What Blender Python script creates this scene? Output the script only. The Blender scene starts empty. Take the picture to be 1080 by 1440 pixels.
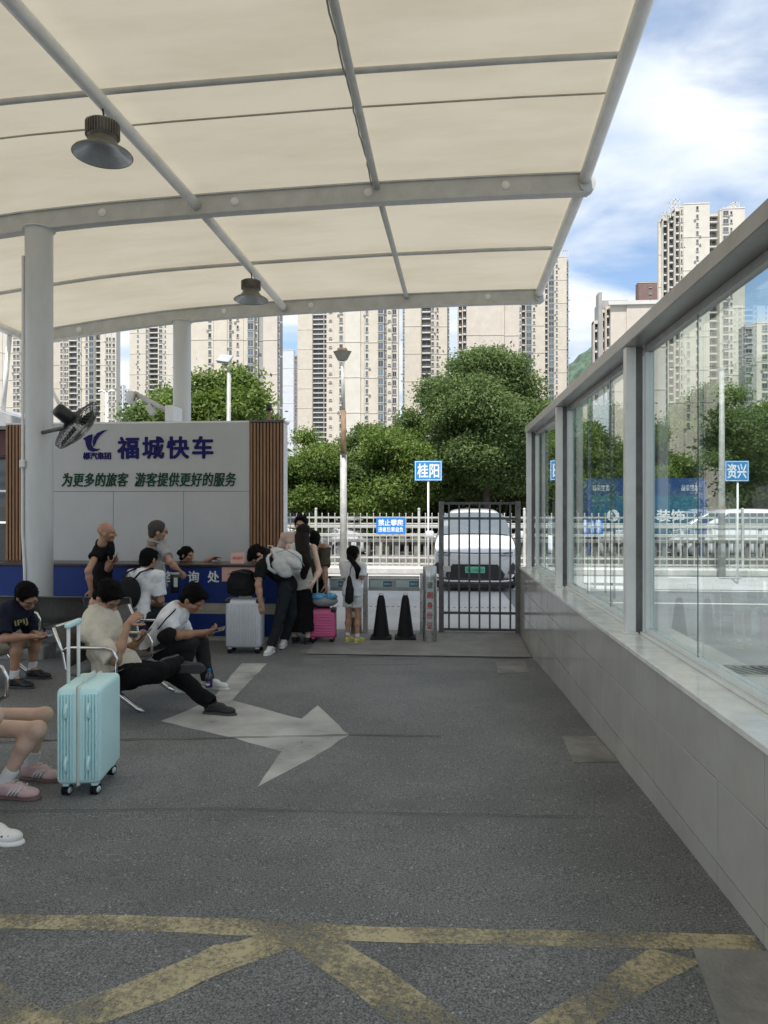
import bpy, bmesh, math, random
import numpy as np
from mathutils import Vector, Matrix, Quaternion
from mathutils.noise import noise as mnoise

random.seed(7)
RNG = np.random.default_rng(7)
R = math.radians
SC = bpy.context.scene
COL = SC.collection

# ------------------------------------------------------------------ camera, sky, sun, exposure
TH = math.atan(0.077)            # the camera is turned a little left of the glass wall's direction
CAMZ = 1.6
FPX = 1000.0                     # focal length in pixels of the 1080 x 1440 photograph
cam_d = bpy.data.cameras.new("camera")
cam = bpy.data.objects.new("camera", cam_d)
COL.objects.link(cam)
cam.location = (0, 0, CAMZ)
cam.rotation_euler = (R(90), 0, TH)
cam_d.sensor_fit = 'VERTICAL'
cam_d.sensor_height = 36.0
cam_d.sensor_width = 27.0
cam_d.lens = FPX / 1440 * 36.0
cam_d.shift_y = -5.0 / 1440
cam_d.clip_start = 0.05
cam_d.clip_end = 6000
SC.camera = cam

SUN_EL, SUN_AZ = R(63), R(196)   # azimuth clockwise from +Y: behind the camera, to its left
sdir = Vector((math.sin(SUN_AZ) * math.cos(SUN_EL), math.cos(SUN_AZ) * math.cos(SUN_EL), math.sin(SUN_EL)))
sun_d = bpy.data.lights.new("sun", 'SUN')
sun = bpy.data.objects.new("sun", sun_d)
COL.objects.link(sun)
sun.rotation_euler = sdir.to_track_quat('Z', 'Y').to_euler()
sun_d.energy = 2.5
sun_d.angle = R(2.0)
sun_d.color = (1.0, 0.965, 0.92)

W = bpy.data.worlds.new("World")
SC.world = W
W.use_nodes = True
def build_world():
    nt = W.node_tree; N = nt.nodes; L = nt.links
    N.clear()
    out = N.new('ShaderNodeOutputWorld'); bg = N.new('ShaderNodeBackground')
    sky = N.new('ShaderNodeTexSky'); sky.sky_type = 'NISHITA'; sky.sun_disc = False
    sky.sun_elevation = SUN_EL; sky.sun_rotation = SUN_AZ
    sky.air_density = 1.0; sky.dust_density = 1.0; sky.ozone_density = 1.0
    tc = N.new('ShaderNodeTexCoord')
    sep = N.new('ShaderNodeSeparateXYZ'); L.new(tc.outputs['Generated'], sep.inputs[0])
    mx = N.new('ShaderNodeMath'); mx.operation = 'MAXIMUM'; L.new(sep.outputs['Z'], mx.inputs[0]); mx.inputs[1].default_value = 0.0
    ad = N.new('ShaderNodeMath'); ad.operation = 'ADD'; L.new(mx.outputs[0], ad.inputs[0]); ad.inputs[1].default_value = 0.16
    comb = N.new('ShaderNodeCombineXYZ')
    for i, ax in enumerate('XY'):
        d = N.new('ShaderNodeMath'); d.operation = 'DIVIDE'
        L.new(sep.outputs[ax], d.inputs[0]); L.new(ad.outputs[0], d.inputs[1]); L.new(d.outputs[0], comb.inputs[i])
    mp = N.new('ShaderNodeMapping'); mp.inputs['Location'].default_value = (3.7, 1.2, 0.4); mp.inputs['Scale'].default_value = (1.0, 1.25, 1.0)
    L.new(comb.outputs[0], mp.inputs[0])
    n1 = N.new('ShaderNodeTexNoise'); n1.inputs['Scale'].default_value = 1.5; n1.inputs['Detail'].default_value = 7
    n1.inputs['Roughness'].default_value = 0.52; n1.inputs['Distortion'].default_value = 0.35
    L.new(mp.outputs[0], n1.inputs['Vector'])
    rp = N.new('ShaderNodeValToRGB')
    rp.color_ramp.elements[0].position = 0.35; rp.color_ramp.elements[0].color = (0, 0, 0, 1)
    rp.color_ramp.elements[1].position = 0.52; rp.color_ramp.elements[1].color = (1, 1, 1, 1)
    L.new(n1.outputs[0], rp.inputs[0])
    n2 = N.new('ShaderNodeTexNoise'); n2.inputs['Scale'].default_value = 2.6; n2.inputs['Detail'].default_value = 5
    L.new(mp.outputs[0], n2.inputs['Vector'])
    rc = N.new('ShaderNodeValToRGB')
    rc.color_ramp.elements[0].position = 0.33; rc.color_ramp.elements[0].color = (3.1, 3.7, 4.6, 1)
    rc.color_ramp.elements[1].position = 0.62; rc.color_ramp.elements[1].color = (5.2, 5.45, 5.7, 1)
    L.new(n2.outputs[0], rc.inputs[0])
    mix = N.new('ShaderNodeMix'); mix.data_type = 'RGBA'
    L.new(rp.outputs[0], mix.inputs['Factor']); L.new(sky.outputs[0], mix.inputs[6]); L.new(rc.outputs[0], mix.inputs[7])
    L.new(mix.outputs[2], bg.inputs['Color']); bg.inputs['Strength'].default_value = 0.085
    L.new(bg.outputs[0], out.inputs['Surface'])
build_world()

vs = SC.view_settings
vs.view_transform = 'Standard'; vs.look = 'None'; vs.gamma = 1; vs.use_curve_mapping = False
vs.exposure = 1.3
SC.cycles.use_denoising = True
try:
    SC.cycles.denoiser = 'OPENIMAGEDENOISE'
except Exception:
    pass
SC.cycles.max_bounces = 8
SC.cycles.diffuse_bounces = 4
SC.cycles.glossy_bounces = 4
SC.cycles.transparent_max_bounces = 16
SC.cycles.caustics_reflective = False
SC.cycles.caustics_refractive = False
SC.cycles.sample_clamp_indirect = 6

# ------------------------------------------------------------------ measuring: photograph pixel -> place
CT, ST = math.cos(TH), math.sin(TH)
def P(px, py, D):
    """point at camera depth D"""
    u = (px - 540) / FPX; v = (715 - py) / FPX
    return np.array([u * D * CT - D * ST, u * D * ST + D * CT, CAMZ + v * D])
def PY(px, py, Y):
    """point in the plane y = Y"""
    u = (px - 540) / FPX
    return P(px, py, Y / (u * ST + CT))
GK = [(-60, .05), (-3, .02), (0, 0), (2.8, -.012), (4.1, -.055), (5.6, -.12), (7.4, -.2), (9.06, -.295), (9.3, -.295),
      (10.65, -.245), (12.2, -.262), (16, -.27), (4000, -.27)]
def gz(y):
    return float(np.interp(y, [k[0] for k in GK], [k[1] for k in GK]))
def G(px, py):
    """point on the ground"""
    lo, hi = 0.5, 400.0
    for _ in range(60):
        m = (lo + hi) / 2
        p = P(px, py, m)
        if p[2] > gz(p[1]): lo = m
        else: hi = m
    p = P(px, py, lo); p[2] = gz(p[1])
    return p

# ------------------------------------------------------------------ materials
MATS = {}
def nodes_of(name):
    m = bpy.data.materials.new(name); m.use_nodes = True
    nt = m.node_tree
    return m, nt, nt.nodes, nt.links, nt.nodes['Principled BSDF']
def mat(name, col, rough=.6, metal=0, var=.12, scale=6, bump=0, bscale=60, spec=.5, rand=0, stretch=(1, 1, 1), coat=0, alpha=None):
    if name in MATS: return MATS[name]
    m, nt, N, L, b = nodes_of(name)
    b.inputs['Roughness'].default_value = rough; b.inputs['Metallic'].default_value = metal
    b.inputs['Specular IOR Level'].default_value = spec
    if coat: b.inputs['Coat Weight'].default_value = coat
    geo = N.new('ShaderNodeNewGeometry')
    mp = N.new('ShaderNodeMapping'); mp.inputs['Scale'].default_value = stretch; L.new(geo.outputs['Position'], mp.inputs[0])
    nz = N.new('ShaderNodeTexNoise'); nz.inputs['Scale'].default_value = scale; nz.inputs['Detail'].default_value = 6
    nz.inputs['Roughness'].default_value = .62
    L.new(mp.outputs[0], nz.inputs['Vector'])
    rp = N.new('ShaderNodeValToRGB')
    c = np.array(col)
    rp.color_ramp.elements[0].position = .3; rp.color_ramp.elements[0].color = (*(np.clip(c * (1 - var * 1.3), 0, 1)), 1)
    rp.color_ramp.elements[1].position = .7; rp.color_ramp.elements[1].color = (*(np.clip(c * (1 + var), 0, 1)), 1)
    L.new(nz.outputs[0], rp.inputs[0])
    last = rp.outputs[0]
    if rand:
        oi = N.new('ShaderNodeObjectInfo'); hs = N.new('ShaderNodeHueSaturation')
        mr = N.new('ShaderNodeMapRange'); mr.inputs[3].default_value = 1 - rand; mr.inputs[4].default_value = 1 + rand
        L.new(oi.outputs['Random'], mr.inputs[0]); L.new(mr.outputs[0], hs.inputs['Value']); L.new(last, hs.inputs['Color'])
        last = hs.outputs[0]
    L.new(last, b.inputs['Base Color'])
    # roughness breaks up a little too
    rr = N.new('ShaderNodeMapRange'); rr.inputs[3].default_value = max(0.02, rough - .08); rr.inputs[4].default_value = min(1, rough + .08)
    L.new(nz.outputs[0], rr.inputs[0]); L.new(rr.outputs[0], b.inputs['Roughness'])
    if bump:
        bn = N.new('ShaderNodeTexNoise'); bn.inputs['Scale'].default_value = bscale; bn.inputs['Detail'].default_value = 4
        L.new(mp.outputs[0], bn.inputs['Vector'])
        bp = N.new('ShaderNodeBump'); bp.inputs['Strength'].default_value = bump; bp.inputs['Distance'].default_value = .02
        L.new(bn.outputs[0], bp.inputs['Height']); L.new(bp.outputs[0], b.inputs['Normal'])
    MATS[name] = m
    return m

def asphalt_mat():
    m, nt, N, L, b = nodes_of('asphalt')
    geo = N.new('ShaderNodeNewGeometry')
    def noise(scale, det=4, ro=.6):
        n = N.new('ShaderNodeTexNoise'); n.inputs['Scale'].default_value = scale; n.inputs['Detail'].default_value = det
        n.inputs['Roughness'].default_value = ro; L.new(geo.outputs['Position'], n.inputs['Vector']); return n
    def ramp(src, a, ca, bb, cb):
        r = N.new('ShaderNodeValToRGB'); e = r.color_ramp.elements
        e[0].position = a; e[0].color = (*ca, 1); e[1].position = bb; e[1].color = (*cb, 1); L.new(src, r.inputs[0]); return r
    def mixc(f, a, c, mode='MIX', fac=None):
        x = N.new('ShaderNodeMix'); x.data_type = 'RGBA'; x.blend_type = mode
        if f is None: x.inputs['Factor'].default_value = fac
        else: L.new(f, x.inputs['Factor'])
        if isinstance(a, tuple): x.inputs[6].default_value = (*a, 1)
        else: L.new(a, x.inputs[6])
        if isinstance(c, tuple): x.inputs[7].default_value = (*c, 1)
        else: L.new(c, x.inputs[7])
        return x.outputs[2]
    big = noise(.55, 5); mid = noise(3.2, 5); fine = noise(135, 4, .78)
    base = ramp(big.outputs[0], .35, (.130, .137, .140), .68, (.21, .217, .218))
    m2 = ramp(mid.outputs[0], .3, (.86, .86, .86), .75, (1.14, 1.13, 1.12))
    c = mixc(None, base.outputs[0], m2.outputs[0], 'MULTIPLY', 1.0)
    f2 = ramp(fine.outputs[0], .38, (.22, .22, .23), .63, (1.75, 1.75, 1.72))
    c = mixc(None, c, f2.outputs[0], 'MULTIPLY', 1.0)
    # pale aggregate chips
    vo = N.new('ShaderNodeTexVoronoi'); vo.inputs['Scale'].default_value = 42; L.new(geo.outputs['Position'], vo.inputs['Vector'])
    vd = ramp(vo.outputs['Distance'], .12, (1, 1, 1), .26, (0, 0, 0))
    vs_ = N.new('ShaderNodeSeparateColor'); L.new(vo.outputs['Color'], vs_.inputs[0])
    vt = ramp(vs_.outputs[0], .80, (0, 0, 0), .86, (1, 1, 1))
    ml = N.new('ShaderNodeMath'); ml.operation = 'MULTIPLY'; L.new(vd.outputs[0], ml.inputs[0]); L.new(vt.outputs[0], ml.inputs[1])
    c = mixc(ml.outputs[0], c, (.42, .42, .40))
    # dusty worn smears
    sm = noise(.9, 9, .74); sr = ramp(sm.outputs[0], .56, (0, 0, 0), .76, (.6, .6, .6))
    c = mixc(sr.outputs[0], c, (.25, .25, .242))
    dk = noise(.37, 9, .7); dr = ramp(dk.outputs[0], .60, (1, 1, 1), .74, (.68, .68, .67)); c = mixc(None, c, dr.outputs[0], 'MULTIPLY', 1.0)
    L.new(c, b.inputs['Base Color'])
    b.inputs['Roughness'].default_value = .72
    rr = N.new('ShaderNodeMapRange'); rr.inputs[3].default_value = .5; rr.inputs[4].default_value = .85
    L.new(mid.outputs[0], rr.inputs[0]); L.new(rr.outputs[0], b.inputs['Roughness'])
    bp = N.new('ShaderNodeBump'); bp.inputs['Strength'].default_value = .4; bp.inputs['Distance'].default_value = .004
    L.new(fine.outputs[0], bp.inputs['Height']); L.new(bp.outputs[0], b.inputs['Normal'])
    MATS['asphalt'] = m
    return m
def paint_mat(name, col, wear, scale=38):
    """road paint worn through to the asphalt below"""
    m, nt, N, L, b = nodes_of(name)
    geo = N.new('ShaderNodeNewGeometry')
    n = N.new('ShaderNodeTexNoise'); n.inputs['Scale'].default_value = scale; n.inputs['Detail'].default_value = 6; n.inputs['Roughness'].default_value = .75
    n3 = N.new('ShaderNodeTexNoise'); n3.inputs['Scale'].default_value = 2.6; n3.inputs['Detail'].default_value = 4
    L.new(geo.outputs['Position'], n.inputs['Vector']); L.new(geo.outputs['Position'], n3.inputs['Vector'])
    ad = N.new('ShaderNodeMath'); ad.operation = 'MULTIPLY_ADD'; L.new(n3.outputs[0], ad.inputs[0]); ad.inputs[1].default_value = .7; L.new(n.outputs[0], ad.inputs[2])
    at = N.new('ShaderNodeAttribute'); at.attribute_name = 'core'
    ed = N.new('ShaderNodeMath'); ed.operation = 'MULTIPLY_ADD'; L.new(at.outputs['Fac'], ed.inputs[0]); ed.inputs[1].default_value = .42; L.new(ad.outputs[0], ed.inputs[2])
    r = N.new('ShaderNodeMapRange'); r.inputs[1].default_value = wear + .30; r.inputs[2].default_value = wear + .54; r.inputs[4].default_value = .92; L.new(ed.outputs[0], r.inputs[0])
    cr = N.new('ShaderNodeValToRGB'); c = np.array(col)
    cr.color_ramp.elements[0].position = .3; cr.color_ramp.elements[0].color = (*(c * .62), 1)
    cr.color_ramp.elements[1].position = .7; cr.color_ramp.elements[1].color = (*np.clip(c * 1.12, 0, 1), 1)
    L.new(n3.outputs[0], cr.inputs[0]); L.new(cr.outputs[0], b.inputs['Base Color'])
    b.inputs['Roughness'].default_value = .7
    tr = N.new('ShaderNodeBsdfTransparent'); mx = N.new('ShaderNodeMixShader')
    L.new(r.outputs[0], mx.inputs[0]); L.new(tr.outputs[0], mx.inputs[1]); L.new(b.outputs[0], mx.inputs[2])
    L.new(mx.outputs[0], N['Material Output'].inputs['Surface'])
    MATS[name] = m
    return m
def glass_mat(name, tint=(.89, .935, .92), dirt=.05):
    """thin window glass: what is behind shows through, the surface mirrors more at a slant"""
    m, nt, N, L, b = nodes_of(name)
    N.remove(b)
    lw = N.new('ShaderNodeLayerWeight'); lw.inputs['Blend'].default_value = .5
    pw = N.new('ShaderNodeMath'); pw.operation = 'POWER'; L.new(lw.outputs['Facing'], pw.inputs[0]); pw.inputs[1].default_value = 5
    ma = N.new('ShaderNodeMath'); ma.operation = 'MULTIPLY_ADD'; L.new(pw.outputs[0], ma.inputs[0]); ma.inputs[1].default_value = .96; ma.inputs[2].default_value = .075
    tr = N.new('ShaderNodeBsdfTransparent'); tr.inputs[0].default_value = (*tint, 1)
    gl = N.new('ShaderNodeBsdfGlossy'); gl.inputs['Roughness'].default_value = .0; gl.inputs[0].default_value = (.95, .98, .97, 1)
    mx = N.new('ShaderNodeMixShader'); L.new(ma.outputs[0], mx.inputs[0]); L.new(tr.outputs[0], mx.inputs[1]); L.new(gl.outputs[0], mx.inputs[2])
    df = N.new('ShaderNodeBsdfDiffuse'); df.inputs[0].default_value = (.6, .62, .6, 1)
    geo = N.new('ShaderNodeNewGeometry'); nz = N.new('ShaderNodeTexNoise'); nz.inputs['Scale'].default_value = 3; nz.inputs['Detail'].default_value = 8
    mp = N.new('ShaderNodeMapping'); mp.inputs['Scale'].default_value = (1, 1, .25); L.new(geo.outputs['Position'], mp.inputs[0]); L.new(mp.outputs[0], nz.inputs['Vector'])
    mr = N.new('ShaderNodeMapRange'); mr.inputs[1].default_value = .4; mr.inputs[2].default_value = .9; mr.inputs[4].default_value = dirt; L.new(nz.outputs[0], mr.inputs[0])
    m2 = N.new('ShaderNodeMixShader'); L.new(mr.outputs[0], m2.inputs[0]); L.new(mx.outputs[0], m2.inputs[1]); L.new(df.outputs[0], m2.inputs[2])
    L.new(m2.outputs[0], N['Material Output'].inputs['Surface'])
    MATS[name] = m
    return m
def leaf_mat(name, c0, c1, trans=.35):
    m, nt, N, L, b = nodes_of(name)
    at = N.new('ShaderNodeAttribute'); at.attribute_name = 'tint'
    rp = N.new('ShaderNodeValToRGB')
    rp.color_ramp.elements[0].color = (*c0, 1); rp.color_ramp.elements[1].color = (*c1, 1)
    L.new(at.outputs['Fac'], rp.inputs[0]); L.new(rp.outputs[0], b.inputs['Base Color'])
    b.inputs['Roughness'].default_value = .6; b.inputs['Specular IOR Level'].default_value = .2
    t = N.new('ShaderNodeBsdfTranslucent'); hs = N.new('ShaderNodeHueSaturation'); hs.inputs['Value'].default_value = 1.3; hs.inputs['Saturation'].default_value = 1.1
    L.new(rp.outputs[0], hs.inputs['Color']); L.new(hs.outputs[0], t.inputs[0])
    mx = N.new('ShaderNodeMixShader'); mx.inputs[0].default_value = trans
    L.new(b.outputs[0], mx.inputs[1]); L.new(t.outputs[0], mx.inputs[2]); L.new(mx.outputs[0], N['Material Output'].inputs['Surface'])
    MATS[name] = m
    return m
def membrane_mat():
    m, nt, N, L, b = nodes_of('membrane')
    geo = N.new('ShaderNodeNewGeometry')
    n = N.new('ShaderNodeTexNoise'); n.inputs['Scale'].default_value = .9; n.inputs['Detail'].default_value = 8; n.inputs['Roughness'].default_value = .65
    mp = N.new('ShaderNodeMapping'); mp.inputs['Scale'].default_value = (.5, 1.6, 1); L.new(geo.outputs['Position'], mp.inputs[0]); L.new(mp.outputs[0], n.inputs['Vector'])
    rp = N.new('ShaderNodeValToRGB')
    rp.color_ramp.elements[0].position = .3; rp.color_ramp.elements[0].color = (.60, .535, .40, 1)
    rp.color_ramp.elements[1].position = .58; rp.color_ramp.elements[1].color = (.69, .63, .49, 1)
    L.new(n.outputs[0], rp.inputs[0]); L.new(rp.outputs[0], b.inputs['Base Color']); b.inputs['Roughness'].default_value = .55
    t = N.new('ShaderNodeBsdfTranslucent')
    hs = N.new('ShaderNodeHueSaturation'); hs.inputs['Value'].default_value = .66; L.new(rp.outputs[0], hs.inputs['Color']); L.new(hs.outputs[0], t.inputs[0])
    wn = N.new('ShaderNodeTexNoise'); wn.inputs['Scale'].default_value = 3.5; wn.inputs['Detail'].default_value = 4; L.new(mp.outputs[0], wn.inputs['Vector'])
    bp = N.new('ShaderNodeBump'); bp.inputs['Strength'].default_value = .25; bp.inputs['Distance'].default_value = .03; L.new(wn.outputs[0], bp.inputs['Height']); L.new(bp.outputs[0], b.inputs['Normal'])
    mx = N.new('ShaderNodeMixShader'); mx.inputs[0].default_value = .40
    L.new(b.outputs[0], mx.inputs[1]); L.new(t.outputs[0], mx.inputs[2]); L.new(mx.outputs[0], N['Material Output'].inputs['Surface'])
    MATS['membrane'] = m
    return m
asphalt_mat(); membrane_mat()
paint_mat('yellow_paint', (.54, .47, .29), .82, 60)
paint_mat('white_paint', (.54, .54, .52), .58, 45)
glass_mat('glass'); glass_mat('shop_glass', (.35, .4, .42), .03)
mat('steel_paint', (.52, .525, .505), .45, 0, .10, 5)
mat('steel_paint_dark', (.36, .37, .365), .5, 0, .14, 5)
mat('column_paint', (.56, .575, .57), .38, 0, .08, 3, stretch=(1, 1, .3))
mat('alu', (.80, .80, .78), .36, .05, .08, 4)
mat('alu_white', (.74, .77, .75), .4, 0, .06, 4)
mat('beam_steel', (.42, .41, .39), .34, .25, .16, 3)
mat('stainless', (.52, .52, .51), .28, .9, .16, 6)
mat('chrome', (.72, .72, .71), .16, 1, .06, 8)
mat('gate_iron', (.11, .11, .11), .5, .5, .25, 10)
mat('gate_post', (.16, .16, .155), .5, .3, .3, 7)
mat('tile', (.455, .445, .41), .12, 0, .08, 2.2, rand=.05)
mat('sill_stone', (.82, .82, .78), .16, 0, .14, 7)
mat('grout', (.10, .09, .075), .9)
mat('panel_grey', (.45, .455, .44), .4, 0, .04, 2)
mat('wood', (.27, .14, .065), .45, 0, .25, 5, stretch=(6, 6, .5), rand=.1)
mat('wood_gap', (.05, .03, .02), .8)
mat('kiosk_white', (.74, .75, .74), .5, 0, .05)
mat('counter_blue', (.010, .035, .19), .4, 0, .1, spec=.3)
mat('counter_band', (.42, .40, .33), .5)
mat('counter_top', (.035, .02, .015), .3)
mat('text_blue', (.008, .007, .10), .6, spec=.2)
mat('text_green', (.006, .055, .03), .6, spec=.2)
mat('text_white', (.82, .84, .84), .5)
mat('text_red', (.5, .03, .05), .5)
mat('text_grey', (.2, .15, .15), .5)
mat('sign_blue', (.03, .24, .55), .4, 0, .05)
mat('sign_blue2', (.02, .20, .62), .4, 0, .05)
mat('board_blue', (.012, .05, .17), .35, 0, .06)
mat('board_panel', (.008, .11, .21), .3, 0, .2, .6)
mat('label_pale', (.45, .57, .56), .5)
mat('label_teal', (.03, .16, .26), .5)
mat('pink_paper', (.72, .44, .38), .7, 0, .05)
mat('black_rubber', (.012, .012, .013), .7, 0, .25, 12, spec=.25)
mat('low_wall', (.20, .198, .185), .85, 0, .4, 2.5)
mat('black_plastic', (.014, .014, .015), .42, 0, .2, 12)
mat('bench_metal', (.10, .098, .092), .5, .3, .15, 12)
mat('lamp_body', (.20, .19, .16), .5, .3, .2, 14)
mat('lamp_inner', (.48, .50, .51), .3, .35, .12, 10)
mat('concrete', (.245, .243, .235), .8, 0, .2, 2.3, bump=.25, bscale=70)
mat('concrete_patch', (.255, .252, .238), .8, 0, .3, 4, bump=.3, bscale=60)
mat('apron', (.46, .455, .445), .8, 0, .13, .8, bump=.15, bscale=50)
mat('road', (.17, .175, .175), .8, 0, .15, 1.2, bump=.2, bscale=80)
mat('kerb', (.55, .54, .51), .8, 0, .16, 3)
mat('white_fence', (.50, .495, .46), .45, 0, .14, 8)
mat('rust', (.27, .175, .105), .85, .1, .4, 5)
mat('bark', (.075, .06, .045), .9, 0, .35, 9, bump=.6, bscale=30)
mat('earth', (.06, .065, .03), .95, 0, .4, 2)
mat('car_white', (.64, .65, .66), .22, 0, .02, coat=.6)
mat('car_glass', (.10, .12, .13), .06, 0, .1, spec=.8)
mat('plate_green', (.12, .52, .34), .45)
mat('tyre', (.02, .02, .02), .8)
mat('rim', (.4, .4, .41), .3, .8)
mat('headlight', (.35, .37, .4), .1, .3)
mat('tail_red', (.35, .02, .02), .3)
# ------------------------------------------------------------------ mesh helpers
def fast_mesh(name, V, F, mats, fm=None, smooth=False):
    V = np.asarray(V, dtype=np.float32); F = np.asarray(F, dtype=np.int32)
    me = bpy.data.meshes.new(name)
    n = F.shape[1]
    me.vertices.add(len(V)); me.vertices.foreach_set('co', V.ravel())
    me.loops.add(F.size); me.loops.foreach_set('vertex_index', F.ravel())
    me.polygons.add(len(F)); me.polygons.foreach_set('loop_start', np.arange(0, F.size, n, dtype=np.int32))
    me.polygons.foreach_set('loop_total', np.full(len(F), n, dtype=np.int32))
    for m in mats: me.materials.append(MATS[m])
    if fm is not None: me.polygons.foreach_set('material_index', np.asarray(fm, dtype=np.int32))
    me.polygons.foreach_set('use_smooth', np.full(len(F), bool(smooth)))
    me.update(calc_edges=True)
    return me

def basis(d, up=(0, 0, 1)):
    d = np.array(d, float); d /= np.linalg.norm(d)
    u = np.array(up, float)
    if abs(np.dot(d, u)) > .98: u = np.array([1, 0, 0.])
    x = np.cross(d, u); x /= np.linalg.norm(x)
    y = np.cross(x, d)
    return x, y, d

class MB:
    """collects boxes, tubes, lathes and prisms into one mesh"""
    def __init__(self): self.v = []; self.f = []; self.m = []; self.s = []
    def add(self, V, F, m=0, smooth=False):
        o = len(self.v)
        self.v.extend([tuple(map(float, p)) for p in V])
        for f in F:
            self.f.append([i + o for i in f]); self.m.append(m); self.s.append(smooth)
        return self
    def box(self, c, s, m=0, rot=None, bevel=0, seg=1):
        bm = bmesh.new(); bmesh.ops.create_cube(bm, size=1)
        for v in bm.verts: v.co = Vector((v.co.x * s[0], v.co.y * s[1], v.co.z * s[2]))
        if bevel: bmesh.ops.bevel(bm, geom=bm.edges[:], offset=bevel, segments=seg, affect='EDGES', profile=.5)
        if rot is not None:
            bmesh.ops.transform(bm, matrix=rot.to_4x4() if not isinstance(rot, (tuple, list)) else (Matrix.Rotation(rot[2], 4, 'Z') @ Matrix.Rotation(rot[1], 4, 'Y') @ Matrix.Rotation(rot[0], 4, 'X')), verts=bm.verts)
        bm.verts.index_update()
        V = [v.co + Vector(c) for v in bm.verts]; F = [[v.index for v in f.verts] for f in bm.faces]
        bm.free()
        return self.add(V, F, m, seg > 1)
    def bb(self, a, b, m=0, bevel=0, seg=1):
        a = np.minimum(a, b) if True else a
        return self.box(((np.array(a) + np.array(b)) / 2), np.abs(np.array(b) - np.array(a)), m, None, bevel, seg)
    def box2(self, x0, x1, y0, y1, z0, z1, m=0, bevel=0, seg=1):
        return self.box(((x0 + x1) / 2, (y0 + y1) / 2, (z0 + z1) / 2), (abs(x1 - x0), abs(y1 - y0), abs(z1 - z0)), m, None, bevel, seg)
    def tube(self, pts, r, n=10, m=0, cap=True, sq=1.0):
        pts = [np.array(p, float) for p in pts]
        rs = r if isinstance(r, (list, tuple)) else [r] * len(pts)
        V = []; F = []
        d0 = pts[1] - pts[0]; x, y, d = basis(d0)
        for i, p in enumerate(pts):
            t = pts[min(i + 1, len(pts) - 1)] - pts[max(i - 1, 0)]
            t /= (np.linalg.norm(t) + 1e-9)
            x = x - t * np.dot(x, t); x /= (np.linalg.norm(x) + 1e-9); y = np.cross(t, x)
            for k in range(n):
                a = 2 * math.pi * k / n
                V.append(p + rs[i] * (math.cos(a) * x + sq * math.sin(a) * y))
        for i in range(len(pts) - 1):
            for k in range(n):
                F.append([i * n + k, i * n + (k + 1) % n, (i + 1) * n + (k + 1) % n, (i + 1) * n + k])
        if cap:
            F.append(list(range(n))[::-1]); F.append([(len(pts) - 1) * n + k for k in range(n)])
        return self.add(V, F, m, True)
    def bar(self, a, b, w, h, m=0, up=(0, 0, 1)):
        """rectangular bar from a to b: w across, h along up"""
        a = np.array(a, float); b = np.array(b, float); x, y, d = basis(b - a, up)
        V = []
        for p in (a, b):
            for sx, sy in ((-1, -1), (1, -1), (1, 1), (-1, 1)): V.append(p + x * sx * w / 2 + y * sy * h / 2)
        return self.add(V, [[3, 2, 1, 0], [4, 5, 6, 7], [0, 1, 5, 4], [1, 2, 6, 5], [2, 3, 7, 6], [3, 0, 4, 7]], m)
    def lathe(self, prof, c=(0, 0, 0), n=24, m=0, axis=(0, 0, 1), smooth=True):
        x, y, d = basis(axis)
        if abs(axis[2]) > .98: x, y, d = np.array([1, 0, 0.]), np.array([0, 1., 0]), np.array([0, 0, 1.])
        V = []; F = []; c = np.array(c, float)
        for (r, z) in prof:
            for k in range(n):
                a = 2 * math.pi * k / n
                V.append(c + d * z + r * (math.cos(a) * x + math.sin(a) * y))
        for i in range(len(prof) - 1):
            for k in range(n): F.append([i * n + k, i * n + (k + 1) % n, (i + 1) * n + (k + 1) % n, (i + 1) * n + k])
        return self.add(V, F, m, smooth)
    def prism(self, poly, z0, z1, m=0, frame=None):
        """extrude a 2-D polygon; frame = (origin, xaxis, yaxis, normal)"""
        if frame is None: frame = ((0, 0, 0), (1, 0, 0), (0, 1, 0), (0, 0, 1))
        o, X, Y, Z = [np.array(q, float) for q in frame]
        n = len(poly)
        V = [o + X * p[0] + Y * p[1] + Z * z0 for p in poly] + [o + X * p[0] + Y * p[1] + Z * z1 for p in poly]
        F = [list(range(n))[::-1], [n + i for i in range(n)]] + [[i, (i + 1) % n, n + (i + 1) % n, n + i] for i in range(n)]
        return self.add(V, F, m)
    def mesh(self, name, mats):
        me = bpy.data.meshes.new(name)
        me.from_pydata(self.v, [], self.f)
        for q in ([mats] if isinstance(mats, str) else mats): me.materials.append(MATS[q])
        me.polygons.foreach_set('material_index', self.m)
        me.polygons.foreach_set('use_smooth', self.s)
        me.update()
        return me
    def build(self, name, mats, parent=None, loc=None):
        """link as one object. With a parent the points are given in the parent's thing frame"""
        return obj(name, self.mesh(name, mats), parent, loc)

def obj(name, me, parent=None, loc=None, rot=None, scale=None):
    o = bpy.data.objects.new(name, me); COL.objects.link(o)
    if parent is not None: o.parent = parent
    if loc is not None: o.location = loc
    if rot is not None: o.rotation_euler = rot
    if scale is not None: o.scale = scale
    return o
def tag(o, label=None, cat=None, group=None, kind=None):
    if label: o['label'] = label
    if cat: o['category'] = cat
    if group: o['group'] = group
    if kind: o['kind'] = kind
    return o
def thing(name, label, cat, loc=(0, 0, 0), rz=0, group=None):
    o = bpy.data.objects.new(name, None); COL.objects.link(o)
    o.empty_display_size = .1
    o.location = tuple(map(float, loc)); o.rotation_euler = (0, 0, rz)
    return tag(o, label, cat, group)
def copy_tree(o, parent=None):
    kids = list(o.children)
    c = o.copy(); COL.objects.link(c)
    if parent is not None: c.parent = parent
    for ch in kids: copy_tree(ch, c)
    return c
def smooth_all(o):
    o.data.polygons.foreach_set('use_smooth', [True] * len(o.data.polygons))
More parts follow.
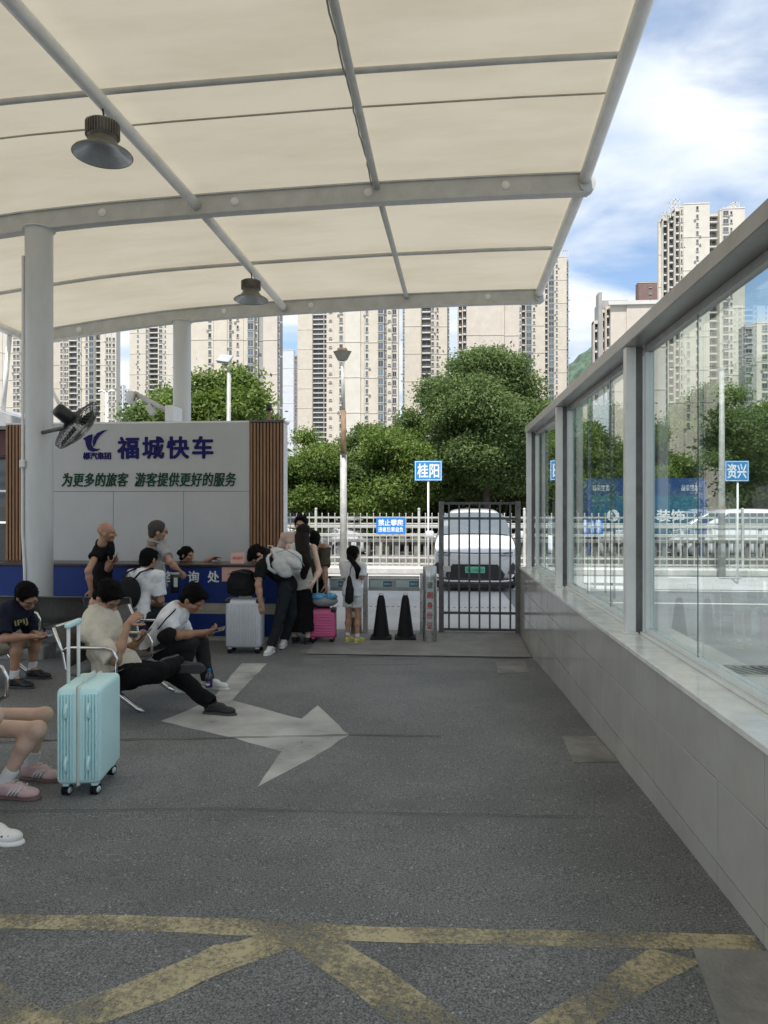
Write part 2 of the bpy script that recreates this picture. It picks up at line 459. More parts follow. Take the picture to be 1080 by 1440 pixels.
def weld(me, dist=1e-4):
    bm = bmesh.new(); bm.from_mesh(me); bmesh.ops.remove_doubles(bm, verts=bm.verts, dist=dist); bmesh.ops.recalc_face_normals(bm, faces=bm.faces); bm.to_mesh(me); bm.free()

# ------------------------------------------------------------------ lettering
def text_mesh(s, m, w=None, h=None, depth=.004, bold=0.0, spacing=1.0, shear=0):
    cu = bpy.data.curves.new('lettering', 'FONT'); cu.body = s
    cu.align_x = 'CENTER'; cu.align_y = 'CENTER'; cu.size = 1; cu.space_character = spacing
    cu.extrude = .02; cu.resolution_u = 3; cu.shear = shear
    o = bpy.data.objects.new('lettering', cu); COL.objects.link(o)
    dg = bpy.context.evaluated_depsgraph_get()
    me = bpy.data.meshes.new_from_object(o.evaluated_get(dg))
    bpy.data.objects.remove(o); bpy.data.curves.remove(cu)
    n = len(me.vertices); co = np.zeros(n * 3, dtype=np.float32); me.vertices.foreach_get('co', co); co = co.reshape(-1, 3)
    polys = [list(p.vertices) for p in me.polygons]
    bpy.data.meshes.remove(me)
    V = []; F = []
    # a heavier cut: the strokes are laid over themselves, shifted, each a hair deeper
    sh = [(0, 0)] if not bold else [(bold * math.cos(a), bold * math.sin(a)) for a in np.arange(8) * math.pi / 4]
    for i, (dx, dy) in enumerate(sh):
        o_ = len(V)
        V.extend((co + np.array([dx, dy, 0])) * np.array([1, 1, 1 + .03 * i])); F.extend([[q + o_ for q in p] for p in polys])
    V = np.array(V)
    lo = V.min(0); hi = V.max(0); V = V - (lo + hi) / 2
    sx = w / (hi[0] - lo[0]) if w else None; sy = h / (hi[1] - lo[1]) if h else None
    sx = sx or sy; sy = sy or sx
    V = V * np.array([sx, sy, depth / (hi[2] - lo[2])])
    me = bpy.data.meshes.new('lettering'); me.from_pydata(V.tolist(), [], F); me.materials.append(MATS[m]); me.update()
    return me
def put_text(s, m, c, w=None, h=None, parent=None, rot=(R(90), 0, 0), name='lettering', **k):
    return obj(name, text_mesh(s, m, w, h, **k), parent, loc=tuple(map(float, c)), rot=rot)
BASE = {}
def wthing(name, label, cat, base, group=None):
    """a thing whose parts are given in place coordinates"""
    o = thing(name, label, cat, base, 0, group); BASE[o] = np.array(base, float); return o
def wpart(mb, name, mats, o):
    b = BASE[o]; return mb.build(name, mats, o, loc=tuple(-b))
def wpiece(name, me, o, loc, rot=None, scale=None):
    return obj(name, me, o, loc=tuple(np.array(loc, float) - BASE[o]), rot=rot, scale=scale)

# ------------------------------------------------------------------ ground
def strip_sheet(name, x0, x1, ys, mats, lift=0.0, nx=1):
    mb = MB(); V = []; F = []
    xs = np.linspace(x0, x1, nx + 1)
    if x1 - x0 > 1000: xs = np.array([x0, -300, -60, -20, -8, -4, -1.5, 1, 4, 8, 20, 60, 300, x1]); nx = len(xs) - 1
    for y in ys:
        for x in xs: V.append((x, y, gz(y) + lift))
    w = nx + 1
    for i in range(len(ys) - 1):
        for k in range(nx): F.append([i * w + k, i * w + k + 1, (i + 1) * w + k + 1, (i + 1) * w + k])
    mb.add(V, F, 0, True)
    return mb.build(name, mats)
ys = list(np.arange(-60, -2, 8.)) + list(np.arange(-2, 13, .15)) + list(np.arange(13, 30, 1.)) + [60, 200, 800, 4000]
ground = strip_sheet('ground', -2500, 2500, ys, 'asphalt'); tag(ground, 'dark speckled asphalt ground', None, kind='structure')
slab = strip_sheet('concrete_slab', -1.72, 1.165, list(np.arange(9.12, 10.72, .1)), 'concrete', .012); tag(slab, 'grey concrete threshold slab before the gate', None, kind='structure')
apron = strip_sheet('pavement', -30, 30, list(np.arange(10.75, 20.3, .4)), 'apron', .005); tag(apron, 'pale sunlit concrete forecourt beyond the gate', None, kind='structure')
rd = strip_sheet('road', 1.42, 30, list(np.arange(3.2, 17.0, .4)), 'road', .010); tag(rd, 'grey vehicle lane outside the glass wall', None, kind='structure')
for y0 in (14.2, 16.4):
    wl = MB().box2(1.7, 14, y0, y0 + .14, gz(y0) + .012, gz(y0) + .016).build('lane_line', 'kerb'); tag(wl, 'white painted lane line outside the glass wall', None, kind='structure')
def patch(name, pts, mats, lift, label, thick=.012):
    mb = MB(); g = [G(*p) for p in pts]
    n = len(g); V = [(p[0], p[1], gz(p[1]) + lift) for p in g] + [(p[0], p[1], gz(p[1]) - .01) for p in g]
    mb.add(V, [list(range(n))] + [[i, (i + 1) % n, n + (i + 1) % n, n + i][::-1] for i in range(n)])
    o = mb.build(name, mats); weld(o.data); return tag(o, label, None, kind='structure')
patch('concrete_patch', [(790, 1036), (838, 1036), (870, 1072), (806, 1073)], 'concrete_patch', .006, 'small square concrete repair patch beside the tiled wall')
patch('concrete_patch', [(974, 1334), (1085, 1340), (1170, 1440), (1180, 1560), (1050, 1560), (1012, 1440)], 'concrete_patch', .006, 'large worn concrete patch in the near right corner')
patch('concrete_patch', [(697, 932), (738, 930), (744, 946), (700, 947)], 'concrete_patch', .005, 'thin concrete strip before the threshold slab')
def paint(name, pts, mats, label, lift=.0012, sub=7):
    """a painted marking: the outline is subdivided and roughened, then laid on the ground"""
    g = [G(*p) for p in pts]; n = len(g); out = []
    for i in range(n):
        a, b = g[i], g[(i + 1) % n]
        k = max(2, int(np.linalg.norm(b - a) * sub))
        for j in range(k):
            p = a + (b - a) * j / k
            if j: p = p + RNG.normal(0, .006, 3)
            out.append((p[0], p[1], gz(p[1]) + lift))
    bm = bmesh.new(); vs_ = [bm.verts.new(p) for p in out]; f = bm.faces.new(vs_)
    bmesh.ops.inset_region(bm, faces=[f], thickness=.028, use_even_offset=False, use_boundary=True)
    ly = bm.verts.layers.float.new('core')
    for v in bm.verts: v[ly] = 0.0 if any(e.is_boundary for e in v.link_edges) else 1.0
    bmesh.ops.triangulate(bm, faces=bm.faces[:])
    for v in bm.verts: v.co.z = gz(v.co.y) + lift
    bm.normal_update()
    for f in bm.faces:
        if f.normal.z < 0: f.normal_flip()
    me = bpy.data.meshes.new(name); bm.to_mesh(me); bm.free(); me.materials.append(MATS[mats])
    return tag(obj(name, me), label, None, kind='structure')
arrow = paint('arrow_marking', [(226, 1014), (262, 1000), (300, 982), (340, 933), (376, 933), (326, 985), (424, 1011), (447, 992), (492, 1034), (420, 1076), (362, 1107), (396, 1057), (330, 1038)], 'white_paint', 'worn white arrow painted on the asphalt pointing right')
paint('yellow_line', [(-40, 1284), (200, 1288), (380, 1293), (470, 1300), (700, 1308), (1000, 1314), (1062, 1316), (1074, 1338), (915, 1334), (800, 1332), (680, 1328), (470, 1322), (380, 1316), (250, 1311), (100, 1308), (-40, 1306)], 'yellow_paint', 'worn yellow line running across the asphalt to the tiled wall')
paint('yellow_line', [(372, 1312), (472, 1318), (400, 1337), (330, 1362), (240, 1404), (150, 1438), (20, 1452), (40, 1428), (110, 1408), (230, 1362), (300, 1330)], 'yellow_paint', 'worn yellow diagonal line left of the junction', .0018)
paint('yellow_line', [(470, 1318), (548, 1365), (660, 1445), (760, 1520), (650, 1520), (560, 1450), (500, 1398), (410, 1332)], 'yellow_paint', 'worn yellow diagonal line right of the junction', .0024)
paint('yellow_line', [(915, 1334), (988, 1352), (960, 1368), (880, 1412), (810, 1460), (740, 1520), (640, 1540), (745, 1440), (850, 1376)], 'yellow_paint', 'worn yellow diagonal line meeting the concrete corner patch', .0018)
paint('yellow_line', [(-60, 1370), (10, 1384), (60, 1420), (90, 1445), (-20, 1470), (-80, 1440)], 'yellow_paint', 'broad worn yellow stub in the near left corner', .0024)
def crack(pts, w, m, label, name='joint_line'):
    g = [G(*p) for p in pts]; q = []
    for i in range(len(g) - 1):
        for j in range(6): q.append(g[i] + (g[i + 1] - g[i]) * j / 6)
    q.append(g[-1]); mb = MB(); V = []; F = []
    for i, p in enumerate(q):
        d = q[min(i + 1, len(q) - 1)] - q[max(i - 1, 0)]; nrm = np.array([-d[1], d[0], 0]); nrm /= np.linalg.norm(nrm)
        ww = w * (.6 + .8 * RNG.random()); jit = RNG.normal(0, .004)
        for s in (-1, 1):
            r = p + nrm * (s * ww / 2 + jit); V.append((r[0], r[1], gz(r[1]) + .0085))
    for i in range(len(q) - 1): F.append([2 * i, 2 * i + 1, 2 * i + 3, 2 * i + 2])
    mb.add(V, F); o = mb.build(name, m); weld(o.data)
    return tag(o, label, None, kind='structure')
crack([(-10, 1046), (60, 1042), (180, 1041), (330, 1038), (500, 1034), (620, 1036)], .012, 'grout', 'dark construction joint crossing the asphalt under the arrow')
crack([(-10, 1043), (90, 1040), (190, 1038.5)], .012, 'concrete', 'pale edge of the construction joint on the left', 'joint_edge')
crack([(440, 925), (560, 923), (700, 926), (747, 927)], .02, 'grout', 'dark gap along the front of the threshold slab')
crack([(485, 935), (600, 934), (705, 933)], .015, 'concrete', 'pale worn line before the threshold slab', 'joint_edge')
crack([(0, 1142), (300, 1138), (620, 1146), (850, 1150)], .006, 'grout', 'hairline crack across the near asphalt')
# sunken drain: a row of dark slots in the forecourt and a grating in the lane outside
ds = MB()
for i in range(60):
    x = -3.2 + i * .105; y = 13.4
    ds.box2(x, x + .05, y, y + .06, gz(y) - .02, gz(y) + .008)
tag(ds.build('drain_slots', 'grout'), 'row of dark drain slots in the pale forecourt', 'drain', kind='stuff')
gr = wthing('drain_grating', 'metal drain grating set in the lane outside the glass wall', 'grating', (3.5, 8.25, gz(8.3)))
fr = MB(); z = gz(8.3) + .012
fr.box2(2.6, 6.2, 8.0, 8.03, z, z + .03); fr.box2(2.6, 6.2, 8.5, 8.53, z, z + .03); wpart(fr, 'frame', 'stainless', gr)
bm_ = MB().box((0, 0, 0), (.035, .46, .02), rot=(0, 0, R(25))).mesh('slat', 'gate_iron')
for i in range(36): wpiece('slat', bm_, gr, (2.7 + i * .1, 8.265, z + .012))
# distant hill
def hill():
    V = []; F = []; nx, ny = 90, 26
    for j in range(ny):
        for i in range(nx):
            x = 60 + i * 6.5; y = 620 + j * 14
            t = (x - 220) / (160 if x < 220 else 90)
            h = 196 * math.exp(-t * t) * math.sin(min(1, j / 12) * math.pi / 2) + 2
            h += 7 * mnoise(Vector((x * .03, y * .03, 0))) + 5.5 * mnoise(Vector((x * .12, y * .12, 3))) + 4 * mnoise(Vector((x * .3, y * .3, 5)))
            V.append((x, y, h))
    for j in range(ny - 1):
        for i in range(nx - 1): F.append([j * nx + i, j * nx + i + 1, (j + 1) * nx + i + 1, (j + 1) * nx + i])
    mat('hill_green', (.07, .11, .075), .95, 0, .45, .16)
    return tag(obj('hill', fast_mesh('hill', V, F, ['hill_green'], smooth=False)), 'wooded green hill beyond the towers', None, kind='structure')
hill()

# ------------------------------------------------------------------ glass wall on the right
XW = 1.196
ZS = .737
Y0W, Y1W = -3.0, 10.65
wall = wthing('glazed_wall', 'low pale tiled wall carrying tall glass panes in grey metal frames', 'wall', (1.3, 4, 0))
mb = MB()
V = []; yy = list(np.arange(Y0W, Y1W, .25)) + [Y1W - .002]
for y in yy:
    for x in (XW + .012, 1.52): V += [(x, y, gz(y) - .06), (x, y, ZS - .031)]
F = []
for i in range(len(yy) - 1):
    a = i * 4; b = a + 4
    F += [[a, a + 1, b + 1, b], [a + 2, b + 2, b + 3, a + 3], [a + 1, a + 3, b + 3, b + 1]]
e = (len(yy) - 1) * 4
F += [[0, 2, 3, 1], [e, e + 1, e + 3, e + 2]]
mb.add(V, F); core = wpart(mb, 'wall_core', 'grout', wall); weld(core.data)
TW = .437
rows = [(.430, .704), (.074, .426), (None, .070)]
yk = 3.16 - TW * 14
idx = 0
tile_cache = {}
while yk < Y1W:
    for ri, (z0, z1) in enumerate(rows):
        off = (0, 0, .0)[ri]
        a = yk + off + .0022; b = min(yk + off + TW - .0022, Y1W)
        if b - a < .03 or b < Y0W: continue
        if z0 is None:
            tmb = MB()
            za, zb = gz(a) - .02, gz(b) - .02
            x0, x1 = XW, XW + .014
            tmb.add([(x0, a, za), (x1, a, za), (x1, a, z1), (x0, a, z1), (x0, b, zb), (x1, b, zb), (x1, b, z1), (x0, b, z1)],
                    [[0, 1, 2, 3], [7, 6, 5, 4], [0, 3, 7, 4], [1, 5, 6, 2], [3, 2, 6, 7], [0, 4, 5, 1]])
            t = wpart(tmb, 'tile', 'tile', wall)
            t.location.x += RNG.normal(0, .0007)
        else:
            key = (ri, round(b - a, 3))
            if key not in tile_cache: tile_cache[key] = MB().box((0, 0, 0), (.014, b - a, z1 - z0), bevel=.0015).mesh('tile', 'tile')
            wpiece('tile', tile_cache[key], wall, (XW + .007 + RNG.normal(0, .0008), (a + b) / 2, (z0 + z1) / 2), rot=(0, RNG.normal(0, .002), RNG.normal(0, .0018)))
    yk += TW
# end face tiles at the gate
wpart(MB().box2(XW, 1.53, Y1W + .0, Y1W + .014, gz(Y1W) - .02, ZS - .031, 0, .002), 'tile', 'tile', wall)
# stone sill in lengths
y = Y0W; k = 0
while y < Y1W + .02:
    b = min(y + 1.2, Y1W + .03)
    wpart(MB().box2(XW - .014, 1.56, y + .001, b - .001, ZS - .03, ZS, 0, .003), 'sill', 'sill_stone', wall); y = b
# posts, beam, frames, panes
PYS = [10.56, 7.94, 5.04, 2.14, -.76]
ZB0, ZB1 = 2.714, 2.805
for y in PYS:
    p = MB().box2(1.283, 1.352, y - .035, y + .035, ZS, ZB0, 0, .004).box2(1.27, 1.365, y - .05, y + .05, ZS, ZS + .012, 0, .002)
    wpart(p, 'post', 'alu', wall)
    p = MB().box2(1.353, 1.40, y - .02, y + .02, ZS, ZB0); wpart(p, 'post_recess', 'gate_post', wall)
for a, b in ((10.62, 7.94), (7.937, 2.14), (2.137, -2.9)):
    wpart(MB().box2(1.268, 1.47, b, a, ZB0, ZB1, 0, .006), 'top_rail', 'beam_steel', wall)
zg0, zg1 = ZS + .045, ZB0 - .05
for i in range(len(PYS)):
    a = PYS[i] - .05; b = (PYS[i + 1] + .05) if i + 1 < len(PYS) else -2.9
    wpart(MB().box2(1.375, 1.475, b, a, ZS + .001, ZS + .02, 0, .002).box2(1.405, 1.455, b, a, ZS + .02, ZS + .045, 0, .002), 'bottom_track', 'alu_white', wall)
    wpart(MB().box2(1.405, 1.455, b, a, ZB0 - .05, ZB0 - .001, 0, .002), 'top_track', 'beam_steel', wall)
    for yy_ in (a - .022, b + .022):
        wpart(MB().box2(1.402, 1.458, yy_ - .024, yy_ + .024, ZS + .046, ZB0 - .051, 0, .003), 'jamb', 'alu_white', wall)
    n = 3; s0, s1 = b + .048, a - .048
    for j in range(n):
        p0 = s0 + (s1 - s0) * j / n; p1 = s0 + (s1 - s0) * (j + 1) / n
        xo = 1.425 + (.012 if j % 2 else 0)
        pane = wpart(MB().box2(xo, xo + .006, p0 - .012 * (j > 0), p1 + .012 * (j < n - 1), zg0, zg1), 'pane', 'glass', wall)
    for j in (1, 2):
        p0 = s0 + (s1 - s0) * j / n
        wpart(MB().box2(1.421, 1.4245, p0 - .006, p0 - .001, zg0, zg1), 'seal', 'gate_iron', wall)

# ------------------------------------------------------------------ canopy
CX = [(-9.2, 4.84), (-8.3, 4.98), (-7.7, 5.08), (-6.6, 5.235), (-5.5, 5.365), (-4.4, 5.45), (-2.8, 5.53), (-.9, 5.595), (.8, 5.625), (2.2, 5.63)]
def zc(x): return float(np.interp(x, [c[0] for c in CX], [c[1] for c in CX]))
RY = [(-4.0, 0), (-.4, 0), (1.9, .03), (4.3, 0), (6.65, .03), (9.0, 0), (11.5, .03), (13.7, 0)]
def rise(y):
    ysx = [r[0] for r in RY]; zs = [r[1] for r in RY]
    # smooth between the supports
    i = max(0, min(len(ysx) - 2, np.searchsorted(ysx, y) - 1)); t = (y - ysx[i]) / (ysx[i + 1] - ysx[i]); t = min(1, max(0, t)); t = t * t * (3 - 2 * t)
    return zs[i] * (1 - t) + zs[i + 1] * t
def ribr(y): return {13.7: 0, 9.0: 0, 4.3: 0, -.4: 0, -4.0: 0}[y]
XL, XR = -8.3, 1.83
def xeave(y): return float(np.interp(y, [-4, -.4, 4.3, 9, 13.7], [1.16, 1.34, 1.57, 1.80, 1.89]))
can = wthing('canopy', 'cream membrane canopy on round grey columns over the waiting area', 'canopy', (-5.0, 9.0, gz(9)))
xs_ = np.linspace(XL, XR, 34)
for (ya, yb) in ((-4.0, -.4), (-.4, 4.3), (4.3, 9.0), (9.0, 13.7)):
    mb = MB(); V = []; F = []; ysn = np.linspace(ya, yb, 15)
    for y in ysn:
        for x in XL + (xs_ - XL) * (xeave(y) - XL) / (XR - XL):
            sag = .012 * mnoise(Vector((x * .5, y * .8, 2)))
            V.append((x, y, zc(x) + .135 + rise(y) + sag))
    w = len(xs_)
    for i in range(len(ysn) - 1):
        for k in range(w - 1): F.append([i * w + k, i * w + k + 1, (i + 1) * w + k + 1, (i + 1) * w + k])
    mb.add(V, F, 0, True); wpart(mb, 'membrane', 'membrane', can)
for ry in (-.4, 4.3, 9.0, 13.7):
    mb = MB(); dz = ribr(ry); xr = np.linspace(XL, xeave(ry) + .05, 26)
    for i in range(len(xr) - 1):
        a, b = xr[i], xr[i + 1]; za, zb = zc(a) + dz, zc(b) + dz
        # web, bottom flange and top flange of the arched beam
        for (dy, h0, h1) in ((.05, -.115, .11), (.075, -.13, -.112), (.075, .108, .128)):
            V = [(a, ry - dy, za + h0), (b, ry - dy, zb + h0), (b, ry + dy, zb + h0), (a, ry + dy, za + h0),
                 (a, ry - dy, za + h1), (b, ry - dy, zb + h1), (b, ry + dy, zb + h1), (a, ry + dy, za + h1)]
            Fq = [[3, 2, 1, 0], [4, 5, 6, 7], [0, 1, 5, 4], [2, 3, 7, 6]]
            if i == 0: Fq.append([0, 4, 7, 3])
            if i == len(xr) - 2: Fq.append([1, 2, 6, 5])
            mb.add(V, Fq, 0, False)
    wpart(mb, 'arched_beam', 'steel_paint', can)
    xe = xeave(ry) + .05; ze = zc(xe) + dz
    wpart(MB().lathe([(.0, -.078), (.10, -.078), (.10, .078), (.0, .078)], (xe - .02, ry, ze - .02), 20, 0, (0, 1, 0), False), 'beam_end_plate', 'steel_paint', can)
def long_member(name, X, r, zo, m, segs, useY=None):
    for (ya, yb) in segs:
        n = 7; pts = [(X(y) if callable(X) else X, y, zc(X(y) if callable(X) else X) + zo + (ribr(ya) + (ribr(yb) - ribr(ya)) * (y - ya) / (yb - ya))) for y in np.linspace(ya + .055, yb - .055, n)]
        wpart(MB().tube(pts, r, 14), name, m, can)
SEG = ((-.4, 4.3), (4.3, 9.0), (9.0, 13.7))
def xpipe(y): return float(np.interp(y, [-.4, 4.3, 9, 13.7], [-3.5, -3.32, -3.11, -3.0]))
long_member('lamp_pipe', xpipe, .066, -.01, 'alu', SEG)
long_member('purlin', lambda y: float(np.interp(y, [-.4, 4.3, 9, 13.7], [-.94, -.86, -.78, -.615])), .042, .06, 'steel_paint', SEG)
long_member('eave_tube', xeave, .075, .04, 'alu', SEG)
long_member('eave_tube', XL, .085, .06, 'alu', SEG)
for yq in (1.9, 6.65, 11.5):
    pts = [(x, yq, zc(x) + .135 + rise(yq) - .045) for x in np.linspace(XL, xeave(yq) - .05, 20)]
    wpart(MB().tube(pts, .030, 10), 'cross_tube', 'steel_paint', can)
for yq in (7.3,):   # welded membrane seams
    pts = [(x, yq, zc(x) + .135 + rise(yq) - .012) for x in np.linspace(XL, xeave(yq), 34)]
    wpart(MB().tube(pts, .010, 6), 'membrane_seam', 'counter_band', can)
disc = MB().lathe([(.0, -.012), (.05, -.012), (.056, -.004), (.056, .0)], (0, 0, 0), 18, 0, (0, 1, 0)).mesh('cover_cap', 'kiosk_white')
for (px, py, Y) in ((144, 305, 9), (330, 289, 9), (518, 273, 9), (711, 263, 9), (111, 470, 13.7), (315, 444, 13.7), (437, 437, 13.7), (686, 424, 13.7)):
    p = PY(px, py, Y - .051); p[2] = zc(p[0]) + .0
    wpiece('cover_cap', disc, can, p)
for (px, Y) in ((55, 9.0), (256, 13.7)):
    p = PY(px, 900, Y); zt = zc(p[0]) - .12; zb = gz(Y)
    cp = (p[0], p[1], 0)
    col = wpart(MB().lathe([(.172, zb + .02), (.172, zt + .03)], cp, 32).lathe([(.0, zt - .0), (.2, zt), (.2, zt + .02), (.0, zt + .02)], cp, 24), 'column', 'column_paint', can)
    q = MB().lathe([(.0, zb + .03), (.28, zb + .03), (.28, zb), (.28, zb - .01)], cp, 24, smooth=False)
    for a in range(4):
        c_, s_ = math.cos(a * math.pi / 2 + .5), math.sin(a * math.pi / 2 + .5)
        q.prism([(.17, zb + .03), (.27, zb + .03), (.172, zb + .2)], -.006, .006, 0, ((p[0], p[1], 0), (c_, s_, 0), (0, 0, 1), (s_, -c_, 0)))
    wpart(q, 'base_plate', 'column_paint', can)
for (a, b, r) in ((PY(20, 476, 13.2), PY(3, 592, 13.2), .045), (PY(78, 535, 13.75), PY(100, 600, 13.75), .035)):
    if a[0] < -7.6: a[0] = XL; a[2] = zc(XL) + .0
    wpart(MB().tube([a, b], r, 10), 'strut', 'alu', can)
# cable tied along the purlin
pts = []
for i, y in enumerate(np.linspace(4.5, 8.9, 40)):
    x = float(np.interp(y, [4.3, 9], [-.86, -.78])); pts.append((x - .05 + RNG.normal(0, .006), y, zc(x) + .06 + RNG.normal(0, .008)))
wpart(MB().tube(pts, .009, 5), 'cable', 'steel_paint_dark', can)
# downpipe clipped to the near column
p = PY(55, 900, 9.0); pts = [(p[0] - .10, p[1] - .16, gz(9) + .45), (p[0] - .10, p[1] - .165, .8), (p[0] - .15, p[1] - .13, 1.3), (p[0] - .16, p[1] - .10, 4.9)]
wpart(MB().tube(pts, .018, 8), 'conduit', 'kiosk_white', can)
wpart(MB().box((p[0] - .13, p[1] - .16, 2.18), (.07, .05, .10), 0, None, .008), 'conduit_box', 'kiosk_white', can)
# the block the near column stands against
blk = tag(MB().box2(p[0] - .55, p[0] + .42, p[1] - .62, p[1] - .32, gz(8.5) - .02, gz(8.5) + .17, 0, .012).build('plinth_block', 'concrete_patch'), 'low stained concrete block at the foot of the near column', 'concrete block')

# high bay lamps hung from the pipe
def bay_lamp(px, label, z_drop, y):
    x = xpipe(y); zp = zc(x) - .01 - .066
    o = wthing('high_bay_lamp', label, 'lamp', (x, y, zp), 0)
    o['group'] = 'lamps hung from the canopy pipe'
    wpart(MB().tube([(x, y, zp + .005), (x + .01, y, zp - z_drop * .5), (x, y, zp - z_drop)], .009, 6), 'chain', 'black_plastic', o)
    z = zp - z_drop
    b = MB().lathe([(.0, z), (.13, z - .005), (.14, z - .02), (.14, z - .155), (.0, z - .155)], (x, y, 0), 30); wpart(b, 'heat_sink', 'lamp_body', o)
    fin = MB().box((.148, 0, 0), (.022, .006, .13)).mesh('fin', 'lamp_body')
    for k in range(36): wpiece('fin', fin, o, (x, y, z - .085), rot=(0, 0, k * math.pi / 18))
    wpart(MB().lathe([(.12, z - .155), (.135, z - .2), (.175, z - .25), (.268, z - .305), (.28, z - .32), (.276, z - .326)], (x, y, 0), 40), 'reflector', 'lamp_body', o)
    wpart(MB().lathe([(.272, z - .322), (.258, z - .306), (.165, z - .255), (.12, z - .2), (.0, z - .19)], (x, y, 0), 40), 'reflector_lining', 'lamp_inner', o)
    return o
bay_lamp(143, 'nearer and larger of the two dark bell lamps under the canopy', .12, 6.6)
bay_lamp(355, 'farther and smaller of the two dark bell lamps under the canopy', .12, 11.4)

# ------------------------------------------------------------------ service kiosk
YK = 11.6
kio = wthing('kiosk', 'grey information kiosk wall with timber slat ends and blue lettering', 'kiosk', (-4.7, YK, gz(11.6)))
def KX(px): return PY(px, 700, YK)[0]
def KZ(py, px=220): return PY(px, py, YK)[2]
zt = KZ(595)
xa, xb, xc, xd = KX(8), KX(36), KX(351), KX(398)
gzk = gz(YK)
wpart(MB().box2(xa, xd + .004, YK + .03, YK + .33, gzk, zt - .004).box2(xa - .02, xd + .03, YK + .02, YK + .34, zt - .002, zt + .03), 'wall', 'kiosk_white', kio)
wpart(MB().box2(xc, xd + .01, YK - .03, YK + .02, zt - .002, zt + .035), 'slat_cap', 'gate_iron', kio)
# grey cladding panels
zj = KZ(691)
for (x0, x1, z0, z1) in ((xb, xc, zj, zt - .006), (xb, KX(159), gzk, zj), (KX(159), KX(258), gzk, zj), (KX(258), xc, gzk, zj)):
    wpart(MB().box2(x0 + .003, x1 - .003, YK + .008, YK + .03, z0 + .003, z1 - .003, 0, .002), 'panel', 'panel_grey', kio)
wpart(MB().box2(xb, xc, YK + .0295, YK + .0297, gzk, zt - .01), 'panel_backing', 'grout', kio)
for (x0, x1) in ((xa, xb - .004), (xc + .004, xd)):
    wpart(MB().box2(x0, x1, YK + .012, YK + .0299, gzk, zt - .006), 'slat_backing', 'wood_gap', kio)
    n = int((x1 - x0) / .052); w = (x1 - x0) / n
    sl = MB().box((0, 0, 0), (w * .62, .03, zt - .01 - gzk), 0, None, .003).mesh('slat', 'wood')
    for k in range(n): wpiece('slat', sl, kio, (x0 + w * (k + .5), YK - .003, (zt - .01 + gzk) / 2))
yt = YK + .004
def ktext(s, m, px0, px1, py0, py1, **k):
    a = PY(px0, py0, yt); b = PY(px1, py1, yt)
    return obj('lettering', text_mesh(s, m, b[0] - a[0], a[2] - b[2], depth=.03, **k), kio, loc=tuple((a + b) / 2 - BASE[kio]), rot=(R(90), 0, 0))
ktext('福城快车', 'text_blue', 165, 300, 614, 645, bold=.028, spacing=1.22)
ktext('郴汽集团', 'text_blue', 117, 156, 636, 646, bold=.02)
ktext('为更多的旅客  游客提供更好的服务', 'text_green', 87, 332, 665, 684, bold=.014, spacing=1.05, shear=.16)
def emblem():
    a = [(-18, 4), (-11, 8), (-5.5, 9.5), (-6.5, 3), (-7.5, -3), (-5, -8), (0, -9.5), (4.5, -9.2), (0, -12.2), (-6, -13), (-11, -11), (-14, -5), (-15, 1)]
    b = [(-4, -6.5), (-5.2, -1), (-3.5, 6), (1, 11), (8, 14), (14, 15.2), (9, 12), (4, 7.5), (0, 2), (-2, -3)]
    o = PY(136, 621, yt); k = .00118 * 11.6 / 1.05
    for pl in (a, b): wpart(MB().prism([(q[0] * k, q[1] * k) for q in pl], -.015, .015, 0, (o, (1, 0, 0), (0, 0, 1), (0, -1, 0))), 'emblem', 'text_blue', kio)
emblem()
# counter in front of the kiosk
YC = 9.86
zct = PY(200, 793, YC)[2]; zc0 = gz(YC)
cx0, cx1 = PY(-60, 800, YC)[0], PY(392, 800, YC)[0]
cnt = wthing('counter', 'dark blue reception counter with a pale band before the grey kiosk', 'counter', ((cx0 + cx1) / 2, YC + .3, zc0))
zb1, zb2 = PY(200, 847, YC)[2], PY(200, 862, YC)[2]
wpart(MB().box2(cx0, cx1, YC, YC + .55, zb1, zct - .035, 0, .004), 'front_panel', 'counter_blue', cnt)
wpart(MB().box2(cx0, cx1, YC + .012, YC + .55, zb2, zb1), 'pale_band', 'counter_band', cnt)
wpart(MB().box2(cx0, cx1, YC, YC + .55, PY(200, 893, YC)[2], zb2, 0, .004), 'front_panel', 'counter_blue', cnt)
wpart(MB().box2(cx0, cx1, YC + .02, YC + .55, zc0 - .01, PY(200, 893, YC)[2]), 'plinth', 'counter_band', cnt)
wpart(MB().box2(cx0 - .03, cx1 + .03, YC - .03, YC + .6, zct - .035, zct, 0, .006), 'worktop', 'counter_top', cnt)
for ch, px in (('咨', 236), ('询', 272), ('处', 300)):
    p = PY(px, 811, YC - .004)
    obj('lettering', text_mesh(ch, 'text_white', None, .165, depth=.008, bold=.02), cnt, loc=tuple(p - BASE[cnt]), rot=(R(90), 0, 0))
p0 = PY(312, 797, YC - .008); p1 = PY(362, 818, YC - .008)
nt_ = tag(MB().box2(p0[0], p1[0], YC - .008, YC - .003, p1[2], p0[2]).build('notice', 'pink_paper'), 'pink paper notice stuck on the blue counter front', 'notice')
p0 = PY(325, 777, YC + .2); p1 = PY(344, 792, YC + .2)
cd = wthing('desk_card', 'small pink folded card standing on the counter top', 'card', ((p0[0] + p1[0]) / 2, YC + .2, zct))
hh = p0[2] - zct
wpart(MB().add([(p0[0], YC + .17, zct + .001), (p1[0], YC + .17, zct + .001), (p1[0], YC + .21, zct + hh), (p0[0], YC + .21, zct + hh), (p0[0], YC + .25, zct + .001), (p1[0], YC + .25, zct + .001)],
               [[0, 1, 2, 3], [3, 2, 5, 4], [0, 3, 4], [1, 5, 2]]), 'card', 'pink_paper', cd)
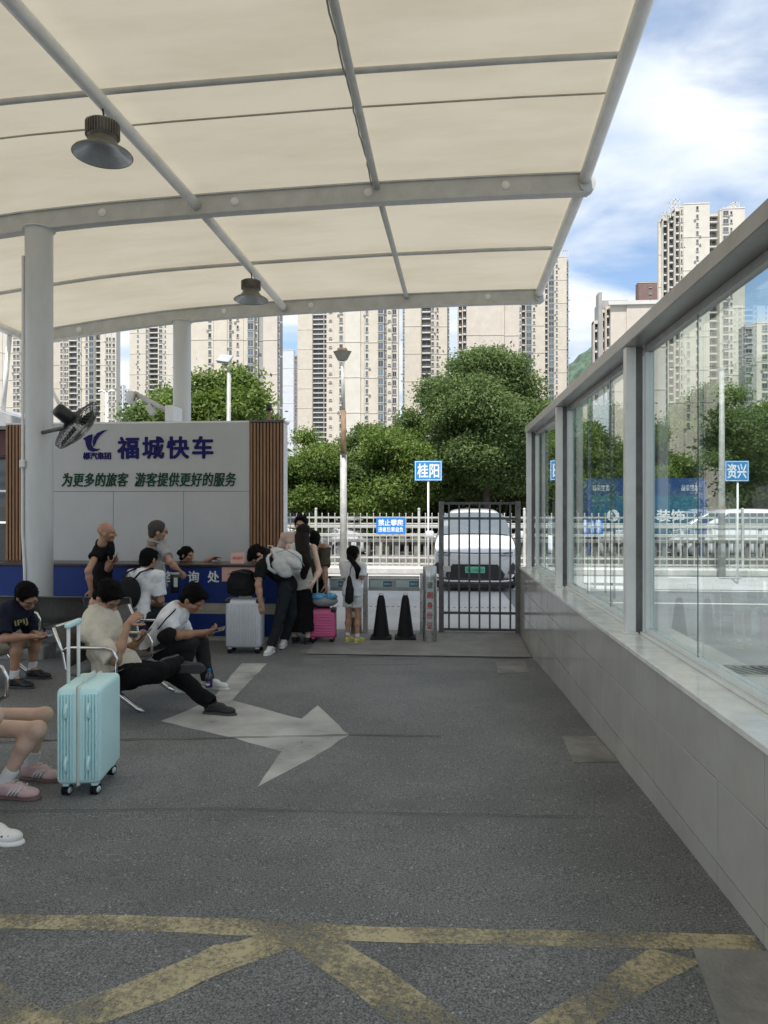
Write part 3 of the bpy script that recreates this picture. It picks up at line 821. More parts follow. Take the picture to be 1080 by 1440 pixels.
q = ((p0 + p1) / 2); q[1] = YC + .188; q[2] = zct + hh * .5
obj('lettering', text_mesh('便民服务', 'text_red', .15, .045, depth=.002), cd, loc=tuple(q - BASE[cd]), rot=(R(90) - .28, 0, 0))

# ------------------------------------------------------------------ iron gate by the wall end
YG = 10.62
gate = wthing('iron_gate', 'dark iron bar gate standing closed at the end of the glass wall', 'gate', (.62, YG, gz(YG)))
def GX(px): return PY(px, 700, YG)[0]
def GZ(py): return PY(670, py, YG)[2]
g0, g1 = GX(617), GX(732); zt_, zb_ = GZ(705), GZ(888)
zb_ = max(zb_, gz(YG) + .03)
wpart(MB().box2(g0, g0 + .075, YG - .035, YG + .035, gz(YG) + .012, zt_ + .0, 0, .004), 'gate_post', 'gate_post', gate)
wpart(MB().box2(g1 - .075, g1, YG - .035, YG + .035, gz(YG) + .012, zt_, 0, .004), 'gate_post', 'gate_post', gate)
for z in (zt_ - .03, GZ(729), GZ(820), GZ(862), zb_ + .02):
    wpart(MB().box2(g0 + .076, g1 - .076, YG - .02, YG + .02, z - .018, z + .018, 0, .003), 'rail', 'gate_iron', gate)
bar = MB().box((0, 0, 0), (.026, .022, 1)).mesh('bar', 'gate_iron')
n = 7
for k in range(n):
    x = g0 + .076 + (g1 - g0 - .152) * (k + .5) / n
    wpiece('bar', bar, gate, (x, YG - .0225, (zt_ + zb_) / 2), scale=(1, 1, zt_ - zb_ - .03))
wpart(MB().box((g0 + .12, YG - .045, GZ(800)), (.12, .03, .09), 0, None, .006), 'lock_box', 'stainless', gate)

# ------------------------------------------------------------------ steel barrier with stickers beside the gate
YB = 10.5
bar_t = wthing('turnstile_barrier', 'low grey steel barrier with blue stickers between the girl and the bollard', 'barrier', (-.8, YB, gz(YB)))
def BP(px, py): return PY(px, py, YB)
for px in (514, 594, 458):
    a = BP(px, 800); wpart(MB().box2(a[0] - .035, a[0] + .035, YB - .03, YB + .03, gz(YB) + .005, BP(px, 806)[2], 0, .006), 'post', 'stainless', bar_t)
for (xa_, xb_) in ((462, 510), (518, 590)):
    a = BP(xa_, 813); b = BP(xb_, 831)
    wpart(MB().box2(a[0], b[0], YB - .012, YB + .012, b[2], a[2], 0, .004), 'wing_panel', 'steel_paint_dark', bar_t)
    wpart(MB().box2(a[0], b[0], YB - .016, YB + .016, a[2] + .004, a[2] + .035, 0, .004), 'top_rail', 'stainless', bar_t)
for (xa_, xb_) in ((464, 482), (521, 551), (557, 588)):
    a = BP(xa_, 816); b = BP(xb_, 826)
    wpart(MB().box2(a[0], b[0], YB - .0155, YB - .013, b[2], a[2]), 'sticker', 'label_pale', bar_t)
    c = BP((xa_ + xb_) / 2 + 3, 816); wpart(MB().box2(c[0], b[0], YB - .0175, YB - .016, b[2] + .01, a[2] - .01), 'sticker_field', 'label_teal', bar_t)
    put_text('请刷身份证', 'text_white', ((c[0] + b[0]) / 2 - BASE[bar_t][0], YB - .0185 - BASE[bar_t][1], (a[2] + b[2]) / 2 - BASE[bar_t][2]), w=(b[0] - c[0]) * .8, h=.035, parent=bar_t, depth=.001)

# ------------------------------------------------------------------ picket fence across the forecourt
YF = 21.0; zf = gz(YF)
fz1 = PY(500, 722, YF)[2]
kb = tag(MB().box2(-14, 26, 20.45, 21.35, zf - .05, zf + .16, 0, .02).build('kerb', 'kerb'), 'pale concrete kerb under the picket fence', None, kind='structure')
fn = wthing('picket_fence', 'white steel picket fence along the far side of the forecourt', 'fence', (2, YF, zf + .16))
fx0, fx1 = PY(395, 720, YF)[0], 12.6
for z, h in ((fz1 - .12, .05), (fz1 - .30, .04), (zf + .42, .05), (zf + .24, .05)):
    wpart(MB().box2(fx0, fx1, YF - .02, YF + .02, z - h / 2, z + h / 2), 'rail', 'white_fence', fn)
pk = MB().box((0, 0, 0), (.022, .022, fz1 - zf - .2)).lathe([(.0, .04), (.018, .02), (.018, 0), (.006, -.02)], (0, 0, (fz1 - zf - .2) / 2), 6).mesh('picket', 'white_fence')
x = fx0 + .1; k = 0
po = MB().box((0, 0, 0), (.07, .07, fz1 - zf - .08), 0, None, .006).lathe([(.0, .09), (.035, .07), (.045, .04), (.03, .01), (.03, 0)], (0, 0, (fz1 - zf - .08) / 2), 10).mesh('post', 'white_fence')
while x < fx1:
    if k % 16 == 5: wpiece('post', po, fn, (x, YF, (fz1 + zf) / 2 + .12))
    else: wpiece('picket', pk, fn, (x, YF - .033, (fz1 + zf) / 2 + .08))
    x += .192; k += 1
# guard rails and a low slatted wall along the road behind the fence
for (nm, yq, zlist, label) in (('guard_rail', 23.2, (1.0, 1.28), 'white two-rail guard rail close behind the picket fence'), ('guard_rail', 30.5, (1.05, 1.4), 'far white guard rail on the other side of the road')):
    o = wthing(nm, label, 'guard rail', (2, yq, zf))
    for z in zlist: wpart(MB().box2(-12, 24, yq - .02, yq + .02, zf + z - .05, zf + z + .05, 0, .01), 'rail', 'white_fence', o)
    me = MB().box((0, 0, 0), (.1, .07, zlist[-1] + .05), 0, None, .01).mesh('post', 'white_fence')
    for x in np.arange(-11.5, 24, 2.4): wpiece('post', me, o, (x, yq + .06, zf + (zlist[-1] + .05) / 2))
lw_ = wthing('low_wall', 'low grey slatted wall behind the picket fence', 'wall', (2, 22.2, zf))
wpart(MB().box2(-12, 24, 22.0, 22.2, zf, zf + .42, 0, .01).box2(-12, 24, 21.98, 22.22, zf + .82, zf + .92, 0, .01), 'wall', 'low_wall', lw_)
me = MB().box((0, 0, 0), (.13, .12, .40)).mesh('baluster', 'low_wall')
for x in np.arange(-11.8, 23.8, .3): wpiece('baluster', me, lw_, (x, 22.1, zf + .62))
bank = tag(MB().box2(-40, 60, 31.5, 60, zf - .2, zf + .25).build('verge', 'earth'), 'planted verge behind the road', None, kind='structure')
# ------------------------------------------------------------------ apartment towers
mat('tower_beige', (.575, .52, .43), .85, 0, .07, .35)
mat('tower_pale', (.605, .565, .485), .85, 0, .06, .35)
mat('tower_pink', (.56, .50, .425), .85, 0, .07, .35)
mat('tower_white', (.62, .65, .68), .8, 0, .05, .3)
mat('tower_brown', (.20, .13, .115), .85, 0, .12, .5)
mat('tower_grey', (.34, .335, .32), .85, 0, .1, .5)
mat('tower_trim', (.60, .585, .54), .8, 0, .05, .4)
mat('win_glass', (.095, .105, .115), .12, 0, .2, 1, rand=.7)  # dark glass lightened: distance haze is put into the colour
mat('win_blue', (.10, .135, .16), .1, 0, .2, 1, rand=.5)
mat('win_frame', (.45, .44, .41), .6)
mat('balcony_dark', (.17, .165, .155), .8, 0, .3, .6)  # dark balcony recess, its colour lightened to imitate distance haze
mat('railing', (.22, .22, .215), .6, 0, .2, 1)
WIN = {}
def win_mesh(w, h, blue=False):
    k = (round(w, 1), round(h, 1), blue)
    if k not in WIN:
        w, h = k[0], k[1]; t = .09; mb = MB()
        mb.box2(-w / 2, w / 2, -.05, .0, -h / 2, h / 2, 1)
        for (a, b, c, d) in ((-w / 2, w / 2, h / 2 - t, h / 2), (-w / 2, w / 2, -h / 2, -h / 2 + t), (-w / 2, -w / 2 + t, -h / 2 + t, h / 2 - t), (w / 2 - t, w / 2, -h / 2 + t, h / 2 - t)):
            mb.box2(a, b, -.13, -.051, c, d, 0)
        if w > 1.1: mb.box2(-.035, .035, -.11, -.051, -h / 2 + t, h / 2 - t, 0)
        mb.box2(-w / 2 - .1, w / 2 + .1, -.28, -.001, -h / 2 - .14, -h / 2 - .005, 0)
        WIN[k] = mb.mesh('window', ['win_frame', 'win_blue' if blue else 'win_glass'])
    return WIN[k]
BAL = {}
def bal_mesh(w):
    k = round(w, 1)
    if k not in BAL:
        mb = MB()
        mb.box2(-k / 2, k / 2, 0, 1.5, -.16, 0, 0)
        mb.box2(-k / 2, k / 2, -.02, .08, -.16, .42, 0)
        mb.box2(-k / 2, k / 2, 0, .05, .98, 1.05, 1)
        n = max(2, int(k / .5))
        for i in range(n + 1): mb.box2(-k / 2 + k * i / n - .03, -k / 2 + k * i / n + .03, .0, .04, .42, .98, 1)
        mb.box2(-k * .42, k * .42, 1.38, 1.45, .05, 2.3, 2)
        mb.box2(-.05, .05, 1.33, 1.379, .05, 2.3, 0)
        BAL[k] = mb.mesh('balcony', ['tower_trim', 'railing', 'win_glass'])
    return BAL[k]
AC = MB().box((0, 0, 0), (.85, .36, .6), 0, None, .03).box((0, -.19, 0), (.5, .02, .5), 1).mesh('air_conditioner', ['tower_trim', 'railing'])
def tower(label, Y, strips, m, yv0, yv1, fh=3.0, depth=5, crown=None, zfloor=0):
    """strips: (px0, px1, kind, setback, py_top, extras). Floors are built where they can be seen, pixel rows yv0..yv1"""
    xm = PY((strips[0][0] + strips[-1][1]) / 2, 600, Y)[0]
    o = wthing('apartment_tower', label, 'apartment tower', (xm, Y, gz(Y)), 'apartment towers behind the trees')
    zv1 = PY(540, yv0, Y)[2]; zv0 = PY(540, yv1, Y)[2]
    for st in strips:
        a, b, kind, off, pt = st[:5]; ex = st[5] if len(st) > 5 else {}
        x0, x1 = PY(a, 600, Y)[0], PY(b, 600, Y)[0]; zt = PY((a + b) / 2, pt, Y)[2]
        y0 = Y + off; mm = ex.get('m', m)
        yb = y0 + (1.5 if kind == 'balc' else 0)
        wm = MB().box2(x0, x1 - .01, yb, Y + depth + off * .3, gz(Y), zt)
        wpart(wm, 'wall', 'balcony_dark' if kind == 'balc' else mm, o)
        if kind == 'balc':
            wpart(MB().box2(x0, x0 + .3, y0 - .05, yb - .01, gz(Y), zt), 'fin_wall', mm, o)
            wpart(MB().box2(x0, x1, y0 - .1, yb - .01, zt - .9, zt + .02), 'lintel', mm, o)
        elif ex.get('band', True):
            nb = int((zt - max(0, zv0)) / (fh * 4))
            for k in range(nb + 1):
                z = zt - .5 - k * fh * 4
                if z < zv0: break
                wpart(MB().box2(x0 - .05, x1 + .04, yb - .12, yb - .01, z, z + .3), 'string_course', 'tower_trim' if k == 0 else mm, o)
        k0 = int(math.ceil((zv0 - zt) / fh)); z = zt - 2.0 + fh * k0
        while z < min(zv1, zt - 1.2):
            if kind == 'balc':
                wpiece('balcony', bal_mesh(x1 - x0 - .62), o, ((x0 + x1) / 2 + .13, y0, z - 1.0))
            elif kind == 'win':
                if RNG.random() < .3: wpiece('air_conditioner', AC, o, (x0 + (x1 - x0) * ex.get('cols', ((.5,),))[0][0] + RNG.choice((-1, 1)) * .9, yb - .2, z - 1.15))
                for (fr_, w, h) in ex.get('cols', ((.5, 1.5, 1.6),)):
                    wpiece('window', win_mesh(w, h, ex.get('blue', False)), o, (x0 + (x1 - x0) * fr_, yb - .002, z))
            elif kind == 'bay':
                w = x1 - x0
                wpiece('window', win_mesh(w * .82, 2.3, True), o, ((x0 + x1) / 2, yb - .002, z + .2))
            elif kind == 'ledge':
                wpiece('ledge', win_mesh(1.0, .5), o, ((x0 + x1) / 2, yb - .002, z))
            z += fh
    if crown: crown(o, Y)
    return o
Wn = lambda *c: {'cols': c}
TP = 380
tower('beige tower at the far left, glimpsed left of the near column', 300, [(-30, 3, 'wall', 0, TP), (3, 18, 'wall', .2, TP), (18, 23, 'win', 0, TP, Wn((.5, 1.2, 1.7))), (23, 29.5, 'win', -.4, TP, Wn((.5, 1.5, 1.7))), (29.5, 34, 'win', 0, TP, Wn((.5, 1.0, 1.7))), (34, 60, 'wall', .3, TP)], 'tower_pale', 455, 600)
tower('broad tower of many window columns right of the near column', 350, [(70, 84, 'wall', .6, TP, {'m': 'tower_pink'}), (84, 89, 'win', 0, TP, Wn((.5, 1.2, 1.7))), (89, 96, 'win', .3, TP, Wn((.35, 1.2, 1.7), (.85, .9, 1.5))), (96, 108, 'balc', 0, TP), (108, 114, 'win', 0, TP, Wn((.5, 1.3, 1.8))), (114, 119, 'wall', .4, TP), (119, 125, 'win', 0, TP, Wn((.5, 1.2, 1.8))), (125, 133, 'bay', -.3, TP), (133, 141, 'balc', .5, TP), (141, 148, 'wall', 0, TP), (148, 156, 'win', .2, TP, Wn((.3, 1.0, 1.7), (.8, 1.0, 1.7))), (156, 163, 'win', .4, TP, Wn((.5, 1.3, 1.7)))], 'tower_pale', 462, 600)
tower('lower distant pale block between two beige towers on the left', 520, [(156, 166, 'win', 0, 541, Wn((.3, 1.6, 1.7), (.75, 1.6, 1.7))), (166, 173, 'win', .3, 541, Wn((.5, 1.8, 1.7))), (173, 184, 'win', 1, 546, Wn((.25, 1.6, 1.7), (.75, 1.6, 1.7)))], 'tower_white', 538, 600)
tower('slim tower with dark central balconies left of the second column', 400, [(182, 205, 'win', 0, TP, Wn((.52, .9, 1.2))), (205, 208, 'win', .6, TP, Wn((.5, .8, 1.5))), (208, 222, 'balc', 1, TP), (222, 230, 'win', 0, TP, Wn((.5, 2.0, 1.7))), (230, 262, 'win', .2, TP, Wn((.07, .8, 1.1)))], 'tower_pale', 440, 600)
tower('wide beige tower right of the second column above the round tree', 245, [(262, 291, 'wall', .5, TP), (291, 300, 'win', 0, TP, Wn((.45, 1.1, 1.7))), (300, 319, 'wall', .2, TP), (319, 329, 'win', .5, TP, Wn((.45, 1.0, 2.2))), (329, 342, 'win', .1, TP, Wn((.4, .8, 1.3))), (342, 348, 'wall', .3, TP), (348, 358, 'bay', -.6, TP), (358, 362, 'win', .5, TP, Wn((.5, .7, 1.7))), (362, 370, 'wall', 1.4, TP, {'m': 'tower_grey'}), (370, 390, 'wall', 0, TP, {'m': 'tower_pink'}), (390, 393, 'win', .8, TP, dict(m='tower_grey', cols=((.5, .5, 1.5),)))], 'tower_beige', 432, 600)
tower('distant bluish white slab block beside the lamp post', 480, [(396, 413, 'wall', 0, 492), (413, 418.5, 'win', .6, 499, dict(m='tower_grey', cols=((.5, 1.4, 1.8),)))], 'tower_white', 488, 620)
tower('beige tower edge with a dense dark balcony column behind the lamp post', 430, [(418.5, 439, 'wall', 0, TP), (439, 455, 'balc', .6, TP), (455, 462, 'balc', .2, TP)], 'tower_beige', 432, 620)
tower('large beige tower with small dark windows behind the rusty lamp post', 240, [(459, 470, 'ledge', .3, TP), (470, 486, 'win', 0, TP, Wn((.6, 1.2, 1.7))), (486, 507, 'wall', -.3, TP, {'m': 'tower_pale'}), (507, 512, 'wall', .1, TP), (512, 531, 'win', .3, TP, Wn((.2, .9, 1.7))), (531, 540, 'bay', -.6, TP), (540, 544, 'win', .4, TP, dict(m='tower_grey', cols=((.5, .5, 1.6),))), (544, 551, 'ledge', 0, TP), (551, 560, 'win', .6, TP, Wn((.4, 1.3, 1.9)))], 'tower_beige', 428, 620)
tower('slender tower with a dark balcony stack left of the big tree', 310, [(566, 569, 'win', 1, TP, dict(m='tower_grey', cols=((.5, .6, 1.5),))), (569, 592, 'wall', 0, TP), (592, 606, 'balc', .8, TP), (606, 612, 'win', 0, TP, Wn((.4, 1.2, 1.6))), (612, 620, 'win', .2, TP, Wn((.4, .9, 1.5))), (620, 629, 'wall', 0, TP), (629, 632, 'win', 1, TP, dict(m='tower_grey', cols=((.5, .6, 1.5),)))], 'tower_beige', 424, 620)
tower('blank pinkish beige tower side right above the big tree', 270, [(644, 650, 'balc', 2, TP), (650, 656, 'balc', 1, TP), (656, 675, 'wall', .2, TP), (675, 705, 'wall', 0, TP), (705, 709, 'wall', -.3, TP), (709, 730, 'wall', .5, TP)], 'tower_pink', 420, 600)
tower('beige tower with blue bay windows right above the big tree', 318, [(730, 733, 'win', 0, TP, Wn((.5, .6, 1.5))), (733, 739, 'balc', .8, TP), (739, 748.5, 'bay', 0, TP), (748.5, 766, 'win', .2, TP, Wn((.15, .9, 1.3)))], 'tower_beige', 415, 620)
def crown9(o, Y):
    for (a, b, t) in ((766, 790, 361), (789, 799, 352)):
        x0, x1 = PY(a, 600, Y)[0], PY(b, 600, Y)[0]; z = PY(780, 362, Y)[2]; z1 = PY(780, t, Y)[2]
        mb = MB()
        for x in np.linspace(x0, x1, 4): mb.box2(x - .2, x + .2, Y + .5, Y + .9, z, z1)
        mb.box2(x0, x1, Y + .5, Y + .9, z1 - .4, z1 + .001); wpart(mb, 'roof_frame', 'tower_trim', o)
tower('tall thin beige tower ending just right of the canopy corner', 375, [(764, 766, 'wall', .6, 368), (766, 770.5, 'balc', .6, 365), (770.5, 780, 'bay', 0, 361), (780, 797, 'win', .2, 360, Wn((.18, .9, 1.4))), (797, 800, 'win', 1, 364, dict(m='tower_grey', cols=((.5, .8, 1.8),)))], 'tower_beige', 345, 620, crown=crown9)
def crown10(o, Y):
    x0, x1 = PY(857, 600, Y)[0], PY(940, 600, Y)[0]; z = PY(880, 429, Y)[2]
    wpart(MB().box2(x0 - .4, x1, Y - .7, Y + .3, z, z + 1.1), 'cornice', 'tower_trim', o)
    x0, x1 = PY(849, 600, Y)[0], PY(888, 600, Y)[0]
    wpart(MB().box2(x0, x1, Y + 4, Y + 12, PY(880, 440, Y)[2], PY(880, 416, Y)[2]), 'roof_block', 'tower_grey', o)
tower('mid rise beige block with a grey roof fin left of the tallest tower', 205, [(838, 844, 'balc', 3, 447), (844, 849, 'wall', 2, 408, {'m': 'tower_grey', 'band': False}), (849, 853, 'balc', 2.4, 432), (853, 859, 'balc', 1.2, 429), (859, 881, 'wall', .2, 428), (881, 936, 'wall', -.2, 426)], 'tower_pink', 405, 600, crown=crown10)
tower('small brown topped block peeking beside the tallest tower', 330, [(898, 931, 'win', 0, 396, dict(m='tower_brown', cols=((.5, 1.2, 1.4),)))], 'tower_brown', 392, 440)
def crown12(o, Y):
    for (a, b, t, bse) in ((934, 944, 295, 303), (946, 957, 277, 291), (1030, 1041, 284, 292)):
        x0, x1 = PY(a, 600, Y)[0], PY(b, 600, Y)[0]; z = PY(990, bse, Y)[2]; z1 = PY(990, t, Y)[2]; mb = MB()
        for yy_ in (Y + 1, Y + 4):
            for x in np.linspace(x0, x1, 3): mb.box2(x - .16, x + .16, yy_, yy_ + .32, z, z1)
            mb.box2(x0, x1, yy_, yy_ + .3, z1 - .35, z1); mb.box2(x0, x1, yy_, yy_ + .3, (z + z1) / 2 - .15, (z + z1) / 2 + .15)
        wpart(mb, 'roof_frame', 'tower_trim', o)
tower('tallest tower on the right with dark balconies and roof frames', 265, [(932, 936, 'wall', 5, 303), (936, 942.5, 'balc', 3.6, 301), (942.5, 950, 'balc', 2.2, 297), (950, 957, 'balc', 1.0, 292), (957, 961, 'win', .4, 289, Wn((.5, .6, 1.5))), (961, 998, 'win', 0, 285, Wn((.53, .9, 1.4))), (998, 1013, 'balc', 2.4, 297), (1013, 1016, 'wall', .6, 293), (1016, 1048, 'win', .3, 291, Wn((.16, 2.0, 1.8), (.40, .8, 1.3)))], 'tower_pale', 280, 640, crown=crown12)
tower('grey topped block at the far right edge seen through the glass', 230, [(1048, 1064, 'win', 0, 457, dict(m='tower_grey', cols=((.3, 2., 1.6),))), (1064, 1110, 'win', 0, 452, dict(m='tower_pale', cols=((.25, 1.8, 1.7), (.7, 1.8, 1.7)))), (1110, 1180, 'win', 0, 440, dict(cols=((.2, 1.8, 1.7), (.5, 1.8, 1.7), (.8, 1.8, 1.7))))], 'tower_pale', 440, 640)
tower('pale tower out to the left behind the dark hall', 260, [(-200, -160, 'win', 0, 380, Wn((.3, 1.5, 1.7), (.7, 1.5, 1.7))), (-160, -145, 'balc', .5, 380), (-145, -90, 'win', 0, 380, Wn((.3, 1.5, 1.7), (.7, 1.5, 1.7)))], 'tower_pale', 450, 600)

# ------------------------------------------------------------------ trees
leaf_mat('leaf_camphor', (.06, .10, .034), (.19, .255, .09))
leaf_mat('leaf_bright', (.062, .11, .026), (.215, .285, .07))
leaf_mat('leaf_dark', (.04, .072, .024), (.15, .215, .07))
def leaf_cloud(centres, radii, n, size, seed, droop=0.0):
    g = np.random.default_rng(seed)
    w = radii[:, 0] * radii[:, 2]; w = w / w.sum()
    ci = g.choice(len(centres), n, p=w)
    d = g.normal(size=(n, 3)); d /= np.linalg.norm(d, axis=1)[:, None]
    rr = g.random(n) ** .42
    # leaves gather in sprays: pull them toward a few hundred twig ends
    pos = centres[ci] + d * radii[ci] * rr[:, None]
    nt = max(40, n // 26); tw = pos[g.integers(0, n, nt)]
    ti = g.integers(0, nt, n)
    keep = g.random(n) < .72
    pos[keep] = tw[ti[keep]] + g.normal(0, 1, (keep.sum(), 3)) * size * np.array([1.7, 1.7, .9])
    nrm = d * .75 + g.normal(0, .38, (n, 3)) + np.array([0, -.05, .5]); nrm /= np.linalg.norm(nrm, axis=1)[:, None]
    t = g.normal(size=(n, 3)); t -= nrm * (t * nrm).sum(1)[:, None]; t /= np.linalg.norm(t, axis=1)[:, None]
    b = np.cross(nrm, t)
    s = size * (.6 + .8 * g.random(n))[:, None]
    V = np.stack([pos - t * s * .5, pos + b * s * .24 - nrm * s * .06, pos + t * s * .5, pos - b * s * .24 - nrm * s * .06], 1).reshape(-1, 3)
    F = np.arange(n * 4, dtype=np.int32).reshape(-1, 4)
    twt = g.random(nt)
    tint = np.where(keep, .7 * twt[ti] + .3 * g.random(n), .3 + .4 * g.random(n))
    return V, F, np.repeat(tint, 4)
def tree(name, label, base, height, rx, crown0, nleaf, size, m, seed, trunk_r=.16, lobes=26, ry=None, group='trees beyond the picket fence', top_bias=1.0):
    g = np.random.default_rng(seed); base = np.array(base, float)
    o = wthing(name, label, 'tree' if 'tree' in name else 'shrub', base, group)
    cz = (height + crown0) / 2; rz = (height - crown0) / 2; ry = ry or rx * .9
    C = []; Rr = []
    for i in range(lobes):
        while True:
            q = g.uniform(-1, 1, 3)
            if .25 < np.linalg.norm(q) < 1: break
        tz = q[2]; wide = 1.0 - .38 * max(0, tz) ** 1.5
        lr = g.uniform(.20, .36) * rx
        c = np.array([q[0] * (rx - lr * .7) * wide, q[1] * (ry - lr * .7) * wide, cz + q[2] * (rz - lr * .6)])
        C.append(c + base); Rr.append([lr, lr, lr * g.uniform(.6, .85)])
    C = np.array(C); Rr = np.array(Rr)
    V, F, tint = leaf_cloud(C, Rr, nleaf, size, seed + 1)
    me = fast_mesh('crown', V - base, F, [m]); at = me.attributes.new('tint', 'FLOAT', 'POINT'); at.data.foreach_set('value', tint.astype(np.float32))
    obj('crown', me, o)
    mb = MB(); top = np.array([g.normal(0, .15), g.normal(0, .15), height * .78])
    spine = [np.array([0, 0, -.1]), np.array([g.normal(0, .05), g.normal(0, .05), crown0 * .7]), np.array([top[0] * .5, top[1] * .5, cz]), top]
    mb.tube(spine, [trunk_r * 1.15, trunk_r * .85, trunk_r * .5, trunk_r * .12], 9)
    wtr = mb.build('trunk', 'bark', o)
    for i in g.choice(len(C), min(len(C), 14), replace=False):
        e = C[i] - base; zs = max(crown0 * .5, min(e[2] - .3, height * .7)) * g.uniform(.6, .95); s = np.array([top[0] * zs / height, top[1] * zs / height, zs])
        mid = (s + e) / 2 + np.array([0, 0, .18 * rx * .3]); bb = MB().tube([s, mid, e], [trunk_r * .42, trunk_r * .26, trunk_r * .08], 6)
        bb.build('limb', 'bark', o)
    return o
def T(px, D): 
    p = P(px, 800, D); p[2] = gz(p[1]) ; return p
tree('camphor_tree', 'largest round topped green tree rising behind the white vehicle', T(684, 27), 8.4, 2.85, 1.7, 110000, .125, 'leaf_camphor', 11, .17, 60)
tree('camphor_tree', 'tree just left of the largest one, overlapping its crown', T(618, 28.5), 7.5, 2.1, 1.5, 60000, .125, 'leaf_camphor', 12, .13, 32)
tree('camphor_tree', 'lower right shoulder tree beside the largest one, by the glass wall end', T(752, 29), 6.5, 2.0, 1.4, 50000, .125, 'leaf_camphor', 13, .12, 28)
tree('broadleaf_tree', 'low bright green tree between the lamp post and the big tree', T(545, 26.5), 5.4, 1.9, .8, 45000, .13, 'leaf_bright', 14, .1, 24)
tree('broadleaf_tree', 'dark bushy tree directly behind the lamp post', T(488, 28), 5.8, 1.7, .8, 42000, .13, 'leaf_camphor', 15, .1, 22)
tree('broadleaf_tree', 'leafy tree beside the white edge of the kiosk', T(430, 26.5), 5.0, 1.9, .6, 45000, .13, 'leaf_bright', 16, .1, 24)
tree('camphor_tree', 'tall back tree filling the gap left of the largest tree', T(650, 31.5), 8.0, 2.0, 1.5, 40000, .14, 'leaf_camphor', 31, .13, 26)
tree('camphor_tree', 'back tree filling the gap right of the largest tree', T(722, 32), 7.6, 2.1, 1.5, 40000, .14, 'leaf_camphor', 32, .13, 26)
tree('broadleaf_tree', 'back tree between the lamp post and the place name sign', T(575, 31), 5.9, 1.9, 1.0, 34000, .14, 'leaf_bright', 33, .1, 24)
tree('camphor_tree', 'round tree rising behind the kiosk roof between column and slats', P(300, 700, 19) * [1, 1, 0] + [0, 0, gz(20)], 6.05, 1.55, 2.4, 26000, .13, 'leaf_bright', 17, .13, 30, group='trees behind the kiosk')
tree('camphor_tree', 'left half of the tree mass behind the kiosk, beside the camera arm', P(226, 700, 20) * [1, 1, 0] + [0, 0, gz(20)], 5.7, 1.45, 2.2, 24000, .13, 'leaf_camphor', 18, .1, 20, group='trees behind the kiosk')
tree('camphor_tree', 'small dark tree behind the kiosk beside the timber slats', P(352, 700, 21) * [1, 1, 0] + [0, 0, gz(20)], 5.2, .95, 2.0, 12000, .13, 'leaf_camphor', 19, .1, 16, group='trees behind the kiosk')
tree('camphor_tree', 'tall tree seen through the glass left of the blue billboard', T(850, 30), 6.3, 2.0, 1.2, 45000, .13, 'leaf_camphor', 20, .13, 24)
tree('camphor_tree', 'bright tree seen through the glass behind the blue billboard', T(925, 28.5), 6.3, 2.0, 1.0, 40000, .13, 'leaf_bright', 21, .12, 24)
tree('camphor_tree', 'tallest tree seen through the glass beside the lamp post', T(1012, 29), 8.0, 2.1, 1.4, 60000, .13, 'leaf_camphor', 22, .14, 30)
tree('camphor_tree', 'low back tree seen through the glass left of the billboard middle', T(893, 31.5), 6.8, 2.1, .8, 34000, .14, 'leaf_camphor', 51, .12, 24)
tree('camphor_tree', 'back tree seen through the glass just right of the billboard', T(966, 31), 7.4, 2.1, .8, 36000, .14, 'leaf_camphor', 52, .12, 24)
tree('camphor_tree', 'back tree seen through the near glass right of the lamp post', T(1058, 31.5), 7.0, 2.1, .8, 36000, .14, 'leaf_bright', 53, .12, 24)
tree('camphor_tree', 'tree at the right edge seen through the glass', T(1100, 28.5), 6.6, 2.3, 1.2, 45000, .13, 'leaf_camphor', 23, .13, 24)
for i, (px, lab, hgt, mm) in enumerate(((400, 'dark hedge shrub nearest the kiosk', 3.2, 'leaf_dark'), (462, 'dark hedge shrub left of the lamp post foot', 3.3, 'leaf_dark'), (520, 'dark hedge shrub right of the lamp post foot', 3.1, 'leaf_dark'), (580, 'dark hedge shrub behind the blue place name sign', 3.3, 'leaf_dark'), (642, 'dark hedge shrub behind the gate top, left', 3.0, 'leaf_dark'), (705, 'dark hedge shrub behind the gate top, right', 3.2, 'leaf_dark'), (768, 'dark hedge shrub seen through the farthest pane', 3.2, 'leaf_dark'), (830, 'dark hedge shrub left of the blue billboard', 3.3, 'leaf_dark'), (900, 'dark hedge shrub behind the billboard middle', 3.2, 'leaf_dark'), (970, 'dark hedge shrub at the billboard right end', 3.3, 'leaf_dark'), (1050, 'dark hedge shrub at the right edge of the glass', 3.3, 'leaf_dark'), (1130, 'dark hedge shrub beyond the right edge', 3.3, 'leaf_dark'))):
    tree('hedge_shrub', lab, T(px, 32.5), hgt + .6, 1.25, .0, 9000, .2, mm, 40 + i, .05, 14, ry=.9, group='hedge behind the road')
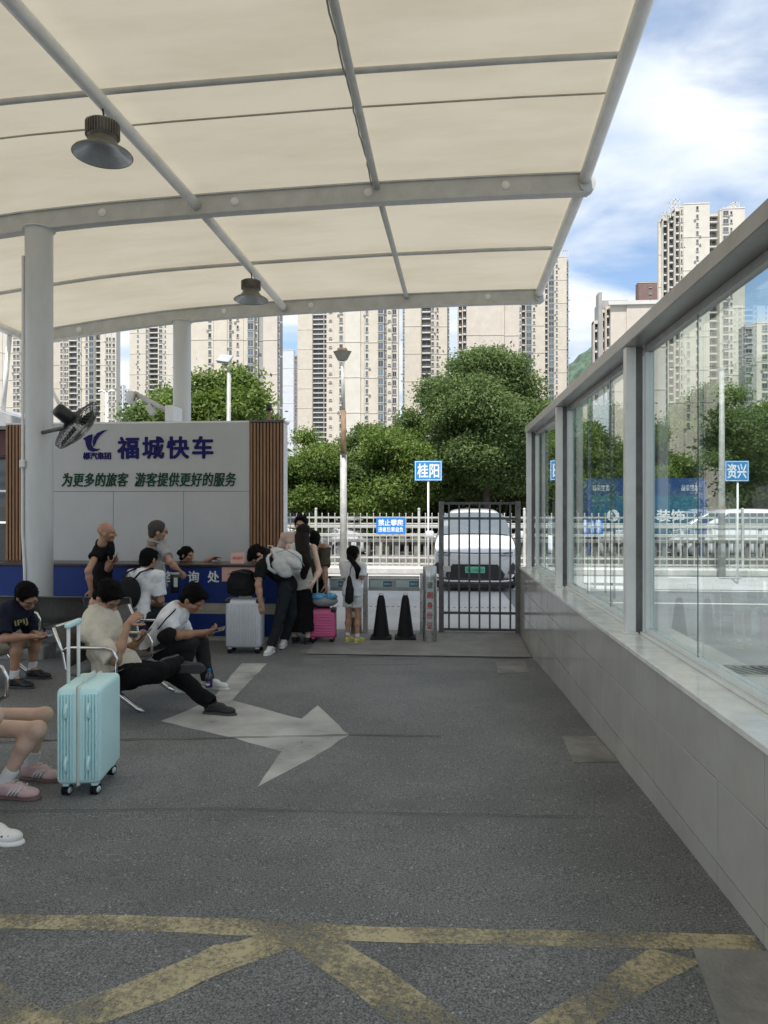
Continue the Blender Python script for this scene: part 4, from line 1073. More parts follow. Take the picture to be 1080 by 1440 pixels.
# ------------------------------------------------------------------ road signs and poles
def name_sign(px0, px1, py0, py1, Y, txt, label, label_group=None, pole_px=None, lampside=0):
    a = PY(px0, py0, Y); b = PY(px1, py1, Y); pm = pole_px or (px0 + px1) / 2
    xp = PY(pm, 700, Y)[0]
    o = wthing('place_name_sign', label, 'sign', (xp, Y, gz(Y)), 'blue place name signs')
    wpart(MB().tube([(xp, Y + .03, gz(Y)), (xp, Y + .03, b[2] + .02)], .024, 10), 'pole', 'alu', o)
    pn = wpart(MB().box2(a[0], b[0], Y - .012, Y + .004, b[2], a[2], 0, .003), 'plate', 'sign_blue', o)
    t = .015; e = MB()
    for (x0, x1, z0, z1) in ((a[0] + t, b[0] - t, a[2] - 2 * t, a[2] - t), (a[0] + t, b[0] - t, b[2] + t, b[2] + 2 * t), (a[0] + t, a[0] + 2 * t, b[2] + 2 * t, a[2] - 2 * t), (b[0] - 2 * t, b[0] - t, b[2] + 2 * t, a[2] - 2 * t)):
        e.box2(x0, x1, Y - .0135, Y - .0125, z0, z1)
    wpart(e, 'border', 'text_white', o)
    c = (a + b) / 2; c[1] = Y - .0145
    obj('lettering', text_mesh(txt, 'text_white', (b[0] - a[0]) * .80, (a[2] - b[2]) * .72, depth=.003, bold=.02), o, loc=tuple(c - BASE[o]), rot=(R(90), 0, 0))
    return o
name_sign(583, 621.5, 648, 676, 18.2, '桂阳', 'blue sign reading 桂阳 on a thin pole left of the gate')
name_sign(1019, 1053, 648, 677, 18.2, '资兴', 'blue sign reading 资兴 seen through the near glass', pole_px=1038)
# warning plate on the picket fence
a = PY(529, 728, YF - .06); b = PY(570, 751, YF - .06)
wp = wthing('warning_plate', 'bright blue no-climbing plate wired to the picket fence', 'sign', ((a[0] + b[0]) / 2, YF - .06, b[2]))
wpart(MB().box2(a[0], b[0], YF - .066, YF - .056, b[2], a[2], 0, .003), 'plate', 'sign_blue2', wp)
for txt, zc_, h in (('禁止攀爬', .70, .19), ('违者后果自负', .28, .15)):
    z = b[2] + (a[2] - b[2]) * zc_
    obj('lettering', text_mesh(txt, 'text_white', (b[0] - a[0]) * .86, h, depth=.003, bold=.02), wp, loc=tuple(np.array([(a[0] + b[0]) / 2, YF - .068, z]) - BASE[wp]), rot=(R(90), 0, 0))
# rusty lamp post by the fence
YL = 20.0
mat('post_paint', (.42, .415, .385), .5, 0, .2, 6)
lp = wthing('lamp_post', 'tall white lamp post with a rusty band and tapered lantern', 'lamp post', (PY(484, 700, YL)[0], YL, gz(YL)))
x = PY(483, 700, YL)[0]; Z = lambda py: PY(483, py, YL)[2]
wpart(MB().tube([(x, YL, gz(YL)), (x, YL, Z(640))], [.10, .095], 16), 'lower_pole', 'post_paint', lp)
wpart(MB().tube([(x, YL, Z(640)), (x, YL, Z(577))], [.085, .075], 16), 'rusty_sleeve', 'rust', lp)
wpart(MB().tube([(x, YL, Z(577)), (x - .03, YL, Z(515))], [.055, .045], 12), 'upper_pole', 'post_paint', lp)
x2 = x - .05
wpart(MB().tube([(x2 + .02, YL, Z(516)), (x2 - .06, YL, Z(508)), (x2 - .10, YL, Z(500))], .018, 8).tube([(x2 + .02, YL, Z(516)), (x2 + .08, YL, Z(508)), (x2 + .10, YL, Z(500))], .018, 8), 'bracket', 'kiosk_white', lp)
wpart(MB().lathe([(.0, Z(507)), (.13, Z(507)), (.27, Z(494)), (.0, Z(494))], (x2 + .02, YL, 0), 4, smooth=False), 'lantern', 'lamp_body', lp)
wpart(MB().box((x2 + .02, YL, Z(492)), (.26, .26, .07), 0, None, .01), 'lantern_cap', 'rust', lp)
wpart(MB().box((x + .02, YL - .1, Z(640)), (.12, .04, .06), 0, None, .004), 'band_clamp', 'gate_iron', lp)
# second lamp post seen through the glass
x = PY(1015, 700, YL)[0]
lp2 = wthing('lamp_post', 'plain grey lamp post seen through the near glass', 'lamp post', (x, YL, gz(YL)))
wpart(MB().tube([(x, YL, gz(YL)), (x, YL, Z(530))], [.10, .06], 14), 'pole', 'post_paint', lp2)
wpart(MB().tube([(x, YL, Z(712)), (x, YL, Z(717))], .102, 14), 'band', 'rust', lp2)
wpart(MB().lathe([(.06, Z(530)), (.065, Z(526)), (.04, Z(523)), (.0, Z(522))], (x, YL, 0), 12), 'lantern', 'steel_paint_dark', lp2)
# solar lamp behind the kiosk
YS = 16.0; x = PY(322, 700, YS)[0]; Z = lambda py: PY(320, py, YS)[2]
sl = wthing('solar_street_lamp', 'slim street lamp with a flat square head behind the kiosk', 'street lamp', (x, YS, gz(YS)))
wpart(MB().tube([(x - .03, YS, gz(YS)), (x, YS, Z(524))], [.06, .045], 12), 'pole', 'post_paint', sl)
wpart(MB().tube([(x, YS, Z(524)), (x - .02, YS, Z(519)), (x - .13, YS, Z(511))], .022, 8), 'arm', 'post_paint', sl)
wpart(MB().box((x - .10, YS, Z(504)), (.30, .36, .04), 0, (R(35), R(8), 0), .01), 'head', 'steel_paint_dark', sl)
wpart(MB().box((x - .10, YS - .01, Z(507)), (.26, .30, .02), 0, (R(35), R(8), 0)), 'light_panel', 'steel_paint_dark', sl)
# twin arm lamps far left
x = PY(150, 700, 26)[0]; Z = lambda py: PY(150, py, 26)[2]
tl = wthing('street_lamp', 'far double arm street lamp just above the kiosk roof, left', 'street lamp', (x, 26, gz(26)))
wpart(MB().tube([(x, 26, gz(26)), (x, 26, Z(553))], .05, 10), 'pole', 'alu', tl)
for s in (-1, 1): wpart(MB().tube([(x, 26, Z(553)), (x + s * .18, 26, Z(549)), (x + s * .3, 26, Z(551))], [.03, .04, .06], 8), 'lamp_arm', 'alu', tl)
# dome camera on an arm
YA = 13.3
a = PY(243, 582, YA); b = PY(189, 553, YA); cm = PY(184, 560, YA)
cc = wthing('surveillance_camera', 'white dome camera on a slanting arm above the kiosk', 'camera', (a[0], YA, a[2]))
wpart(MB().tube([a, b], .05, 10), 'arm', 'steel_paint', cc)
wpart(MB().box(a + np.array([.02, .0, -.02]), (.16, .5, .30), 0, None, .01), 'bracket', 'kiosk_white', cc)
wpart(MB().lathe([(.0, .13), (.09, .12), (.10, .05), (.10, .0), (.085, -.06), (.05, -.1), (.0, -.115)], cm, 16), 'dome', 'kiosk_white', cc)
wpart(MB().tube([b, cm + np.array([0, 0, .12])], .03, 8), 'neck', 'kiosk_white', cc)
wpart(MB().box((a + b) / 2 + np.array([-.05, -.0, -.12]), (.12, .12, .22), 0, (0, R(-30), 0), .01), 'junction_box', 'steel_paint', cc)
pts = [b + np.array([.06, -.05, -.02]), b + np.array([.03, -.1, -.16]), b + np.array([.10, -.08, -.13])]
wpart(MB().tube(pts, .012, 6), 'cable', 'rust', cc)
# microphone like device on the kiosk roof
p = PY(378, 593, YK + .1); z0 = zt + .03 if False else KZ(595) + .031
mc = wthing('roof_horn', 'small black round device on the kiosk roof above the slats', 'device', (p[0], YK + .15, z0))
q = (p[0], YK + .15, z0)
wpart(MB().lathe([(.0, .0), (.06, .0), (.06, .02), (.025, .04), (.02, .16), (.035, .17), (.0, .17)], q, 12), 'stand', 'rust', mc)
wpart(MB().lathe([(.0, -.055), (.04, -.045), (.055, 0), (.04, .045), (.0, .055)], (q[0] - .01, q[1], z0 + .225), 14), 'head', 'black_plastic', mc)
wpart(MB().tube([(q[0] + .04, q[1], z0 + .2), (q[0] + .10, q[1], z0 + .1), (q[0] + .12, q[1], z0 - .02)], .006, 5), 'cable', 'black_plastic', mc)
# blue billboard behind the fence
YBB = 24.0
a = PY(820, 673, YBB); b = PY(993, 790, YBB)
bb = wthing('billboard', 'blue framed advertising board standing behind the fence, seen through glass', 'billboard', ((a[0] + b[0]) / 2, YBB, gz(YBB)))
zbt = PY(900, 752, YBB)[2]
def rr(x0, x1, z0, z1, r, n=5):
    pts = []
    for (cx, cz, s) in ((x1 - r, z1 - r, 0), (x0 + r, z1 - r, 1), (x0 + r, z0 + .01, 2), (x1 - r, z0 + .01, 3)):
        if s < 2:
            for i in range(n + 1):
                t = (s + i / n) * math.pi / 2; pts.append((cx + r * math.cos(t), cz + r * math.sin(t)))
        else: pts.append((x0 if s == 2 else x1, z0))
    return pts
wpart(MB().prism(rr(a[0], b[0], zbt, a[2], .22), -.08, .08, 0, ((0, YBB, 0), (1, 0, 0), (0, 0, 1), (0, -1, 0))), 'frame', 'board_blue', bb)
q0 = PY(832, 697, YBB); q1 = PY(982, 752, YBB)
wpart(MB().box2(q0[0], q1[0], YBB - .085, YBB - .081, zbt + .05, q0[2]), 'poster', 'board_panel', bb)
for px in (826, 987): wpart(MB().box2(PY(px - 3.5, 700, YBB)[0], PY(px + 3.5, 700, YBB)[0], YBB - .06, YBB + .06, gz(YBB), zbt), 'leg', 'board_blue', bb)
c = PY(862, 725, YBB - .09)
wpart(MB().lathe([(.0, .0), (.20, .0)], c, 20, 0, (0, -1, 0)), 'emblem_disc', 'text_white', bb)
wpart(MB().prism([(0, .13), (.09, 0), (.05, -.09), (-.05, -.09), (-.09, 0)], .002, .004, 0, (c, (1, 0, 0), (0, 0, 1), (0, -1, 0))), 'emblem', 'label_teal', bb)
a_ = PY(883, 717, YBB - .09); b_ = PY(963, 733, YBB - .09)
obj('lettering', text_mesh('世界装饰', 'text_white', b_[0] - a_[0], .40, depth=.004, bold=.025), bb, loc=tuple((a_ + b_) / 2 - BASE[bb]), rot=(R(90), 0, 0))
for (px, py) in ((845, 686), (970, 686)):
    c = PY(px, py, YBB - .083)
    obj('lettering', text_mesh('公交候车\n城市之窗', 'text_white', .55, .2, depth=.002), bb, loc=tuple(c - BASE[bb]), rot=(R(90), 0, 0))

# ------------------------------------------------------------------ cones and bollard
def cone(px, py, label):
    g = G(px, py); o = thing('traffic_cone', label, 'traffic cone', g, R(3), 'black cones before the barrier')
    MB().box((0, 0, .02), (.30, .30, .04), 0, None, .012, 2).build('base', 'black_rubber', o)
    V = []; F = []; mb = MB()
    prof = [(.125, .04), (.115, .08), (.055, .55), (.042, .60), (.03, .62)]
    mb.lathe(prof, (0, 0, 0), 8, 0); mb.add([(.03 * math.cos(i * math.pi / 4), .03 * math.sin(i * math.pi / 4), .62) for i in range(8)], [list(range(8))])
    mb.build('body', 'black_rubber', o)
    pts = [(.03 * math.cos(t), 0, .62 + .03 * math.sin(t) * 1.2) for t in np.linspace(0, math.pi, 9)]
    MB().tube(pts, .009, 8).build('carry_loop', 'kiosk_white', o)
    return o
cone(536, 898, 'left of the two black traffic cones with white loops')
cone(570, 898, 'right of the two black traffic cones, next to the steel bollard')
g = G(604.5, 902); x, y, z = g
bo = wthing('bollard', 'round steel bollard with red writing on a white strip', 'bollard', g)
H_ = (902 - 796) * y / 1000
wpart(MB().lathe([(.0, z + H_), (.085, z + H_), (.098, z + H_ - .015), (.098, z + H_ - .16)], (x, y, 0), 28).lathe([(.1, z + H_ - .16), (.1, z), (.1, z - .01)], (x, y, 0), 28), 'cylinder', 'stainless', bo)
lab = MB(); n = 9
V = []; F = []
for i in range(n):
    t = -math.pi / 2 + (i / (n - 1) - .5) * 1.1
    for zz in (z + .17, z + H_ - .19): V.append((x + .1025 * math.cos(t), y + .1025 * math.sin(t), zz))
for i in range(n - 1): F.append([2 * i, 2 * i + 2, 2 * i + 3, 2 * i + 1])
lab.add(V, F, 0, True); wpart(lab, 'label_strip', 'label_pale', bo)
for i, ch in enumerate('请刷身份证'):
    zz = z + H_ - .26 - i * (H_ - .5) / 4
    obj('lettering', text_mesh(ch, 'text_grey' if i == 0 else 'text_red', .085, .095, depth=.003, bold=.02), bo, loc=(0, -.105, zz - z), rot=(R(90), 0, 0))
# steel bollard half hidden behind the girl
g = G(497, 898) + np.array([0, .35, 0]); x, y, z = g[0], g[1], gz(g[1])
b2 = wthing('bollard', 'brown banded bollard half hidden behind the girl legs', 'bollard', (x, y, z))
wpart(MB().lathe([(.0, z + .62), (.075, z + .62), (.08, z + .6), (.08, z)], (x, y, 0), 20), 'cylinder', 'rust', b2)
wpart(MB().lathe([(.082, z + .33), (.082, z + .25)], (x, y, 0), 20), 'band', 'text_white', b2)

# ------------------------------------------------------------------ fan on the near column
cp = PY(55, 600, 9.0)
fc = P(104, 596, 8.85); mt = P(93, 585, 8.75)
nrm = np.array([.52, .62, -.58]); nrm /= np.linalg.norm(nrm)
fa = wthing('wall_fan', 'black caged fan fixed to the near column, tilted away', 'fan', (cp[0] + .17, cp[1], fc[2]))
hub = mt + nrm * .17
fx, fy, fd = basis(nrm)
wpart(MB().lathe([(.0, -.15), (.07, -.145), (.088, -.11), (.092, .04), (.07, .1), (.045, .12), (.0, .125)], mt, 18, 0, nrm), 'motor', 'black_plastic', fa)
wpart(MB().tube([mt + np.array([0, 0, -.05]), np.array([mt[0] - .02, mt[1] + .02, mt[2] - .14]), np.array([cp[0] + .1, cp[1] - .1, mt[2] - .15])], .026, 8), 'bracket', 'black_plastic', fa)
cage = MB(); RF = .36
for k in range(40):
    t = 2 * math.pi * k / 40; d = math.cos(t) * fx + math.sin(t) * fy
    cage.tube([hub - nrm * .09 + d * .06, hub - nrm * .075 + d * .2, hub - nrm * .02 + d * RF], .0030, 4, cap=False)
    cage.tube([hub + nrm * .10 + d * .06, hub + nrm * .085 + d * .2, hub + nrm * .02 + d * RF], .0030, 4, cap=False)
for (r_, o_) in ((RF, 0), (RF, .02), (RF, -.02), (.24, -.068), (.24, .078), (.12, -.088)):
    cage.tube([hub + nrm * o_ + r_ * (math.cos(t) * fx + math.sin(t) * fy) for t in np.linspace(0, 2 * math.pi, 41)], .004 if r_ > .3 else .0028, 5, cap=False)
wpart(cage, 'cage', 'gate_iron', fa)
for k in range(3):
    t = 2 * math.pi * k / 3 + .55; d = math.cos(t) * fx + math.sin(t) * fy; e = np.cross(nrm, d)
    bl = MB(); V = []; F = []
    for i in range(7):
        s = .05 + .27 * i / 6; wdt = .02 + .035 * math.sin(min(1, i / 4.5) * math.pi / 2)
        for q in (-1, 0, 1): V.append(hub + d * s + e * (q * wdt + .03 * i / 6) + nrm * (q * .035))
    for i in range(6):
        for q in range(2): F.append([i * 3 + q, i * 3 + q + 1, i * 3 + q + 4, i * 3 + q + 3])
    bl.add(V, F, 0, True); wpart(bl, 'blade', 'black_plastic', fa)

# ------------------------------------------------------------------ waiting benches
mat('perforated', (.105, .10, .092), .5, .35, .18, 30, bump=.3, bscale=220)
def bench(name, label, loc, rz, n=3, w=.58, group='metal waiting benches', plain=False):
    """local: seats along x, facing +y, origin on the ground under the middle"""
    o = thing(name, label, 'bench', loc, rz, group)
    L_ = n * w
    MB().box((0, .0, .33), (L_ - .1, .07, .05), 0, None, .008).build('beam', 'steel_paint_dark', o)
    prof = [(.24, .445), (.20, .425), (.08, .40), (-.10, .395), (-.17, .41)]
    bprof = [(-.185, .46), (-.205, .56), (-.245, .67), (-.285, .785), (-.31, .795)]
    def sheet(pr, x0, x1, t):
        mb = MB(); V = []; F = []
        for (y, z) in pr: V += [(x0, y, z), (x1, y, z), (x1, y, z - t) if pr is prof else (x1, y - t, z), (x0, y, z - t) if pr is prof else (x0, y - t, z)]
        for i in range(len(pr) - 1):
            a = i * 4; b = a + 4
            F += [[a, a + 1, b + 1, b], [a + 1, a + 2, b + 2, b + 1], [a + 2, a + 3, b + 3, b + 2], [a + 3, a, b, b + 3]]
        F += [[0, 3, 2, 1], [len(V) - 4, len(V) - 3, len(V) - 2, len(V) - 1]]
        return mb.add(V, F, 0, True)
    for k in range(n):
        ga = .004 if plain else .035; x0 = -L_ / 2 + k * w + ga; x1 = x0 + w - 2 * ga
        sheet(prof, x0, x1, .012).build('seat', 'perforated', o); sheet(bprof, x0, x1, .012).build('backrest', 'perforated', o)
        MB().tube([(x0 + .01, -.29, .79), (x1 - .01, -.29, .79)], .012, 8).build('top_trim', 'bench_metal' if plain else 'chrome', o)
    for k in range(n + 1):
        x = -L_ / 2 + k * w
        cm = 'bench_metal' if plain else 'chrome'
        pts = [(x, .10, .36), (x, .235, .43), (x, .235, .55), (x, .20, .615), (x, .14, .63), (x, -.17, .63), (x, -.21, .60)]
        MB().tube(pts, .013, 8).build('armrest', cm, o)
        MB().tube([(x, -.12, .345), (x, -.19, .46), (x, -.215, .60), (x, -.29, .79)], .013, 8).build('back_strut', cm, o)
    for x in (-L_ / 2 + w * .5, L_ / 2 - w * .5):
        l = MB().tube([(x, .31, .015), (x, .25, .05), (x, .10, .16), (x, 0, .31)], [.016, .022, .026, .026], 10).tube([(x, -.36, .015), (x, -.28, .05), (x, -.11, .16), (x, 0, .31)], [.016, .022, .026, .026], 10)
        l.build('leg', 'chrome', o)
    return o
def faceR(): return -math.pi / 2     # local +y turned to +x
bench('waiting_bench', 'metal bench in the middle where the cream and white shirted men sit', (-2.80, 6.2, gz(6.2)), faceR(), 2, .70)
bench('waiting_bench', 'dark metal bench with its back to the camera before the counter', (PY(118, 850, 8.45)[0] - .20, 8.55, gz(8.5)), 0, 3, .58, plain=True)
bench('waiting_bench', 'metal bench at the left edge under the man in beige shorts', (-4.66, 7.0, gz(7.0)), faceR(), 2, .6)
bench('waiting_bench', 'metal bench at the near left edge under the person with pink shoes', (-3.0, 3.5, gz(3.5)), faceR(), 3, .58)

# ------------------------------------------------------------------ suitcases
mat('mint', (.62, .90, .91), .38, 0, .03, 4)
mat('mint_trim', (.66, .74, .70), .4, 0, .05)
mat('zip_grey', (.36, .36, .32), .6)
mat('silver_white', (.60, .62, .66), .35, .1, .05)
mat('hot_pink', (.66, .13, .30), .38, 0, .06)
mat('wheel_pale', (.62, .74, .73), .4)
def suitcase(name, label, loc, rz, w, d, h, shell, wheel_hub='wheel_pale', ribs=7, handle=.0, tilt=0, trim='zip_grey', side_handles=False, corners=None, cat='suitcase', ribs_on='broad'):
    """local: broad face -y, thickness along y, origin on the ground"""
    o = thing(name, label, cat, loc, rz, 'rolling suitcases'); zb = .075
    bx = MB().box((0, 0, zb + h / 2), (w, d - .0, h), 0, None, .034 if ribs_on == 'side' else .045, 4).build('shell', shell, o); smooth_all(bx)
    MB().box((0, 0, zb + h / 2), (w + .012, .020, h + .012), 0, None, .009, 2).build('zip_band', trim, o)
    MB().box((0, .004, zb + h / 2), (w + .016, .007, h + .016), 0, None, .003).build('zip', 'zip_grey', o)
    if ribs_on == 'broad':
        for s in (-1, 1):
            for k in range(ribs):
                x = -w / 2 + .06 + (w - .12) * k / (ribs - 1)
                MB().box((x, s * (d / 2 + .002), zb + h / 2), ((w - .12) / ribs * .55, .014, h - .1), 0, None, .006, 2).build('rib', shell, o)
    elif ribs_on == 'cross':
        for k in range(ribs):
            z = zb + .07 + (h - .14) * k / (ribs - 1)
            MB().box((0, -d / 2 - .002, z), (w - .1, .014, (h - .14) / ribs * .5), 0, None, .006, 2).build('rib', shell, o)
    else:
        for sx in (-1, 1):
            for k, y in enumerate((-.104, -.087, -.070, -.053, -.036, .036, .053, .070, .087, .104)):
                MB().box((sx * (w / 2 + .003), y * d / .25, zb + h / 2), (.024, .0095, h - .065), 0, None, .0035, 2).build('rib', shell, o)
            if side_handles:
                for z in (.22, .76):
                    for y in (-.062, .062):
                        MB().tube([(sx * (w / 2 + .004), y, zb + h * z - .045), (sx * (w / 2 + .026), y, zb + h * z - .02), (sx * (w / 2 + .026), y, zb + h * z + .02), (sx * (w / 2 + .004), y, zb + h * z + .045)], .010, 8).build('foot_stud', shell, o)
    if corners:
        for sx in (-1, 1):
            MB().box((sx * (w / 2 - .03), 0, zb + h - .02), (.07, d + .012, .05), 0, None, .012, 2).build('corner_guard', corners, o)
    # wheels
    for sx in (-1, 1):
        for sy in (-1, 1):
            x, y = sx * (w / 2 - .055), sy * (d / 2 - .045)
            wh = MB().box((x, y, zb - .008), (.05, .04, .024), 0, None, .006).build('caster', shell, o)
            ax = (.35, .94, 0)
            for s2 in (-1, 1):
                c = (x + ax[0] * s2 * .012, y + ax[1] * s2 * .012, .031)
                ww = MB().lathe([(.0, -.009), (.02, -.009), (.031, -.006), (.031, .006), (.02, .009), (.0, .009)], c, 18, 0, ax).build('wheel', 'black_rubber', o)
                MB().lathe([(.0, -.011), (.019, -.011), (.019, .011), (.0, .011)], c, 14, 0, ax).build('wheel_hub', wheel_hub, ww)
    # handles
    MB().tube([(-.09, 0, zb + h - .005), (-.075, 0, zb + h + .022), (.075, 0, zb + h + .022), (.09, 0, zb + h - .005)], .011, 8, sq=1.6).build('carry_handle', trim, o)
    if handle:
        yh = d / 2 - .03; hw = .085
        for sx in (-1, 1): MB().tube([(sx * hw, yh, zb + h - .02), (sx * hw, yh, zb + h + handle)], .0105, 8).build('telescopic_rod', 'alu', o)
        MB().box((0, yh, zb + h + handle + .008), (hw * 2 + .05, .035, .032), 0, None, .012, 3).build('grip', shell if shell == 'mint' else 'black_plastic', o)
    return o
gA = G(88, 1116); gB = G(132, 1116)
mid = (G(90, 1112) + G(158, 1092)) / 2
mid = np.array([(88 + 158) / 2, 0, 0])
pc = G(123, 1106)
suitcase('suitcase', 'mint green hard suitcase with raised handle standing near the pink shoes', (pc[0] - .0, pc[1] + .03, gz(pc[1])), R(90 + 9), .41, .25, .555, 'mint', handle=.33, trim='mint_trim', side_handles=True, ribs_on='side')
pc = G(342, 919)
suitcase('suitcase', 'silver white ribbed suitcase beside the bending man carrying a black bag', (pc[0], pc[1] + .10, gz(pc[1])), R(2), .47, .27, .63, 'silver_white', 'black_rubber', ribs=13, corners='black_plastic')
BAGPOS = (pc[0] - .05, pc[1] + .10, gz(pc[1]) + .075 + .63 + .03)
pc = G(452, 905)
suitcase('suitcase', 'hot pink suitcase with black wheels behind the woman in black skirt', (pc[0], pc[1] + .12, gz(pc[1])), R(4), .37, .23, .40, 'hot_pink', 'black_rubber', ribs=8, ribs_on='cross', trim='black_plastic', handle=.42, corners='black_plastic')
BAG2POS = (pc[0] + .03, pc[1] + .08, gz(pc[1]) + .075 + .40 + .03)

# ------------------------------------------------------------------ white vehicle behind the gate, parked cars on the road
def car(name, label, loc, rz, plate=True, group=None):
    """local: nose toward -y, origin on the ground under the nose"""
    o = thing(name, label, 'van' if plate else 'car', loc, rz, group)
    secs = [(0.00, .70, .78, .36, .72, .72), (.06, .84, .86, .27, .86, .86), (.25, .92, .90, .22, .98, .98), (.7, .95, .90, .2, 1.06, 1.08), (1.08, .955, .86, .2, 1.10, 1.19), (1.25, .955, .84, .2, 1.12, 1.32), (2.0, .955, .70, .2, 1.13, 1.79), (2.5, .955, .70, .2, 1.13, 1.85), (3.6, .955, .70, .2, 1.13, 1.86), (4.6, .95, .68, .2, 1.12, 1.80), (4.88, .92, .72, .24, 1.10, 1.40), (4.93, .85, .7, .32, 1.0, 1.08)]
    V = []; F = []
    for (y, hw, rw, zb, belt, zt) in secs:
        half = [(hw * .80, zb), (hw * .97, zb + .08), (hw, zb + .3), (hw * .995, (zb + belt) / 2 + .12), (hw * .965, belt), (rw * 1.02 + (hw - rw) * .15, belt + (zt - belt) * .55), (rw * .93, zt - .05 * (zt > belt)), (rw * .70, zt), (rw * .35, zt + .015)]
        ring = [(-x, z) for x, z in half] + [(x, z) for x, z in half[::-1]]
        V += [(x, y, z) for x, z in ring]
    n = 18
    for i in range(len(secs) - 1):
        for k in range(n): F.append([i * n + k, i * n + (k + 1) % n, (i + 1) * n + (k + 1) % n, (i + 1) * n + k])
    F.append(list(range(n))); F.append([(len(secs) - 1) * n + k for k in range(n)][::-1])
    mb = MB().add(V, F, 0, True); me = mb.mesh('body', 'car_white'); weld(me)
    b = obj('body', me, o); md = b.modifiers.new('smooth', 'SUBSURF'); md.levels = 1; md.render_levels = 2
    # windscreen and side glass lie just proud of the shell
    def quad(name, pts, m, t=.012, nm=None):
        p = [np.array(q, float) for q in pts]; nn = np.cross(p[1] - p[0], p[3] - p[0]); nn /= np.linalg.norm(nn)
        k = len(p); q = MB().add([tuple(v + nn * t) for v in p] + [tuple(v - nn * .02) for v in p], [list(range(k))] + [[i, k + i, k + (i + 1) % k, (i + 1) % k] for i in range(k)])
        r = q.build(name, m, o); weld(r.data); return r
    ws = MB(); V = []; F = []
    for j, (y, z, w_) in enumerate(((1.13, 1.255, .84), (1.4, 1.44, .80), (1.7, 1.63, .75), (1.92, 1.755, .70))):
        for i in range(9):
            t = i / 8 * 2 - 1; V.append((t * w_, y + .05 * t * t - .03, z + .02 - .03 * t * t))
    for j in range(3):
        for i in range(8): F.append([j * 9 + i, j * 9 + i + 1, j * 9 + i + 10, j * 9 + i + 9])
    ws.add(V, F, 0, True).build('windscreen', 'car_glass', o)
    for s in (-1, 1):
        pts = [(s * .925, 1.55, 1.16), (s * .925, 4.5, 1.16), (s * .735, 4.35, 1.70), (s * .745, 2.15, 1.70)]
        quad('side_window', pts if s > 0 else pts[::-1], 'car_glass', .012)
        # mirror
        m_ = MB().box((s * 1.08, 1.42, 1.24), (.20, .12, .17), 0, None, .04, 3).tube([(s * .93, 1.45, 1.16), (s * 1.05, 1.44, 1.2)], .025, 6).build('mirror', 'car_white', o)
        # headlight: a slim bright strip and the dark cheek below it
        quad('headlight', [(s * .55, .005, .83), (s * .82, .055, .80), (s * .86, .16, .84), (s * .55, .03, .88)][::s], 'headlight', .03)
        quad('cheek_vent', [(s * .74, .0, .42), (s * .86, .05, .40), (s * .89, .10, .60), (s * .84, .03, .66)][::s], 'black_plastic', .03)
        for y in (1.0, 4.0):
            t = MB().lathe([(.20, -.10), (.30, -.10), (.335, -.07), (.335, .07), (.30, .10), (.20, .10)], (s * .86, y, .335), 24, 0, (1, 0, 0)).build('wheel', 'tyre', o)
            MB().lathe([(.0, .085 * s), (.07, .09 * s), (.20, .08 * s), (.215, .10 * s)], (s * .86, y, .335), 20, 0, (1, 0, 0)).build('rim', 'rim', t)
        quad('tail_lamp', [(s * .55, 4.92, .95), (s * .86, 4.86, .95), (s * .86, 4.86, 1.05), (s * .55, 4.92, 1.05)][::-s], 'tail_red', .02)
    # dark intake, lip, light bar and black skirt
    MB().prism([(-.50, .62), (.50, .62), (.66, .40), (.62, .30), (-.62, .30), (-.66, .40)], .0, .05, 0, ((0, .04, 0), (1, 0, 0), (0, 0, 1), (0, -1, 0))).build('grille', 'black_plastic', o)
    MB().tube([(-.84, .06, .27), (-.6, -.01, .245), (0, -.03, .24), (.6, -.01, .245), (.84, .06, .27)], .022, 8).build('bumper_lip', 'car_white', o)
    MB().box2(-.78, .78, .03, .6, .10, .215).build('undertray', 'black_plastic', o)
    MB().tube([(-.84, .07, .885), (-.5, -.0, .875), (0, -.02, .87), (.5, -.0, .875), (.84, .07, .885)], .014, 6).build('light_bar', 'gate_iron', o)
    if plate:
        MB().box((0, -.035, .50), (.44, .03, .14), 0, None, .006).build('number_plate', 'plate_green', o)
        put_text('湘L·D06601', 'gate_iron', (0, -.052, .50), w=.38, h=.085, parent=o, depth=.003)
        MB().box((-.2, 1.20, 1.30), (.34, .02, .07), 0, (R(-55), 0, 0)).build('screen_card', 'label_pale', o)
    return o
cx = PY(668, 800, 16.0)[0]
c0 = car('electric_van', 'white electric people carrier with green number plate behind the gate', (cx, 16.0, gz(16)), R(-2))
pr = car('parked_car', 'white car side on behind the fence left of the lamp post', (PY(448, 760, 26)[0], 26.5, gz(26)), R(90), False, 'cars on the road behind the fence')
for (px, D, rz, lab) in ((520, 26.5, 88, 'white car side on behind the fence under the blue warning plate'), (930, 27.5, 270, 'white car side on behind the fence, seen through the glass')):
    c = copy_tree(pr); c.location = (PY(px, 760, D)[0], D, gz(D)); c.rotation_euler = (0, 0, R(rz)); c['label'] = lab

